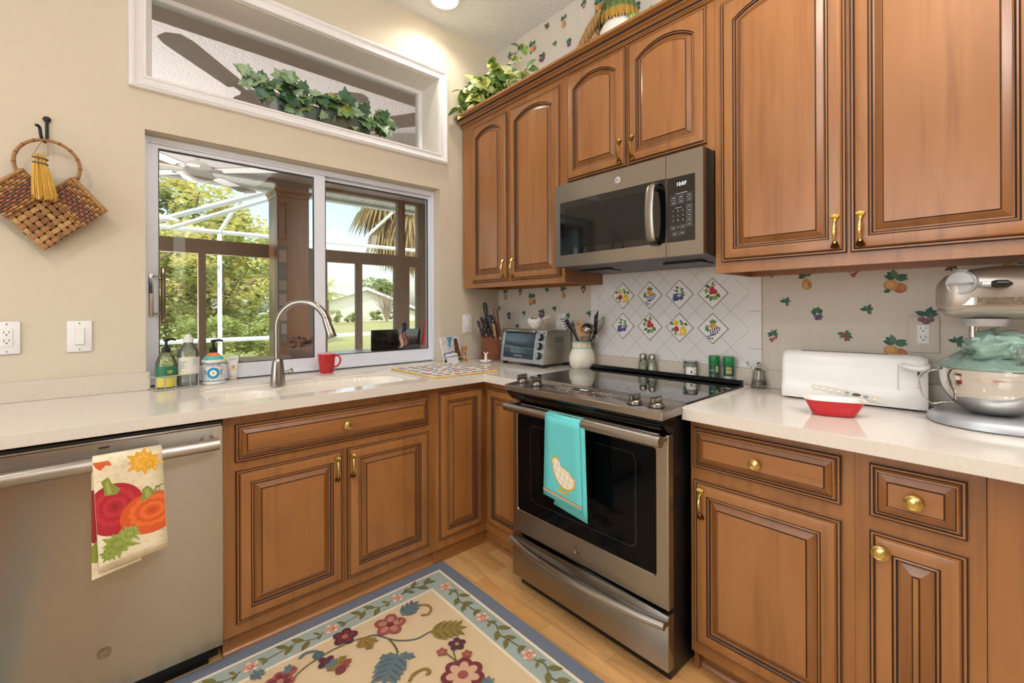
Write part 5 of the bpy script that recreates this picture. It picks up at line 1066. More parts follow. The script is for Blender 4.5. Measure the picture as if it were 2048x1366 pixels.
n_ = 20; up_ = [(.10+.20*i/n_, .060-.026*(i/n_)**1.4) for i in range(n_+1)]; lo_ = [(.10+.20*i/n_, .040-.026*(i/n_)**1.4) for i in range(n_+1)]
p.poly([(.095, .050)]+up_+[(.306, .024)]+lo_[::-1], 'DAD8CC')
for i, f in enumerate((.06, .17, .28, .39, .51, .89)):
    u = .10+.20*f; v = .050-.026*f**1.4; c_ = '8A9BAA' if i == 4 else 'EDECE6'; p.ell(u, v, .0075, .0048, 'B0AFA6'); p.ell(u, v, .0068, .0042, c_); p.poly([(u-.006, v-.0085), (u+.006, v-.0085), (u+.006, v-.0075), (u-.006, v-.0075)], '8E8E88')
p.ell(.10+.2*.77, .050-.026*.77**1.4, .0075, .005, '8A9BAA'); p.ell(.10+.2*.64, .050-.026*.64**1.4, .0125, .005, '1F2226')
b.build('button_panel', t, 0, doubles=False)
text('11111', .006, TT @ frame((.228, -.0068, .0358), (1, 0, 0), (0, 0, 1)), flat('B9C4CC'), t, 'display_digits')
b = MB(TT).m(TWH); b.tube(cr([(LT-.065, .004, .150), (LT-.045, -.010, .143), (LT-.022, -.014, .140), (LT-.004, -.006, .146), (LT-.003, .03, .15)], 4), [.006]+[.010]*15+[.008], 10, sy=.8); b.build('lever', t)
b = MB(TT).m(mat('slot_dark', '2A2A2C', .6)); b.box(LT-.026, LT-.020, .004, .02, .075, .128); b.m(mat('groove_shade', 'B9B8B6', .5)); b.rings([[(LT-.075, .0075, .150), (LT-.075, .001, .07), (LT-.060, -.002, .045)], [(LT-.073, .0070, .150), (LT-.073, .0004, .07), (LT-.058, -.0026, .045)]], False); b.build('lever_slot', t)
for x in (.03, LT-.04):
    for y in (.02, .105): b = MB(TT).m(BLACK).lathe([(0, 0), (.012, 0), (.012, .008), (0, .008)], 12, (x, y, 0)); b.build('foot', t)
b = MB().m(mat('white_flex', 'DEDCDA', .5)); e1 = TT @ V(LT-.02, .10, .02); b.tube(cr([e1, e1+V(.0, -.035, -.012), e1+V(-.03, -.075, -.0145), e1+V(-.06, -.06, -.0148), e1+V(-.05, -.10, -.0148), e1+V(0, -.13, -.0148)], 5), .003, 8); b.build('power_cord', t)
# red dish
TR = [G(1604, 793, 'z', CZ+.05), G(1732, 802, 'z', CZ+.05)]; dc = V(-.398, -2.113, CZ); du_ = (TR[1]-TR[0]).normalized(); DT = frame(dc, du_, V(-du_.y, du_.x, 0))
t = thing('loaf_dish', 'small red loaf dish with a white inside on the right worktop', 'dish', dc)
def srr(a_, c_, z, e=3.2, n=40): return [(a_*abs(math.cos(q))**(2/e)*math.copysign(1, math.cos(q)), c_*abs(math.sin(q))**(2/e)*math.copysign(1, math.sin(q)), z) for q in (2*PI*i/n for i in range(n))]
b = MB(DT).m(RED).rings([srr(.052, .026, 0), srr(.056, .030, .002), srr(.066, .038, .022), srr(.076, .046, .042), srr(.079, .049, .048), srr(.083, .053, .050)], True, True)
b.m(CER).rings([srr(.083, .053, .050), srr(.083, .053, .052), srr(.0765, .0465, .051), srr(.062, .035, .022), srr(.050, .025, .006)], True, False, True); b.build('dish_body', t, 50)
# ---------------------------------------------------------------- stand mixer
MC = V(-.215, -2.452, CZ); nd = V(-.34, .94, 0).normalized(); MT = frame(MC, V(nd.y, -nd.x, 0), nd)      # local y = nose direction
MET = mat('mixer_pearl', 'B3ABA2', .38, .6); MET2 = mat('mixer_silver', 'B4B8BD', .38, .55)
t = thing('stand_mixer', 'silver bowl-lift stand mixer at the right end of the worktop', 'stand mixer', MC)
def sell(cx, cy, ax, ay, z, e=2.4, n=44): return [(cx+ax*abs(math.cos(q))**(2/e)*math.copysign(1, math.cos(q)), cy+ay*abs(math.sin(q))**(2/e)*math.copysign(1, math.sin(q)), z) for q in (2*PI*i/n for i in range(n))]
b = MB(MT).m(MET2).rings([sell(0, -.09, .138, .222, 0), sell(0, -.09, .143, .227, .004), sell(0, -.09, .142, .226, .018), sell(0, -.09, .132, .214, .028), sell(0, -.09, .11, .19, .031)], True, True, True); b.build('base', t, 50)
b = MB(MT).m(MET).rings([sell(0, -.225, .06, .06, .028, 3), sell(0, -.225, .055, .055, .06, 3), sell(0, -.225, .052, .05, .20, 3), sell(0, -.22, .056, .06, .30, 3)], True, True, True); b.build('column', t, 50)
# head
b = MB(MT).m(MET); hs = []
for y, hw, z0, z1 in ((.112, .030, .345, .395), (.108, .048, .325, .415), (.094, .060, .312, .432), (.06, .068, .306, .446), (0, .072, .303, .455), (-.1, .073, .303, .456), (-.2, .070, .306, .448), (-.26, .058, .315, .43), (-.285, .03, .34, .40)):
    zc_ = (z0+z1)/2; hz_ = (z1-z0)/2; hs.append([(hw*abs(math.cos(q))**.75*math.copysign(1, math.cos(q)), y, zc_+hz_*abs(math.sin(q))**.8*math.copysign(1, math.sin(q))) for q in (2*PI*i/40 for i in range(40))])
b.rings(hs, True, True, True); hd_ = b.build('head', t, 60)
b = MB(MT).m(mat('mixer_band', 'BDB7B0', .2, .9)); bz0, bz1 = .345, .366
def hw_(y): return .0735*(1 if y < .0 else math.sqrt(max(.02, 1-(max(0, y)/.118)**2.6)))
ys = [-.24+.355*i/30 for i in range(31)]
path_ = [(-hw_(y)-.0012, y) for y in ys]+[(hw_(y)+.0012, y) for y in reversed(ys)]
b.rings([[(x, y, z) for x, y in path_] for z in (bz0, bz1)], True); b.build('trim_band', hd_, 60)
for i, z in enumerate((.328, .332)): b = MB(MT).m(mat('groove_line', '7E7872', .4, .6)); b.rings([[(x*.992+0, y*.992, zz) for x, y in path_] for zz in (z, z+.0015)], True); b.build('groove', hd_, 60)
TB = lambda y, z: MT @ frame((-hw_(y)-.0016, y, z), (0, -1, 0), (0, 0, 1))
text('KitchenAid', .021, TB(.0, .3575), CHROME, hd_, 'lettering', sx=1.15, bold=.0003); text('PROFESSIONAL 600', .0075, TB(-.0, .3485), flat('6E6A66'), hd_, 'lettering')
# hub cover, lock knob
hc_ = V(-.052, .078, .408); hn = V(-.80, .58, .12).normalized(); b = MB(MT).m(MET2).lathe([(.034, -.02), (.034, .008), (.031, .012), (.0285, .010), (0, .011)], 30, hc_, hn); b.box(-.012, .012, 0, 0, 0, 0) if False else None
b.m(CHROME); sd = hn.cross(V(0, 0, 1)).normalized(); b.rings([[hc_+hn*.0105+sd*.028, hc_+hn*.0105-sd*.028], [hc_+hn*.019+sd*.026+V(0, 0, -.004), hc_+hn*.019-sd*.026+V(0, 0, -.004)], [hc_+hn*.0105+sd*.027+V(0, 0, -.010), hc_+hn*.0105-sd*.027+V(0, 0, -.010)]], False)
b.m(MET2); b.tube([hc_+V(0, 0, .032)-sd*.013, hc_+V(0, 0, .036), hc_+V(0, 0, .032)+sd*.013], .006, 8); b.build('hub_cover', hd_)
b = MB(MT).m(MET2); kx = V(-.0735, .028, .402); b.tube([kx+V(.01, .02, 0), kx+V(-.006, .014, 0), kx+V(-.010, .0, 0)], [.007, .007, .008], 10); b.m(BLACK); b.tube([kx+V(-.010, .003, 0), kx+V(-.014, -.008, 0), kx+V(-.013, -.030, 0), kx+V(-.008, -.040, 0)], [.006, .011, .0105, .005], 12); b.build('speed_lever', hd_)
b = MB(MT).m(MET2).lathe([(.052, .306), (.050, .292), (.046, .284), (0, .284)], 30, (0, .012, 0)); b.build('planetary_hub', t); b = MB(MT).m(CHROME).lathe([(.0115, .245), (.0115, .285)], 16, (.0, .038, 0)); b.build('beater_shaft', t)
# bowl, handle
MIR = mat('polished_steel', 'CFCBC6', .07, 1)
bp_ = [(0, .030), (.030, .031), (.055, .040), (.078, .058), (.096, .082), (.108, .112), (.112, .140), (.114, .160), (.1175, .163), (.1165, .166), (.112, .164), (.108, .14), (.09, .08), (0, .040)]
b = MB(MT).m(MIR).lathe(bp_, 56); bw = b.build('bowl', t, 60)
hdw = V(-.42, .9, 0); hdl = (MT.to_3x3().inverted() @ V(-.35, .94, 0)).normalized()
b = MB(MT).m(MIR); w_ = hdl.cross(V(0, 0, 1)).normalized()*.013
hpth = cr([hdl*.111+V(0, 0, .155), hdl*.135+V(0, 0, .150), hdl*.156+V(0, 0, .132), hdl*.160+V(0, 0, .105), hdl*.150+V(0, 0, .07), hdl*.132+V(0, 0, .052), hdl*.112+V(0, 0, .058), hdl*.082+V(0, 0, .062)], 5)
b.rings([[q+w_, q-w_] for q in hpth], False); hb = b.build('bowl_handle', bw, 60, solid=.0022)
b = MB(MT).m(MET2); b.box(.05, .125, -.20, .0, .125, .14, .004); b.build('bowl_arm', t)
# green plastic bag tied over the bowl
BAG = glassy('mint_plastic_bag', (.84, .94, .90), 1.6, rough=.08, solid=.34, solid_col='BDE0D3')
rnd = random.Random(11)
b = MB(MT).m(BAG)
def bagf(u, v):
    a = 2*PI*u; r = .119*(1-v)**.8+.002
    wv = .006*math.sin(a*5+3*v)*v+.004*math.sin(a*11+1.7)*v*(1-v)*2+.003*math.sin(a*17+9*v)*(1-v)*v*3
    z = .166+.052*(1-(1-v)**1.5)+wv
    return (r*math.cos(a)+.0*v, r*math.sin(a)+.004*v, z)
b.grid(bagf, 72, 18, True); tb = tag(b.build('plastic_bag', base=MC+V(0, 0, .17), smooth=80, solid=.0006), 'crumpled mint green plastic bag covering the mixer bowl', 'bag')
for k, (x0_, y0_, s_, z_) in enumerate(((-.045, .01, .05, .222), (.0, -.01, .045, .238), (-.03, -.05, .04, .215), (-.055, -.02, .038, .212))):
    bm_ = MB(MT).m(BAG)
    def lump(u, v, x0_=x0_, y0_=y0_, s_=s_, z_=z_, k=k):
        a = 2*PI*u; th = PI*v; rr_ = s_*(1+.20*math.sin(a*3+k)+.13*math.sin(a*5+th*4+k*2)+.10*math.cos(th*6+a*2)+.06*math.sin(a*9-th*5))
        return (x0_+rr_*math.sin(th)*math.cos(a)*.9, y0_+rr_*math.sin(th)*math.sin(a)*1.3, z_+rr_*.62*math.cos(th))
    bm_.grid(lump, 40, 24, True); o = bm_.build('bag_crumple', None, 80, world=True); 
    o.data.transform(Matrix.Translation(-(MC+V(0, 0, .17)))); o.parent = tb
b = MB(MT).m(CGLASS); b.rings([[(.10*math.cos(a), .10*math.sin(a), z) for a in (PI*1.05+PI*.42*i/14 for i in range(15))] for z in (.17, .235)], False); tag(b.build('pouring_shield', base=MC+V(0, 0, .2), smooth=60, solid=.002), 'clear plastic pouring shield behind the green bag on the mixer', 'shield')
# ================================================================ sun porch beyond the window
TANF = mat('bronze_aluminium', '967C66', .5, bevel=.002); PCEIL = mat('porch_stucco', 'EADDD9', .85, bump=((60, 60, 60), .6, .01)); TAN2 = mat('porch_tan_board', 'A08C78', .7)
b = MB().m(mat('porch_floor', 'A08F7A', .6)); b.box(-7, 2.2, .27, 3.5, -.1, 0); struct(b.build('floor_porch', smooth=0))
b = MB().m(PCEIL); b.box(-7, 2.2, .27, 3.5, 2.77, 2.87); struct(b.build('ceiling_porch', smooth=0))
b = MB().m(TANF); b.box(2.0, 2.2, .27, 3.5, 0, 2.77); struct(b.build('wall_porch_right', smooth=0))
b = MB().m(TAN2); b.box(-7.2, -7, .27, 3.5, 0, 2.77); struct(b.build('wall_porch_left', smooth=0))
w3 = thing('window_3', 'bronze framed porch windows facing the garden', 'window', (-1, 3.25, 0)); struct(w3)
up_ = [(-6.9, -4.3), (-4.2, -1.9-.6), (-2.42, -.652), (-.30, -.14), (-.10, .884), (.985, 1.195), (1.40, 1.95)]
lo_ = [(-6.9, -4.3), (-4.2, -1.93), (-1.87, -1.405), (-1.342, -.66), (-.085, .297), (.364, .84), (1.045, 1.185), (1.40, 1.95)]
holes = [R4(a, c, 2.0, 2.735) for a, c in up_]+[R4(a, c, .12, 1.852) for a, c in lo_[2:]]+[R4(a, c, 1.187, 1.852) for a, c in lo_[:2]]  # solid panel under the leftmost openings added unseen to cut off the pool lamp
b = MB().m(TANF); b.prism([R4(-6.99, 1.99, .001, 2.769)]+holes, 3.2, 3.29, PXZ); b.build('window_frame', w3, 0)
for a, c in up_: b = MB().m(WGLASS); b.box(a-.01, c+.01, 3.243, 3.247, 1.99, 2.745); b.build('pane', w3, 0)
for a, c in lo_: b = MB().m(WGLASS); b.box(a-.01, c+.01, 3.243, 3.247, .11, 1.862); b.build('pane', w3, 0)
# eave outside
SOF = mat('white_soffit', 'D8D8CC', .6)
b = MB().m(SOF); b.box(-8, 3, 3.5, 4.1, 2.875, 2.90); 
for i in range(110): b.box(-8+.1*i, -7.985+.1*i, 3.5, 4.1, 2.866, 2.875)
b.box(-8, 3, 4.1, 4.22, 2.83, 3.0); tag(b.build('eave', base=(-2.5, 3.8, 2.87), smooth=0), 'ribbed white eave and gutter outside the porch windows', 'eave')
# ceiling fan
FANM = mat('fan_white', 'E4DEDA', .4)
fc = V(-1.58, 1.80, 2.35); t = thing('ceiling_fan', 'white ceiling fan hanging in the porch beyond the sink window', 'fan', fc)
b = MB().m(FANM); b.tube([fc+V(0, 0, .06), V(fc.x, fc.y, 2.768)], .014, 10); b.build('down_rod', t)
b = MB().m(FANM).lathe([(0, -.03), (.07, -.03), (.10, -.01), (.10, .03), (.06, .065), (0, .07)], 28, fc); b.build('motor', t)
b = MB().m(mat('fan_dome', 'EDE6DC', .3)).lathe([(0, -.09), (.06, -.082), (.10, -.06), (.12, -.032), (0, -.031)], 28, fc); b.build('light_dome', t)
for i in range(4):
    a = PI*1.25+i*2*PI/4; T = LM(fc, a)
    b = MB(T).m(FANM); b.box(.09, .2, -.02, .02, -.004, .004); ol = [(.18, -.055), (.60, -.072), (.66, -.055), (.68, 0), (.66, .055), (.60, .072), (.18, .055)]; b.prism([ol], -.004, .004); b.build('blade', t, 0)
# solid cabinet added to imitate the kitchen's reflection in the window glass
t = thing('reflected_cabinet', 'brown cabinet with pinned notes added in the porch to imitate a kitchen reflection', 'cabinet', (-.63, 2.85, 0))
CW = wood('porch_brown_wood', '8A5B3A', '9A6846', '6E442A')
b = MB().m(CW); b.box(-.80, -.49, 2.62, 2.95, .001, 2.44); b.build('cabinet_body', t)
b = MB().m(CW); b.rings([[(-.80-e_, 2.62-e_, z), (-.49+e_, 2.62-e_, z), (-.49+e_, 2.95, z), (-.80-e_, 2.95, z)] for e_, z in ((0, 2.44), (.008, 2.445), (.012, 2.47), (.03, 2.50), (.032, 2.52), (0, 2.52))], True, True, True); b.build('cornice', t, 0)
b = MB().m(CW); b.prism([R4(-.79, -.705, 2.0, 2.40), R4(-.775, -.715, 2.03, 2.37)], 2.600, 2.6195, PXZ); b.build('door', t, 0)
b = MB().m(mat('grey_fridge_side', '6E675E', .5)); b.box(-.80, -.705, 2.606, 2.6195, .9, 1.93); b.build('fridge_side', t)
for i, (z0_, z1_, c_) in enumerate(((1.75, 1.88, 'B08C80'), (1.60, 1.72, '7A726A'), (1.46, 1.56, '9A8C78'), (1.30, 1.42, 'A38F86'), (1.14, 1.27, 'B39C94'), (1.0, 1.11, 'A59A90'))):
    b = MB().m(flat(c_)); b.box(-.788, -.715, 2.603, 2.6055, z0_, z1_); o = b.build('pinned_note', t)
t = thing('porch_table', 'long low wooden table in the porch under the window', 'table', (-.6, 1.15, 0))
b = MB().m(CW); b.box(-1.40, .35, .85, 1.45, .865, .895, .004); b.build('table_top', t)
for x, y in ((-1.34, .91), (.29, .91), (-1.34, 1.39), (.29, 1.39)): b = MB().m(CW); b.box(x-.03, x+.03, y-.03, y+.03, .001, .865); b.build('leg', t)
t = thing('television', 'small dark flat television on the porch table behind the right pane', 'television', (-.29, 1.05, .896))
b = MB().m(mat('tv_screen', '15110F', .12)); b.box(-.513, -.06, 1.0, 1.02, .91, 1.085, .008); b.build('screen', t); b = MB().m(BLACK); b.box(-.36, -.22, .99, 1.10, .8955, .911, .003); b.build('stand', t)
fp = V(-.255, .93, .896); t = thing('small_flag', 'little striped flag on a stick before the television', 'flag', fp)
b = MB().m(BRASSD); b.tube([fp, fp+V(.015, 0, .275)], .003, 6); b.lathe([(0, 0), (.02, 0), (.02, .008), (0, .012)], 12, fp); b.build('stick', t)
b = MB()
def fl(u, v, k=0): return fp+V(.008+.012*math.sin(v*9)-.085*u*(.35+.75*v)+.02*v, -.012*math.sin(u*6+v*3)-k, .262-.20*v-.03*u)
for i in range(7):
    b.m(flat(('A84A46', 'D8CDBE')[i % 2])); b.grid(lambda u, v, i=i: fl((i+u)/7, v), 1, 10)
b.m(flat('3C4258')); b.grid(lambda u, v: fl(u*.95, v*.42, .002), 6, 4)
b.build('flag_cloth', t, 60, doubles=False)
fq = V(-.02, .98, .896); t = thing('red_pennant', 'dark red furled pennant on a pole at the right of the television', 'flag', fq)
b = MB().m(BRASSD); b.tube([fq, fq+V(0, 0, .31)], .003, 6); b.lathe([(0, 0), (.02, 0), (.02, .008), (0, .012)], 12, fq); b.build('pole', t); b = MB().m(mat('red_cloth', 'A3332F', .8)); b.grid(lambda u, v: fq+V((.006+.036*v)*(1+.2*math.sin(u*2*PI*4))*math.cos(2*PI*u), (.006+.03*v)*(1+.2*math.sin(u*2*PI*4))*math.sin(2*PI*u), .285-.24*v), 32, 6, True); b.build('cloth', t, 60)
fr2 = V(-1.04, 1.05, .896); t = thing('flower_bowl', 'dusky pink flowers in a pale bowl on the porch table', 'flowers', fr2)
b = MB().m(flat('B7A79C')).lathe([(0, 0), (.05, 0), (.09, .05), (.095, .07), (.08, .06), (0, .05)], 24, fr2); b.build('bowl', t)
b = MB(); rnd = random.Random(2)
for i in range(60):
    c = fr2+V(rnd.gauss(0, .04), rnd.gauss(0, .03), .085+rnd.uniform(0, .06)); b.m(flat(('7C4A56', '9A6A60', 'A98458', '5C3A44')[i % 4])); n_ = V(rnd.uniform(-1, 1), rnd.uniform(-1, .2), rnd.uniform(.2, 1)).normalized(); b.lathe([(0, 0), (.012, .006), (.017, .012)], 6, c, n_)
b.build('blossoms', t, 0)
lamp('pool_bounce_spot', 'SPOT', (-3.04, 5.03, .2), 1900, color=(1, .96, .95), aim=(-1.5, .9, 2.75)).data.spot_size = math.radians(50)  # added spot lamp standing in for sunlight bounced off the pool
# ================================================================ garden
LAWN = mat('lawn', '98965A', .9, var=[((.35, .35, .35), 'A9A062', .4, .65), ((6, 6, 6), '7C8648', .5, .8)])
b = MB().m(LAWN); b.box(-60, 90, 4.3, 120, -.3, -.1); struct(b.build('ground', smooth=0))
b = MB().m(mat('pool_deck', 'E2DCD2', .7)); b.box(-14, 9, 3.5, 7.3, -.12, -.02); struct(b.build('floor_deck', smooth=0))
CAGE = mat('cage_white', 'E9ECE6', .4)
t = thing('pool_cage', 'white aluminium pool screen cage outside the porch', 'screen enclosure', (-.6, 7, 0))
def beam(a, c, w_=.05, nm='beam'):
    b = MB().m(CAGE); b.tube([a, c], w_*.7, 4, up=(0, 1, 0.01)); b.build(nm, t, 0)
for x in (-5.2, -2.9, -.63, 1.9, 4.4): beam((x, 7, -.02), (x, 7, 2.62), .05, 'post')
for z, nm in ((2.65, 'eave_beam'), (.72, 'chair_rail')): beam((-8, 7, z), (8, 7, z), .055, nm)
for x in (-5.2, -2.9, -.63, 1.9, 4.4): beam((x, 7, 2.65), (x+.35, 4.25, 4.9 if False else 3.75), .05, 'roof_beam')
beam((-1.75, 6.9, 2.62), (-.2, 4.3, 3.0), .06, 'roof_brace'); beam((-1.35, 6.9, 2.62), (.1, 4.3, 3.05), .05, 'roof_brace')
beam((-8, 5.6, 3.2), (8, 5.6, 3.2), .05, 'purlin')
# trees
def leafmat(n, c, c2): 
    m = mat(n, c, .7, var=[((1.2,)*3, c2, .35, .65)]); nt = m.node_tree; N = nt.nodes; L = nt.links; p = N['Principled BSDF']; src = p.inputs['Base Color'].links[0].from_socket
    tl = N.new('ShaderNodeBsdfTranslucent'); mx = N.new('ShaderNodeMixShader'); mx.inputs[0].default_value = .45; L.new(src, tl.inputs[0]); L.new(p.outputs[0], mx.inputs[1]); L.new(tl.outputs[0], mx.inputs[2]); L.new(mx.outputs[0], N['Material Output'].inputs[0]); return m
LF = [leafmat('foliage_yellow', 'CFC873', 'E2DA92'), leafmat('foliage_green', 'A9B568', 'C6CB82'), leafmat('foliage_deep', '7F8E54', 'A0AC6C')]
BARK = mat('bark', '7A6A56', .9)
def leafcloud(b, c, rx, ry, rz_, n, s, rnd, mats, lobes=9):
    ctr = [(c+V(rnd.uniform(-.75, .75)*rx, rnd.uniform(-.75, .75)*ry, rnd.uniform(-.7, .75)*rz_), rnd.uniform(.28, .5)) for _ in range(lobes)]
    for i in range(n):
        q, f = ctr[rnd.randrange(lobes)]; d = V(rnd.gauss(0, 1), rnd.gauss(0, 1), rnd.gauss(0, 1)).normalized()*rnd.uniform(.5, 1)
        p = q+V(d.x*rx*f, d.y*ry*f, d.z*rz_*f); a = V(rnd.gauss(0, 1), rnd.gauss(0, 1), rnd.gauss(0, .7)).normalized(); u = a.cross(V(.1, .2, 1)).normalized(); k = s*rnd.uniform(.6, 1.4)
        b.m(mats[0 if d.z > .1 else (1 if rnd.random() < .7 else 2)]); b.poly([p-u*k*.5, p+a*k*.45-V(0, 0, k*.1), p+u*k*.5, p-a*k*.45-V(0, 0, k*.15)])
def tree(lab, x, y, h, rx, rz_, n, s, seed, mats=LF, trunk=.18, nm='tree', grp='garden trees'):
    rnd = random.Random(seed); t = thing(nm, lab, 'tree' if nm == 'tree' else 'bush', (x, y, -.1), group=grp)
    if trunk:
        b = MB().m(BARK); top = V(x+.2, y, h*.62); b.tube([V(x, y, -.1), V(x+.05, y, h*.3), top], [trunk, trunk*.8, trunk*.5], 8)
        for k in range(5): a = rnd.uniform(0, 6.28); b.tube([V(x+.05, y, h*(.3+.05*k)), V(x+math.cos(a)*rx*.5, y+math.sin(a)*rx*.4, h*(.5+.06*k)), V(x+math.cos(a)*rx*.85, y+math.sin(a)*rx*.7, h*(.62+.06*k))], [trunk*.45, trunk*.3, trunk*.1], 6)
        b.build('trunk', t)
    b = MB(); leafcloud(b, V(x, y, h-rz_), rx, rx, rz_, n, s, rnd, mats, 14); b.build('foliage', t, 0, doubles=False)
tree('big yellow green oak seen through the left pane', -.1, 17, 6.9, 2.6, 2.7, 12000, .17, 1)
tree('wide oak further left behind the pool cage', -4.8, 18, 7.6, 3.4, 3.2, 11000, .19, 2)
tree('round leafy tree low beside the imitated cabinet reflection', 2.6, 20, 4.9, 1.9, 1.6, 7000, .16, 3)
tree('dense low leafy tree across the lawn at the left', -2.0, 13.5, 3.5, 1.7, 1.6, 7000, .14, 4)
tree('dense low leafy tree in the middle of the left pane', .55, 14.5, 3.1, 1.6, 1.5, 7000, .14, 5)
tree('distant rounded tree behind the white house', 27.5, 60, 6.0, 4.2, 2.6, 1500, .6, 6, [LF[2], LF[2], LF[2]], .3)
for i, (x, y, s_) in enumerate(((-3.2, 9.6, .75), (-2.0, 10.2, .85), (-.6, 9.8, .7), (.6, 10.4, .8), (1.5, 11.2, .8))):
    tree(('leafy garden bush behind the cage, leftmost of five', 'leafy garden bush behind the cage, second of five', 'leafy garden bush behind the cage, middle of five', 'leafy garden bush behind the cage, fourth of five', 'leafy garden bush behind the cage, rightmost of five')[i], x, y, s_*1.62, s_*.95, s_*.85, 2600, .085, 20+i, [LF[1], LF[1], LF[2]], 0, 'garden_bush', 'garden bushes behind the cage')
# white house across the lawn
HW = mat('house_wall', 'CBCBBD', .7); HR_ = mat('house_roof', 'E4E5E0', .6)
hx0, hx1, hy, hz = 10.0, 24.6, 46.0, 3.45
t = thing('white_house', 'low white house with a pale gabled roof across the lawn', 'house', (17, 50, -.1)); ap = 19.2
b = MB().m(HW); b.rings([[(hx0, y, -.1), (hx1+1, y, -.1), (hx1+1, y, .95), (ap, y, hz), (hx0, y, .6)] for y in (hy, hy+12)], True, True, True); b.build('wall', t, 0)
b = MB().m(HR_); 
for sg, xe, ze in ((-1, hx0-.5, .55), (1, hx1+2, .75)): b.rings([[(ap, y, hz+.28), (xe, y, ze+.28), (xe, y, ze), (ap, y, hz)] for y in (hy-.6, hy+12.5)], True, True, True)
b.rings([[(hx0-6, hy+5, .9), (ap-2, hy+5, 4.0), (ap-2, hy+12, 4.0), (hx0-6, hy+12, .9)], [(hx0-6, hy+5, 1.0), (ap-2, hy+5, 4.1), (ap-2, hy+12, 4.1), (hx0-6, hy+12, 1.0)]], True, True, True); b.build('roof', t, 0)
b = MB().m(mat('gable_vent', 'C9CDC4', .6)); b.box(22.0, 22.7, hy-.05, hy, 1.0, 1.55); b.build('gable_vent', t, 0)
for i, x in enumerate(G(px_, 630, 'y', 44.5).x for px_ in (664, 706, 752, 792)):
    tree(('round clipped bush at the white house, leftmost', 'round clipped bush at the white house, second', 'round clipped bush at the white house, third', 'round clipped bush at the white house, rightmost')[i], x, 44.5, 1.25, .75, .65, 260, .3, 40+i, [LF[1], LF[2], LF[2]], 0, 'garden_bush', 'clipped bushes at the house')
t = thing('bare_shrub', 'bare vase shaped shrub in front of the white house', 'shrub', (19.95, 42.3, -.1)); b = MB().m(mat('twig', '8E7C68', .9)); rnd = random.Random(8)
for i in range(34): a = rnd.uniform(0, 6.28); r_ = rnd.uniform(.3, 1.9); b.tube([(19.95, 42.3, -.1), (19.95+r_*.3*math.cos(a), 42.3+r_*.3*math.sin(a), 1.2), (19.95+r_*math.cos(a), 42.3+r_*math.sin(a), rnd.uniform(2.2, 3.6))], [.07, .05, .02], 4)
b.build('branches', t, 0)
def frond_palm(nm, lab, x, y, h, n, L, droop, seed, mats, trunk=.12, skirt=0, fan=False):
    rnd = random.Random(seed); t = thing(nm, lab, 'palm', (x, y, -.1)); b = MB().m(BARK); b.tube([V(x, y, -.1), V(x+.05, y, h*.5), V(x, y, h)], [trunk, trunk*.85, trunk*.9], 10); b.build('trunk', t)
    b = MB()
    for i in range(n):
        a = rnd.uniform(0, 6.28); el = rnd.uniform(-.9, 1.1) if not skirt or i > n*skirt else rnd.uniform(-1.5, -.8); m_ = mats[0] if el > -.2 else mats[1]
        d = V(math.cos(a)*math.cos(el), math.sin(a)*math.cos(el), math.sin(el)); l = L*rnd.uniform(.8, 1.1); b.m(m_)
        hub = V(x, y, h)+d*l*.5; sd = d.cross(V(0, 0, 1)).normalized()
        b.tube([V(x, y, h), hub], .015, 4)
        for k in range(13):
            th = (k-6)*.2 if fan else 0; ps = hub if fan else V(x, y, h)+d*l*(.25+.06*k)
            for sg in ((1,) if fan else (1, -1)):
                dd = (d*math.cos(th)+sd*math.sin(th)).normalized() if fan else (d*.5+sd*sg).normalized(); ln = l*(.62 if fan else .28*(1.2-k/16)); e1_ = ps+dd*ln*.6+V(0, 0, -droop*ln*.25); e2 = ps+dd*ln+V(0, 0, -droop*ln); wv = dd.cross(V(0, 0, 1)).normalized()*.035*L
                b.poly([ps, e1_+wv, e1_-wv]); b.poly([e1_+wv, e2, e1_-wv])
    b.build('fronds', t, 0, doubles=False)
PF = [leafmat('palm_green', 'A5A654', 'C4BC70'), leafmat('palm_dry', 'A88E5E', 'C4AC7C')]
frond_palm('cabbage_palm', 'shaggy cabbage palm with drooping fronds behind the cage', G(808, 600, 'y', 10.2).x, 10.2, 4.75, 120, 1.5, .9, 5, PF, .16, .5, True)
frond_palm('young_palm', 'small feathery palm in front of the white house', 12.2, 38, 3.0, 22, 1.7, .6, 6, [LF[1], LF[1]], .14)
# ================================================================ rug
RC = V(-.876, -.603, 0); RW, RL = 1.62, 2.40          # extends to -x and -y from its inner corner
RUGB = mat('rug_blue_border', '616875', .95, var=[((420,)*3, '848A95', .5, .7)], bump=((700,)*3, .5, .002)); RUGF = mat('rug_cream_field', 'CDB692', .95, var=[((300,)*3, 'BFA580', .45, .75)], bump=((700,)*3, .5, .002)); RUGS = mat('rug_sage_band', '9AA59C', .95, var=[((350,)*3, '8A9892', .45, .7)], bump=((700,)*3, .5, .002)); RUGL = mat('rug_ivory_line', 'D9CCB2', .95)
t = thing('rug', 'flowered cream rug with sage band and slate blue border on the floor', 'rug', (RC.x-RW/2, RC.y-RL/2, 0))
b = MB().m(RUGB); b.prism([[(RC.x, RC.y), (RC.x-RW, RC.y), (RC.x-RW, RC.y-RL), (RC.x, RC.y-RL)]], .0006, .0095); b.build('rug_pile', t, 0)
b = MB(); p = Paint(b, lambda u, v, k: (RC.x-u, RC.y-v, .0098+k), .0003)      # u away from the range, v away from the sink
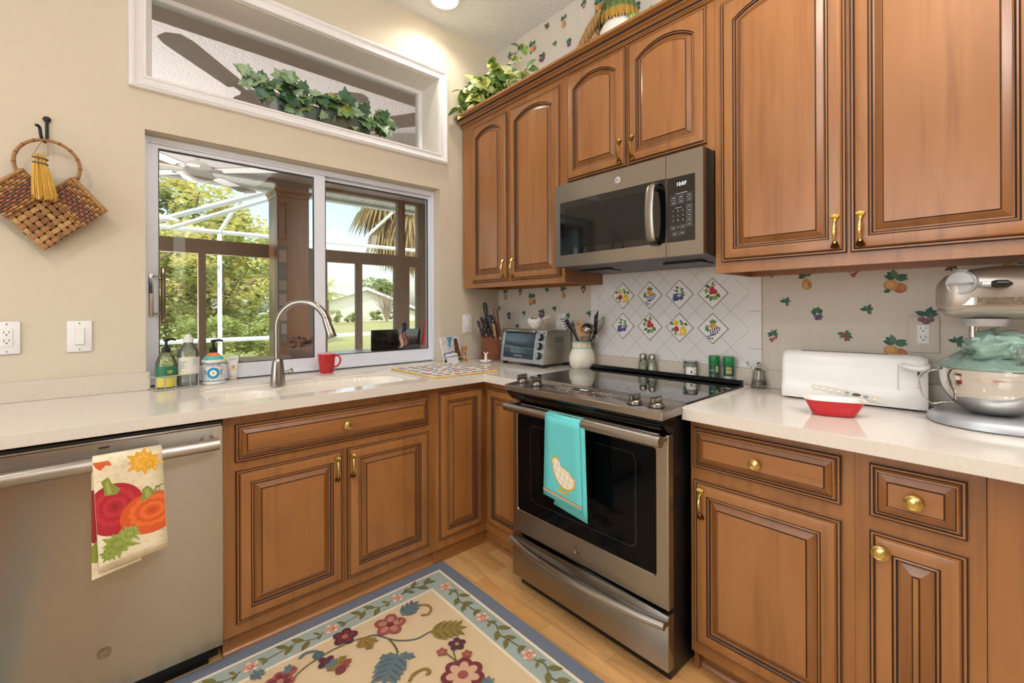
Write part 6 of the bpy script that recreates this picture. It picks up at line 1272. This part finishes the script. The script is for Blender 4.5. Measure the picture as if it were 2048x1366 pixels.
def band(i0, i1, m_):
    for r_ in ((i0, RW-i0, i0, i1), (i0, RW-i0, RL-i1, RL-i0), (i0, i1, i1, RL-i1), (RW-i1, RW-i0, i1, RL-i1)): p.poly([(r_[0], r_[2]), (r_[1], r_[2]), (r_[1], r_[3]), (r_[0], r_[3])], m_)
band(.054, .066, RUGL); band(.066, .156, RUGS); band(.156, .168, RUGL)
p.poly([(.168, .168), (RW-.168, .168), (RW-.168, RL-.168), (.168, RL-.168)], RUGF)
p.k = .0006
OL, OLD, TEAL, TEALD, OCH, ROSE_, WINE, PLUMC, PINK, PALE = '6E6838', '57532C', '5C6D70', '465A60', '8A6C34', '8E4A40', '6C2E32', '4E2A38', 'C08E78', 'D6BEA2'
def vine(x0, y0, dx, dy, L):
    'a piece of the border garland: flower, stem and leaf pairs'
    a = math.atan2(dy, dx); p.at(x0, y0, 1, a)
    for i in range(9): q = 2*PI*i/9; p.ell(.017*math.cos(q), .017*math.sin(q), .011, .008, PALE if i % 2 else PINK, q, 10)
    for i in range(7): q = 2*PI*i/7; p.ell(.010*math.cos(q), .010*math.sin(q), .008, .005, PINK, q, 10)
    p.ell(0, 0, .009, .007, 'A86A5C'); p.ell(.001, .001, .004, .003, 'E2D4BC'); p.stroke([(-.010, .003), (-.004, .008), (.004, .009)], .003, '6C2E32')
    path = [(.03, .0), (.07, .012), (.12, -.012), (.17, -.004), (L-.03, .004)]; P_ = [(q.x, q.y) for q in cr([V(*z, 0) for z in path], 5)]; p.stroke(P_, .0042, OLD)
    for x, yy, an, l in ((.04, .002, .9, .034), (.045, .002, -1.0, .03), (.085, .008, .75, .055), (.10, -.002, -.85, .055), (.14, -.010, .8, .052), (.155, -.008, -.8, .05), (L-.055, .0, .7, .032), (L-.05, .002, -.8, .034)):
        p.leaf(x, yy, an, l, l*.22, OL, OLD)
for k in range(9): vine(.305+.2785*k-.0, .111, 1, 0, .2785)
for k in range(8): vine(.108, .189+.268*k, 0, 1, .268)
p.at(.06, .02)
p.at(.111, .111, 1, PI); p.at(.285, .108, 1, PI); P_ = [(.0, .0), (.05, .012), (.10, -.010), (.135, .0)]; p.stroke([(q.x, q.y) for q in cr([V(*z, 0) for z in P_], 5)], .0042, OLD)
for x, yy, an, l in ((.02, 0, .8, .034), (.03, .004, -.9, .04), (.06, .008, .8, .052), (.08, -.004, -.8, .05), (.115, -.006, .7, .05), (.13, 0, -.4, .04), (.13, 0, .6, .035)): p.leaf(x, yy, an, l, l*.22, OL, OLD)
p.at(0, 0)
def rp(px, py): q = G(px, py, 'z', .0103); return (RC.x-q.x, RC.y-q.y)
def pl(pts, wd, h, n=6): p.at(0, 0); p.stroke([(q.x, q.y) for q in cr([V(*rp(*z), 0) for z in pts], n)], wd, h)
def lf(px, py, qx, qy, wd, h, vein, lobes=4): 
    a, c_ = Vector((*rp(px, py), 0)), Vector((*rp(qx, qy), 0)); d = c_-a; p.at(0, 0); p.leaf(a.x, a.y, math.atan2(d.y, d.x), d.length, wd, h, vein, lobes)
def fl_(px, py, r, cols, n=5): x, y = rp(px, py); p.at(x, y); p.rose(0, 0, r, cols, n)
def acanthus(px, py, qx, qy, wd, h, hd, n=4):
    a, c_ = Vector((*rp(px, py), 0)), Vector((*rp(qx, qy), 0)); d = c_-a; an = math.atan2(d.y, d.x); L = d.length; p.at(a.x, a.y, 1, an)
    p.leaf(0, 0, 0, L, wd*.35, h)
    for i in range(n):
        f = .08+.72*i/n; s_ = 1-.45*i/n
        for sg in (1, -1): p.leaf(L*f, 0, sg*.75, L*.36*s_+wd*.35, wd*.20*s_, h); p.leaf(L*f+.01, sg*.004, sg*.95, L*.25*s_+wd*.25, wd*.07*s_, hd)
    p.stroke([(0, 0), (L*.95, 0)], .0025, hd); p.at(0, 0)
# field: positions read off the photograph of the rug itself
pl([(560, 1395), (600, 1345), (650, 1310), (700, 1286), (735, 1275), (760, 1270)], .0048, OLD); pl([(720, 1280), (750, 1272), (790, 1282), (830, 1280), (862, 1264)], .0055, TEALD); pl([(778, 1280), (790, 1294), (796, 1308)], .006, OLD)
acanthus(858, 1266, 934, 1255, .075, '857238', '6A5A2C', 4); acanthus(794, 1308, 766, 1372, .10, TEAL, TEALD, 4); lf(800, 1310, 832, 1316, .02, TEAL, TEALD, 2); lf(790, 1310, 756, 1320, .02, TEAL, TEALD, 2)
fl_(780, 1251, .060, (ROSE_, 'A87262', WINE)); fl_(690, 1275, .045, (PLUMC, WINE, 'A8694E'), 5); acanthus(803, 1233, 838, 1203, .06, TEAL, TEALD, 3); pl([(800, 1238), (798, 1246)], .008, OLD)
pl([(838, 1211), (856, 1212), (862, 1220), (856, 1230), (842, 1232)], .010, OCH); lf(722, 1278, 745, 1300, .03, OCH, OLD, 3); lf(722, 1278, 758, 1284, .018, OCH, OLD, 2); lf(724, 1280, 716, 1298, .016, OCH, OLD, 2)
pl([(640, 1322), (636, 1306), (612, 1308), (598, 1320)], .012, TEAL); lf(634, 1305, 640, 1322, .02, TEALD, TEAL, 0)
fl_(652, 1326, .030, (PLUMC, PLUMC, WINE), 4); lf(654, 1345, 694, 1312, .028, OCH, OLD, 3); lf(676, 1342, 704, 1318, .022, ROSE_, WINE, 3); lf(652, 1340, 676, 1318, .02, TEAL, TEALD, 2); lf(674, 1352, 690, 1330, .018, WINE, ROSE_, 0)
pl([(925, 1340), (912, 1322), (906, 1300)], .0045, OLD); pl([(912, 1324), (892, 1308)], .004, OLD); pl([(914, 1326), (932, 1312)], .004, OLD)
fl_(914, 1290, .032, (PLUMC, PLUMC, 'A08850'), 5); fl_(884, 1306, .020, (ROSE_, ROSE_, '8A6C54'), 5); fl_(934, 1310, .019, (ROSE_, ROSE_, '8A6C54'), 5); fl_(926, 1352, .072, (WINE, 'C09A80', ROSE_), 7)
pl([(818, 1366), (828, 1350), (850, 1340), (860, 1346), (852, 1352)], .011, OCH); lf(566, 1350, 596, 1338, .03, ROSE_, WINE, 3); lf(500, 1360, 530, 1342, .03, TEAL, TEALD, 3); fl_(560, 1366, .045, (ROSE_, WINE, 'A87262'), 6); lf(570, 1352, 580, 1330, .018, TEAL, TEALD, 2)
lf(985, 1372, 965, 1360, .03, TEAL, TEALD, 2)
b.build('rug_weave', t, 0, doubles=False)
# ================================================================ dish towels
t = thing('dish_towel', 'cream dish towel printed with pumpkins over the dishwasher handle', 'towel', (-2.06, -.73, .82))
CL = mat('towel_linen', 'DFD3B4', .9, var=[((60,)*3, 'C9BB98', .5, .8)])
def tw(u, v, k=0):
    a = V(-2.138, -.7245, .822); c_ = V(-1.980, -.7245, .824); d = V(-2.124, -.7305, .497); e_ = V(-1.966, -.7305, .517)
    q = a*(1-u)*(1-v)+c_*u*(1-v)+d*(1-u)*v+e_*u*v; return q+V(0, -k, 0)
b = MB().m(CL); b.grid(lambda u, v: tw(u, v), 6, 12); b.rings([[tw(0, 0), tw(1, 0)], [tw(0, 0)+V(0, .008, .006), tw(1, 0)+V(0, .008, .006)], [tw(0, 0)+V(0, .030, .006), tw(1, 0)+V(0, .030, .006)], [tw(0, 0)+V(0, .041, -.006), tw(1, 0)+V(0, .041, -.006)]], False)
b.build('front_fold', t, 60, solid=.0016)
def tb_(u, v, k=0): a = V(-2.140, -.718, .80); c_ = V(-2.03, -.718, .80); d = V(-2.140, -.722, .478); e_ = V(-2.03, -.722, .497); q = a*(1-u)*(1-v)+c_*u*(1-v)+d*(1-u)*v+e_*u*v; return q+V(0, -k, 0)
b = MB().m(CL); b.grid(tb_, 3, 8); p = Paint(b, lambda u, v, k: tb_(u, v, .001+k), .0002); p.poly([(0, .2), (.2, .2), (.2, .62), (.05, .68), (0, .66)], '8E1F28'); p.poly([(0, .70), (.12, .66), (.16, .76), (.1, .86), (0, .84)], '7D8A34'); b.build('under_fold', t, 60, doubles=False)
b = MB(); p = Paint(b, lambda u, v, k: tw(u, v, .0012+k), .0002)
def pumpkin(cx, cy, rx, ry, c1, c2, c3, clip):
    pts = [(cx+rx*math.cos(a), cy+ry*math.sin(a)) for a in (2*PI*i/36 for i in range(36))]; pts = [(min(clip[1], max(clip[0], x)), y) for x, y in pts]; p.poly(pts, c1)
    for r_, c_ in ((.82, c2), (.62, c1), (.45, c2), (.28, c1), (.14, c3)):
        n = 26; pp = [(cx+rx*r_*.85*math.cos(2*PI*i/n)*(1+.10*(i % 2)), cy-.02+ry*r_*.85*math.sin(2*PI*i/n)*(1+.10*(i % 2))) for i in range(n)]; p.poly([(min(clip[1]-.005, max(clip[0]+.005, x)), y) for x, y in pp], c_)
def mleaf(cx, cy, s, a, c1, c2):
    pts = []
    for i in range(22):
        q = 2*PI*i/22; r_ = s*(1.05 if i % 4 == 0 else .62 if i % 2 else .82)*(1.25 if i == 0 else 1); pts.append((cx+r_*math.cos(q+a), cy+r_*math.sin(q+a)*.5))
    p.poly(pts, c1); p.poly([(cx+(x-cx)*.6, cy+(y-cy)*.6) for x, y in pts], c2); p.poly([(cx+(x-cx)*.35, cy+(y-cy)*.35) for x, y in pts], c1)
pumpkin(.27, .475, .42, .235, 'A81D2C', 'B82A38', '931826', (.004, .75)); pumpkin(.80, .60, .48, .20, 'CC5320', 'D96A2C', 'B8441A', (.2, .994))
p.poly([(.10, .20), (.20, .17), (.24, .23), (.36, .30), (.30, .345), (.14, .335), (.13, .27)], '7E8A3C'); p.poly([(.15, .22), (.19, .2), (.24, .32), (.18, .33)], '98A24E')
p.poly([(.66, .36), (.74, .33), (.80, .36), (.86, .42), (.74, .465), (.62, .46), (.67, .41)], '7E8A3C'); p.poly([(.70, .37), (.75, .36), (.80, .43), (.72, .45)], '98A24E')
p.stroke([(q.x, q.y) for q in cr([V(.84, .40, 0), V(.88, .36, 0), V(.93, .38, 0), V(.90, .42, 0), V(.88, .38, 0), V(.93, .36, 0), V(.99, .35, 0)], 5)], .012, '6E7A34')
mleaf(.70, .085, .27, .3, 'D9A22E', 'E6B548'); mleaf(.80, .12, .17, 1.1, 'E0AC38', 'CC962A'); p.poly([(.0, .02), (.22, .02), (.26, .07), (.17, .06), (.10, .10), (.04, .07)], 'D2602A')
mleaf(.28, .80, .27, .4, '8A9A44', '78883A'); mleaf(.45, .74, .18, .9, '93A24E', '7E8E3E'); mleaf(.16, .86, .16, .0, '7E8C3A', '8E9C48'); p.stroke([(.38, .82), (.50, .86)], .014, '7E8C3A'); p.stroke([(.02, .965), (.98, .955)], .008, 'BFB08C')
b.build('pumpkin_print', t, 0, doubles=False)
t = thing('dish_towel', 'turquoise dish towel with an appliqued chick over the oven handle', 'towel', (-.81, -1.34, .83))
TQ = mat('turquoise_cloth', '5FBFC0', .9, bump=((900,)*3, .3, .001))
def tq(u, v, k=0):
    a = V(-.822, -1.258, .834); c_ = V(-.822, -1.432, .834); d = V(-.822, -1.248, .522); e_ = V(-.822, -1.445, .502); q = a*(1-u)*(1-v)+c_*u*(1-v)+d*(1-u)*v+e_*u*v; return q+V(-k, 0, 0)
b = MB().m(TQ); b.grid(tq, 6, 12); b.rings([[tq(0, 0), tq(1, 0)], [tq(0, 0)+V(.006, 0, .009), tq(1, 0)+V(.006, 0, .009)], [tq(0, 0)+V(.024, 0, .014), tq(1, 0)+V(.024, 0, .014)], [tq(0, 0)+V(.041, 0, .001), tq(1, 0)+V(.041, 0, .001)], [tq(0, 0)+V(.043, 0, -.03), tq(1, 0)+V(.043, 0, -.03)]], False); b.build('front_fold', t, 60, solid=.002)
def tqb(u, v): a = V(-.8195, -1.40, .82); c_ = V(-.816, -1.452, .822); d = V(-.819, -1.30, .497); e_ = V(-.814, -1.462, .474); return a*(1-u)*(1-v)+c_*u*(1-v)+d*(1-u)*v+e_*u*v
b = MB().m(TQ); b.grid(tqb, 3, 8); b.build('under_fold', t, 60, solid=.002)
b = MB(); p = Paint(b, lambda u, v, k: tq(u/.185, v/.32, .0016+k), .0003); YE, YW = 'C9A23A', 'E2E0D8'
ck = [(.045, .170), (.052, .158), (.066, .152), (.080, .156), (.088, .166), (.090, .178), (.112, .184), (.134, .192), (.150, .206), (.162, .208), (.158, .218), (.160, .228), (.150, .244), (.130, .256), (.110, .258), (.088, .250), (.070, .234), (.058, .216), (.052, .196), (.050, .182)]
ck = [(x-.004, y) for x, y in ck]
cc = (sum(x for x, y in ck)/len(ck), sum(y for x, y in ck)/len(ck)); sm = [(q.x, q.y) for q in cr([V(*z, 0) for z in ck+ck[:1]], 4)][:-1]
p.poly([(cc[0]+(x-cc[0])*1.05, cc[1]+(y-cc[1])*1.06) for x, y in sm], YE); p.poly([(cc[0]+(x-cc[0])*.95, cc[1]+(y-cc[1])*.94) for x, y in sm], YW)
def inside_(x, y):
    w_ = False
    for i in range(len(sm)):
        (x1_, y1_), (x2_, y2_) = sm[i], sm[i-1]
        if (y1_ > y) != (y2_ > y) and x < (x2_-x1_)*(y-y1_)/(y2_-y1_)+x1_: w_ = not w_
    return w_
for fam in (0, 1):
    for k in range(-4, 16):
        seg = []
        for s_ in range(120):
            t_ = s_*.002; x, y = (.02+t_, .12+k*.022+t_*.35) if fam == 0 else (.02+k*.022-t_*.3+.02, .14+t_)
            if inside_(cc[0]+(x-cc[0])*1.08, cc[1]+(y-cc[1])*1.08): seg.append((x, y))
        if len(seg) > 4: p.stroke(seg[::3]+seg[-1:], .0026, 'DDB84C')
for x in (.088, .112): p.stroke([(x, .256), (x-.001, .268)], .005, YE); p.poly([(x-.022, .274), (x, .264), (x+.016, .276), (x+.004, .280), (x-.002, .276), (x-.012, .280)], YE)
p.k = .0012
p.poly([(.0, .2935), (.185, .2935), (.185, .3005), (.0, .3005)], 'D9C3B4'); p.stroke([(0, .2925), (.185, .2925)], .004, '8C8E3C')
for i in range(24): p.poly([(.0038+.0077*i-.001, .295), (.0038+.0077*i+.003, .295), (.0038+.0077*i+.003, .3005), (.0038+.0077*i-.001, .3005)], 'C06A58')
b.build('chick_applique', t, 0, doubles=False)
# ================================================================ plants and the straw rooster
def vary(n, c, c2, sc=60): return mat(n, c, .45, var=[((sc,)*3, c2, .42, .62)], coat=.15)
IVY = [vary('ivy_pale', '86A07E', '9DB48E', 40), vary('ivy_green', '5E8452', '7C9C5E', 40), vary('ivy_dark', '2F5238', '3F6642', 40), vary('ivy_yellow', '8FA24C', 'A8B060', 40)]
POTH = [vary('pothos_bright', '9DB04A', 'D6D68A', 70), vary('pothos_green', '4F7A36', '9FB458', 60), vary('pothos_cream', 'C9CF8E', 'E6E6C0', 60), vary('pothos_dark', '3F6A34', '6E9048', 60)]
def leaf3(b, o, d, n, l, w_, lob=0, curl=.25):
    d = d.normalized(); n = (n-d*n.dot(d)).normalized(); s_ = d.cross(n)
    if lob: ol = [(0, 0), (.10, -.30), (.02, -.52), (.30, -.46), (.45, -.62), (.55, -.34), (.78, -.30), (.80, -.14), (1.05, 0)]
    else: ol = [(0, 0), (.12, -.28), (.32, -.45), (.55, -.42), (.78, -.24), (1.0, 0)]
    full_ = ol+[(a, -c_) for a, c_ in reversed(ol[1:-1])]
    P_ = lambda a, c_: o+d*l*a+s_*w_*c_*1.6+n*(-curl*l*a*a*.8+abs(c_)*w_*.35)
    c0 = b.v(P_(.45, 0)); vs = [b.v(P_(*q)) for q in full_]
    for i in range(len(vs)): b.f([c0, vs[i], vs[(i+1) % len(vs)]])
t = thing('ivy_planter', 'dark metal trough of artificial ivy on the transom window ledge', 'plant', (-1.2, .10, TH[2]+.005))
b = MB().m(mat('zinc_trough', '5A6866', .3, .7, var=[((9, 9, 9), '7C7A5A', .5, .75)])); b.rings([[(x0_-e_, y0_-e_, z), (x1_+e_, y0_-e_, z), (x1_+e_, y1_+e_, z), (x0_-e_, y1_+e_, z)] for x0_, x1_, y0_, y1_ in ((-1.44, -.95, .065, .165),) for z, e_ in ((TH[2]+.005, 0), (TH[2]+.095, .016), (TH[2]+.10, .020), (TH[2]+.10, .012), (TH[2]+.06, .008))], True, True, True); b.build('trough', t, 20)
rnd = random.Random(21)
b = MB().m(mat('ivy_stem', '8A7A3E', .7)); b2_ = MB()
for i in range(120):
    x = rnd.uniform(-1.52, -.86) if i > 24 else (rnd.uniform(-1.60, -1.48) if i % 2 else rnd.uniform(-.90, -.80)); z = TH[2]+.085+rnd.uniform(.0, .075)*(1.25-abs(x+1.25)*1.3)+max(0, -.9-x)*.05; y = rnd.uniform(.03, .13)
    if i > 100: z = TH[2]+rnd.uniform(.02, .09); y = rnd.uniform(.015, .045)
    o = V(x, y, z); d = V(rnd.gauss(0, .8)+(x+1.2)*1.2, rnd.uniform(-1, -.1), rnd.gauss(.05, .6)); n = V(rnd.gauss(0, .35), -1+rnd.gauss(0, .3), rnd.gauss(.45, .35)); l = rnd.uniform(.05, .105) if i <= 100 else rnd.uniform(.03, .055)
    if i % 3 == 0: b.m(mat('ivy_stem', '8A7A3E', .7)); b.tube([V(x+rnd.uniform(-.02, .02), .115, TH[2]+.08), o*.5+V(x, .1, TH[2]+.12)*.5, o], .002, 5)
    k = rnd.random(); b2_.m(IVY[0 if (k < .42 and x < -1.1) or k < .22 else 1 if k < .66 else 2 if k < .9 else 3]); leaf3(b2_, o, d, n, l, l*.62, 1, rnd.uniform(.1, .5))
b.build('stems', t, 60, doubles=False); b2_.build('foliage', t, 50, doubles=False)
t = thing('pothos_plant', 'variegated trailing plant in a brown basket on the corner wall cabinet', 'plant', (-.22, -.25, 2.4635))
b = MB().m(mat('basket_brown', '7A4A2A', .7, bump=((300, 300, 40), .5, .003))).lathe([(0, 0), (.075, 0), (.095, .09), (.10, .115), (.09, .11), (0, .09)], 24, (-.22, -.26, 2.4635)); b.build('basket_pot', t)
b = MB().m(mat('green_stem', '7E9448', .6)); b2_ = MB(); rnd = random.Random(4)
for s_ in range(34):
    a = rnd.uniform(0, 2*PI); o = V(-.22, -.26, 2.56)
    tip = V(-.24+rnd.gauss(0, .055), -.26+rnd.gauss(0, .12), 2.63+rnd.uniform(0, .24)-.0)
    if s_ < 9: tip = V(rnd.uniform(-.40, -.34), rnd.uniform(-.14, -.02), 2.50+rnd.uniform(.0, .17))
    elif s_ < 14: tip = V(rnd.uniform(-.34, -.24), rnd.uniform(-.68, -.42), 2.60+rnd.uniform(-.04, .10))
    elif s_ < 19: tip = V(rnd.uniform(-.40, -.33), rnd.uniform(-.30, -.10), 2.56+rnd.uniform(0, .12))
    if tip.y > -.03: tip.y = -.03
    if tip.x > -.04: tip.x = -.05
    path = cr([o, o*.5+tip*.5+V(0, 0, .07), tip], 5); b.tube(path, .0024, 5)
    for j, q in enumerate(path[3:]):
        for m_ in range(1+(j % 2)):
            d = V(rnd.gauss(-.25, .8), rnd.gauss(0, .8), rnd.gauss(-.25, .55)); n = V(rnd.gauss(-.5, .4), rnd.gauss(-.3, .4), rnd.gauss(.7, .4)); l = rnd.uniform(.05, .085)
            if q.y+d.normalized().y*l > -.006: d.y = -abs(d.y)
            if q.x+d.normalized().x*l > -.01: d.x = -abs(d.x)
            b2_.m(POTH[rnd.choice((0, 0, 1, 1, 2, 3))]); leaf3(b2_, q, d, n, l, l*.52, 0, rnd.uniform(.2, .6))
b.build('stems', t, 60, doubles=False); b2_.build('foliage', t, 50, doubles=False)
# rooster
RO = V(-.19, -1.17, 2.4635); t = thing('straw_rooster', 'straw and feather rooster figure standing on top of the wall cabinets', 'figurine', RO)
b = MB().m(mat('rooster_white', 'E2DED6', .8)).lathe([(0, 0), (.07, 0), (.10, .05), (.105, .11), (.085, .19), (.055, .26), (.03, .34), (0, .36)], 24, RO, sy=1.1); b.build('body', t)
b = MB(); rnd = random.Random(9)
for k, (col, z0_, z1_, r0_, r1_) in enumerate((('A07A2C', .205, .262, .098, .088), ('B08A34', .21, .268, .092, .084), ('5A6C36', .235, .290, .092, .082), ('4A6030', .265, .320, .084, .072), ('6A7E40', .29, .345, .076, .065), ('78894A', .325, .375, .07, .058), ('5E743A', .35, .40, .062, .046), ('7A8C4A', .375, .425, .05, .036), ('6A7E40', .40, .45, .042, .028))):
    b.m(mat('feather_'+col, col, .8))
    for i in range(20):
        a = 2*PI*(i+.5*(k % 2))/20; c_ = V(math.cos(a), math.sin(a)*1.12, 0); leaf3(b, RO+c_*r1_+V(0, 0, z1_), c_*(r0_-r1_)+V(0, 0, z0_-z1_-.012), c_, .065, .017, 0, .1)
b.build('neck_feathers', t, 50, doubles=False)
b = MB().m(WK[1]); WV = mat('braided_straw', '9C7A48', .8, bump=((200, 200, 200), .8, .004)); b.m(WV)
for s_ in range(3):
    pth = []
    for i in range(46):
        f = i/45; q = V(RO.x-.06+.03*f, RO.y+.055+.235*f, RO.z+.275-.19*f**1.4); ph = f*22+s_*2*PI/3; pth.append(q+V(.016*math.cos(ph), .004*math.sin(ph*1.0), .014*math.sin(ph)))
    b.tube(pth, [.013-.004*abs(i/45-.4) for i in range(46)], 7)
b.build('braided_wing', t, 60)
b = MB().m(mat('tail_straw', 'B39260', .8))
for i in range(46):
    f = i/45; q = V(RO.x+.02, RO.y+.08, RO.z+.12); e_ = V(RO.x+rnd.uniform(-.08, .06), RO.y+.14+.16*f, RO.z+.24-.18*f+rnd.uniform(-.01, .02)); b.tube([q, q*.4+e_*.6+V(0, 0, .03), e_], [.006, .005, .002], 5)
b.build('tail', t, 60)
b = MB().m(mat('red_felt', 'B5202C', .7)); b.tube([RO+V(-.05, -.055, .40), RO+V(-.055, -.06, .375), RO+V(-.055, -.06, .35)], [.012, .022, .010], 10); b.tube(cr([RO+V(0, .02, .49), RO+V(0, -.0, .525), RO+V(0, -.04, .515), RO+V(0, -.06, .50)], 4), .014, 8, sy=.5); b.build('comb_and_wattle', t)
b = MB().m(mat('rooster_white', 'E2DED6', .8)).lathe([(0, .43), (.035, .44), (.045, .47), (.035, .50), (0, .51)], 20, RO); b.m(BRASS); b.tube([RO+V(-.02, -.045, .47), RO+V(-.035, -.08, .462)], [.012, .002], 8); b.build('head', t)
t = thing('leaf_sprig', 'green artificial leaf sprig on the wall cabinets right of the rooster', 'plant', (-.22, -1.36, 2.4635)); b = MB(); rnd = random.Random(12)
for i in range(26): b.m(POTH[(1, 3, 0)[i % 3]]); o = V(-.22+rnd.gauss(0, .015), -1.36+rnd.gauss(0, .02), 2.465+.13*rnd.random()); leaf3(b, o, V(rnd.gauss(0, .5), rnd.gauss(-.1, .6), .9), V(-1, rnd.gauss(0, .5), .2), rnd.uniform(.07, .12), .035, 0, .3)
b.m(mat('green_stem', '7E9448', .6)); b.tube([(-.22, -1.36, 2.464), (-.22, -1.36, 2.60)], .004, 6); b.build('foliage', t, 50, doubles=False)
